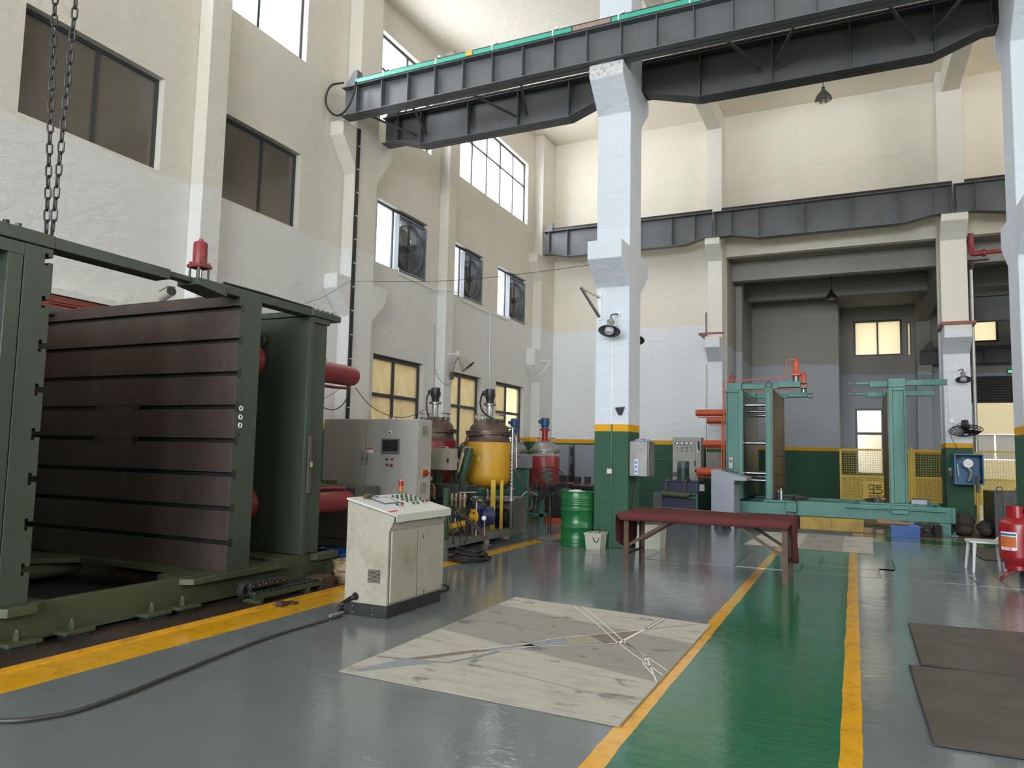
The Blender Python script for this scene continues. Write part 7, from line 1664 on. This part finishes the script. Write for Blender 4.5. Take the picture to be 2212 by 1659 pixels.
text('lettering', '圣宏模具', .12, (q.x+.03, 26.570, q.z-.17), ((1, 0, 0), (0, 0, 1)), INK, f1)

# black mould block
MBL = thing('mould_block', 'black steel mould block with lifting eyes by the right edge', 'mould', (3.1, 19.2, 0))
B(2.66, 3.7, 18.55, 20.0, .004, .96).build('block', BLACK, MBL, bevel=.01)
B(2.82, 3.7, 18.52, 18.549, .004, .96).build('face_plate', paint('cast_grey', (.075, .075, .075), .5, .3, .5, (.03, .03, .03), 6), MBL, smooth=False)
for k, (x, z, r_) in enumerate(((2.95, .82, .02), (3.05, .70, .035), (3.15, .82, .03), (2.95, .55, .025), (3.22, .50, .06), (3.1, .38, .02), (3.3, .25, .05), (2.92, .2, .03))): MB().cyl((x, 18.51, z), (x, 18.52, z), r_, n=12).build('hole', RUBBER, MBL)
for x in (2.80, 3.15, 3.4): MB().ring((x, 18.8, 1.02), .055, .012, 'y', 18, 6).build('lifting_eye', DGREY, MBL)

# =====================================================================  CHAIR AND EXTINGUISHERS
CHX = -.05
CH = thing('plastic_chair', 'white plastic chair standing behind the red wheeled extinguisher', 'chair', (1.75, 12.72, 0))
WP = paint('chair_plastic', (.62, .62, .62), .4, 0, .25, (.4, .38, .35), 6, bmp=0)
m = MB(); n = 16; V = []
for k in range(n): an = 2*pi*k/n; r_ = 1/(abs(cos(an))**4+abs(sin(an))**4)**.25; V.append((1.74+.235*r_*cos(an), 12.74+.235*r_*sin(an)))
MB().prism(V, 'z', .415, .445).build('seat', WP, CH, bevel=.008)
for (x, y, tx, ty) in ((1.53, 13.0, 1.57, 12.93), (1.57, 12.50, 1.6, 12.55), (1.96, 12.97, 1.92, 12.92), (1.96, 12.5, 1.92, 12.55)): MB().cyl((x, y, 0), (tx, ty, .43), .016, .026, n=10).build('leg', WP, CH)
for y in (12.56, 12.92): MB().tube([(1.90, y, .43), (1.985, y, .52), (2.02, y, .68), (2.08, y+(.02 if y > 12.7 else -.02), .84)], .018, 8, smooth=2).build('back_post', WP, CH)
m = MB()
for k in range(8): 
    a_, b_ = 12.54+.40*k/8, 12.54+.40*(k+1)/8; c0, c1 = .05*sin(pi*k/8), .05*sin(pi*(k+1)/8); m.add([(2.02+c0, a_, .66), (2.02+c1, b_, .66), (2.09+c1, b_, .86), (2.09+c0, a_, .86), (2.035+c0, a_, .66), (2.035+c1, b_, .66), (2.105+c1, b_, .86), (2.105+c0, a_, .86)], [(0, 3, 2, 1), (4, 5, 6, 7), (0, 1, 5, 4), (3, 7, 6, 2), (0, 4, 7, 3), (1, 2, 6, 5)])
m.build('backrest', WP, CH)
CH.location.x += CHX
EXR = plain('extinguisher_red', (.29, .012, .018), .28)
def trolley(cx, cy, label):
    t = thing('wheeled_extinguisher', label, 'extinguisher', (cx, cy, 0))
    MB().lathe([(.15, .22), (.16, .20), (.17, .235), (.185, .25), (.215, .30), (.222, .34), (.222, .74), (.215, .78), (.19, .82), (.12, .85), (.06, .86), (.05, .87)], (cx, cy, 0), 'z', 36).build('cylinder', EXR, t, ang=50)
    MB().lathe([(.16, .16), (.165, .165), (.165, .24), (.16, .245)], (cx, cy, 0), 'z', 30).build('foot_ring', EXR, t)
    # guard collar with hand openings
    m = MB(); n = 24; rr = .125; w_ = .006
    for k in range(n):
        a0, a1 = 2*pi*k/n, 2*pi*(k+1)/n
        op = (k % 12) in (7, 8, 9)
        for z0_, z1_ in (((.845, .90), (.965, .995)) if op else ((.845, .995),)):
            c_ = [(cx+r_*cos(a), cy+r_*sin(a)) for a in (a0, a1) for r_ in (rr, rr+w_)]
            m.add([(x, y, z) for z in (z0_, z1_) for x, y in (c_[0], c_[2], c_[3], c_[1])], [(0, 3, 2, 1), (4, 5, 6, 7), (0, 1, 5, 4), (1, 2, 6, 5), (2, 3, 7, 6), (3, 0, 4, 7)])
    m.build('guard_collar', EXR, t)
    MB().cyl((cx, cy, .86), (cx, cy, .95), .03, n=12).build('valve', CHROME, t); MB().bar((cx-.02, cy-.02, .96), (cx+.1, cy-.05, .97), .02, .012).build('valve_lever', BLACK, t)
    l_ = MB()
    for k in range(6):
        a0, a1 = -2.75+.16*k, -2.75+.16*(k+1); r_ = .2235
        l_.add([(cx+r_*cos(a0), cy+r_*sin(a0), .42), (cx+r_*cos(a1), cy+r_*sin(a1), .42+.012*(k == 5)), (cx+r_*cos(a1), cy+r_*sin(a1), .66), (cx+r_*cos(a0), cy+r_*sin(a0), .66)], [(0, 1, 2, 3)])
    lb = l_.build('label_border', WHITE, t)
    o_ = MB()
    for k in range(6):
        a0, a1 = -2.73+.15*k, -2.73+.15*(k+1); r_ = .2245
        o_.add([(cx+r_*cos(a0), cy+r_*sin(a0), .46), (cx+r_*cos(a1), cy+r_*sin(a1), .46), (cx+r_*cos(a1), cy+r_*sin(a1), .60), (cx+r_*cos(a0), cy+r_*sin(a0), .60)], [(0, 1, 2, 3)])
    o_.build('orange_panel', plain('label_orange', (.55, .13, .03), .5), lb)
    o_ = MB()
    for k in range(6):
        a0, a1 = -2.73+.15*k, -2.73+.15*(k+1); r_ = .2245
        o_.add([(cx+r_*cos(a0), cy+r_*sin(a0), .612), (cx+r_*cos(a1), cy+r_*sin(a1), .612), (cx+r_*cos(a1), cy+r_*sin(a1), .64), (cx+r_*cos(a0), cy+r_*sin(a0), .64)], [(0, 1, 2, 3)])
    o_.build('blue_panel', plain('label_blue', (.04, .18, .35), .5), lb)
    an = -2.3; text('lettering', '灭火器', .035, (cx+.2255*cos(an), cy+.2255*sin(an), .44), ((-sin(an), cos(an), 0), (0, 0, 1)), REDP, lb, .0002)
    for s_ in (-1, 1):
        w2 = (cx+.20, cy+s_*.27, .158)
        ty_ = MB().ring(w2, .13, .028, 'y', 30, 8).build('wheel', RUBBER, t); MB().cyl((w2[0], w2[1]-.02, w2[2]), (w2[0], w2[1]+.02, w2[2]), .03, n=12).build('hub', SSTEEL, ty_)
        for k in range(6): an = 2*pi*k/6+.3; MB().bar(w2, (w2[0]+.115*cos(an), w2[1], w2[2]+.115*sin(an)), .03, .012, up=(0, 1, 0)).build('spoke', REDP, ty_, smooth=False)
        MB().tube([(cx+.24, cy+s_*.14, .155), (cx+.25, cy+s_*.14, .9), (cx+.22, cy+s_*.10, 1.02), (cx+.22, cy, 1.06)], .016, 8, smooth=2).build('frame_tube', EXR, t)
        MB().tube([(cx-.02, cy+s_*.10, .17), (cx-.14, cy+s_*.09, .10), (cx-.21, cy+s_*.07, .02), (cx-.22, cy, .016)], .012, 8, smooth=2).build('stand_foot', REDP, t)
    MB().cyl((cx+.20, cy-.27, .158), (cx+.20, cy+.27, .158), .012, n=8).build('axle', DGREY, t)
    MB().tube([(cx+.05, cy-.02, .93), (cx+.1, cy-.12, 1.0), (cx+.17, cy-.18, 1.15), (cx+.28, cy-.18, 1.25), (cx+.36, cy-.16, 1.1), (cx+.35, cy-.16, .6)], .014, 8, smooth=2).build('hose', REDP, t)
    return t
trolley(1.965, 12.02-.12, 'red wheeled extinguisher with orange label in front of the white chair')
trolley(2.62, 11.55, 'second red wheeled extinguisher cut off by the right edge')

# =====================================================================  HANGING LAMPS, LEFT WALL FITTINGS
def pendant(x, y, zs, ztop, r, label, mat):
    t = thing('pendant_lamp', label, 'lamp', (x, y, zs)); MB().lathe([(r, 0), (r*1.01, .004), (r*.85, .09*r/.18), (r*.45, .19*r/.18), (r*.22, .23*r/.18), (r*.2, .30*r/.18), (.01, .31*r/.18)], (x, y, zs), 'z', 32, cap=False).build('shade', mat, t, ang=60)
    MB().lathe([(r*.97, .004), (r*.8, .085*r/.18), (r*.42, .18*r/.18), (.001, .2*r/.18)], (x, y, zs), 'z', 32, cap=False).build('reflector', plain('reflector_silver', (.55, .50, .40), .3, .6), t, ang=60)
    MB().lathe([(.001, .01), (.03, .02), (.045, .07), (.03, .12), (.02, .18)], (x, y, zs), 'z', 16).build('bulb', plain('bulb_glass', (.7, .68, .6), .2), t)
    MB().cyl((x, y, zs+.3*r/.18), (x, y, ztop), .010, n=8).build('rod', BLACK, t); MB().cyl((x, y, ztop-.02), (x, y, ztop), .06, n=14).build('ceiling_rose', BLACK, t)
pendant(-.51, 18.0, 9.93, ceil_z(18.0), .19, 'bell pendant lamp hanging under the dark girder before the back wall', paint('pendant_grey', (.07, .07, .065), .45, .3, .3, (.03, .03, .03), 5))
pendant(-.63, 27.9, 7.22, HC, .20, 'dark bell pendant lamp under the low hall ceiling', plain('pendant_black', (.02, .02, .02), .5))
# black cable duct
DU = thing('cable_duct', 'tall black cable duct with white clips on the haunched wall pier', 'duct', (LX+.36, 12.13, 2.1))
B(LX+.341, LX+.375, 12.08, 12.17, 2.1, 8.29).build('trunk', RUBBER, DU, smooth=False)
for k in range(12):
    z = 2.4+.5*k; B(LX+.376, LX+.379, 12.085, 12.165, z, z+.02).build('clip', WHITE, DU, smooth=False)
MB().tube([(LX+.39, 12.10, 3.3), (LX+.42, 12.08, 2.9), (LX+.45, 11.95, 2.5), (LX+.43, 11.6, 2.3), (LX+.40, 11.3, 2.35), (LX+.40, 11.0, 2.5)], .010, 6, smooth=2).build('loose_cable', RUBBER, DU)
def wire(name, label, pts, r=.006, m=RUBBER, sm=2): return tag(MB().tube(pts, r, 5, smooth=sm).build(name, m), label, 'wire')
a, b, c, d = at(756, 607, X=LX+.36), at(900, 612, Y=12.2), at(1100, 602, Y=12.1), at(1289, 570, Y=CY0-.01)
wire('span_wire', 'thin wire spanning from the cable duct across to the main pillar', [a, a+(d-a)*.25-Vector((0, 0, .10)), a+(d-a)*.5-Vector((0, 0, .14)), a+(d-a)*.75-Vector((0, 0, .09)), d], .005)
wire('span_wire', 'thin wire slanting down from the cable duct to the green press top', [a, at(700, 642, Y=9.5), at(660, 655, Y=7.2)], .004)
wire('span_wire', 'sagging black wire between the upper red cylinder and the mixing tanks', [at(768, 838, Y=8.3), at(800, 880, Y=8.9), at(850, 903, Y=9.6), at(890, 900, Y=10.4), at(925, 880, Y=11.6)], .006)
wire('span_wire', 'short wire looping from press rear head to the cabinet top', [at(699, 862, Y=7.1), at(725, 847, Y=7.7), at(735, 838, Y=8.0)], .004)
wire('hanging_wire', 'thin vertical wire above the red mixing tank motor', [at(939, 700, X=LX+.03), at(938, 842, X=LX+.03)], .004, DGREY, 0)
# conduit under the fan windows
p1, p2, p3, p4, p5, p6 = [at(x, y, X=LX+.015) for x, y in ((861, 580), (861, 594), (940, 628), (1057, 676), (1059, 680), (1057, 838))]
tag(MB().tube([at(861, 578, X=LX+.02), at(861, 592, X=LX+.02), at(905, 612, X=LX+.02), at(942, 627, X=LX+.02), at(946, 627, X=LX+.3), at(974, 627, X=LX+.3), at(990, 634, X=LX+.02)], .014, 6).build('conduit', WHITE), 'white conduit stepping down below the first fan window and round the pier', 'pipe')
tag(MB().tube([at(999, 643, X=LX+.02), at(1000, 651, X=LX+.02), at(1052, 674, X=LX+.02), at(1058, 680, X=LX+.02), at(1057, 836, X=LX+.02)], .014, 6).build('conduit', WHITE), 'white conduit from the middle fan window dropping down the wall', 'pipe')
tag(MB().tube([at(1062, 676, X=LX+.02), at(1096, 692, X=LX+.02), at(1101, 690, X=LX+.02), at(1101, 684, X=LX+.02)], .014, 6).build('conduit', WHITE), 'short white conduit under the last fan window', 'pipe')
# wall flood lamp
FLD = thing('flood_lamp', 'large tilted bell flood lamp on an arm on the left wall pier', 'lamp', (-9.2, 16.6, 3.7))
lc_ = at(1003, 783, X=-9.0); aim = Vector((.62, .25, -.74)).normalized(); m = MB()
m.lathe([(.20, .16), (.205, .155), (.17, .05), (.12, -.06), (.06, -.13), (.055, -.22)], (0, 0, 0), 'z', 30, cap=False); rot = Vector((0, 0, 1)).rotation_difference(aim).to_matrix().to_4x4(); m.xf(Matrix.Translation(lc_) @ rot); m.build('shade', paint('lamp_cream', (.36, .33, .27), .45, .1, .5, (.14, .11, .08), 8), FLD, ang=60)
m = MB(); m.lathe([(.001, .10), (.19, .10)], (0, 0, 0), 'z', 24); m.xf(Matrix.Translation(lc_) @ rot); m.build('lens', plain('lens_glass', (.35, .34, .28), .15), FLD)
wp = Vector((LX+.281, 16.32, 4.06)); MB().tube([wp, wp+Vector((.25, .1, .02)), lc_-aim*.3+Vector((0, 0, .1)), lc_-aim*.2], .016, 7, smooth=2).build('arm', WHITE, FLD); MB().cyl(wp-Vector((.0, 0, 0)), wp+Vector((.012, 0, 0)), .05, n=14).build('wall_plate', WHITE, FLD)
B(LX+.281, LX+.36, 16.38, 16.47, 3.42, 3.6).build('ballast_box', DGREY, FLD, bevel=.006)
MB().tube([(LX+.34, 16.42, 3.6), lc_-aim*.2+Vector((-.1, 0, -.1)), lc_-aim*.2], .008, 6, smooth=1).build('lead', RUBBER, FLD)
MB().tube([(LX+.34, 16.42, 3.42), at(975, 830, X=-9.3), at(960, 832, X=-9.3), at(945, 815, X=-9.3), at(940, 797, X=-9.3)], .006, 5, smooth=2).build('loose_lead', RUBBER, FLD)
# small steel bracket at the back corner
CBR = thing('corner_bracket', 'broken white steel bracket high on the corner pier', 'bracket', (LX+.4, 22.2, 3.7))
MB().bar((LX+.33, 22.25, 4.62), (LX+.75, 22.25, 4.60), .04, .03).build('arm', WHITE, CBR, smooth=False); MB().bar((LX+.33, 22.25, 4.15), (LX+.75, 22.25, 4.60), .04, .03).build('strut', WHITE, CBR, smooth=False)
# red reel of boxes on top of the tall cabinet: round junction
q = at(850, 903, Y=9.5); MB().cyl((q.x, 9.5, 2.031), (q.x, 9.5, 2.06), .06, n=18).build('cable_gland', SSTEEL, C1)
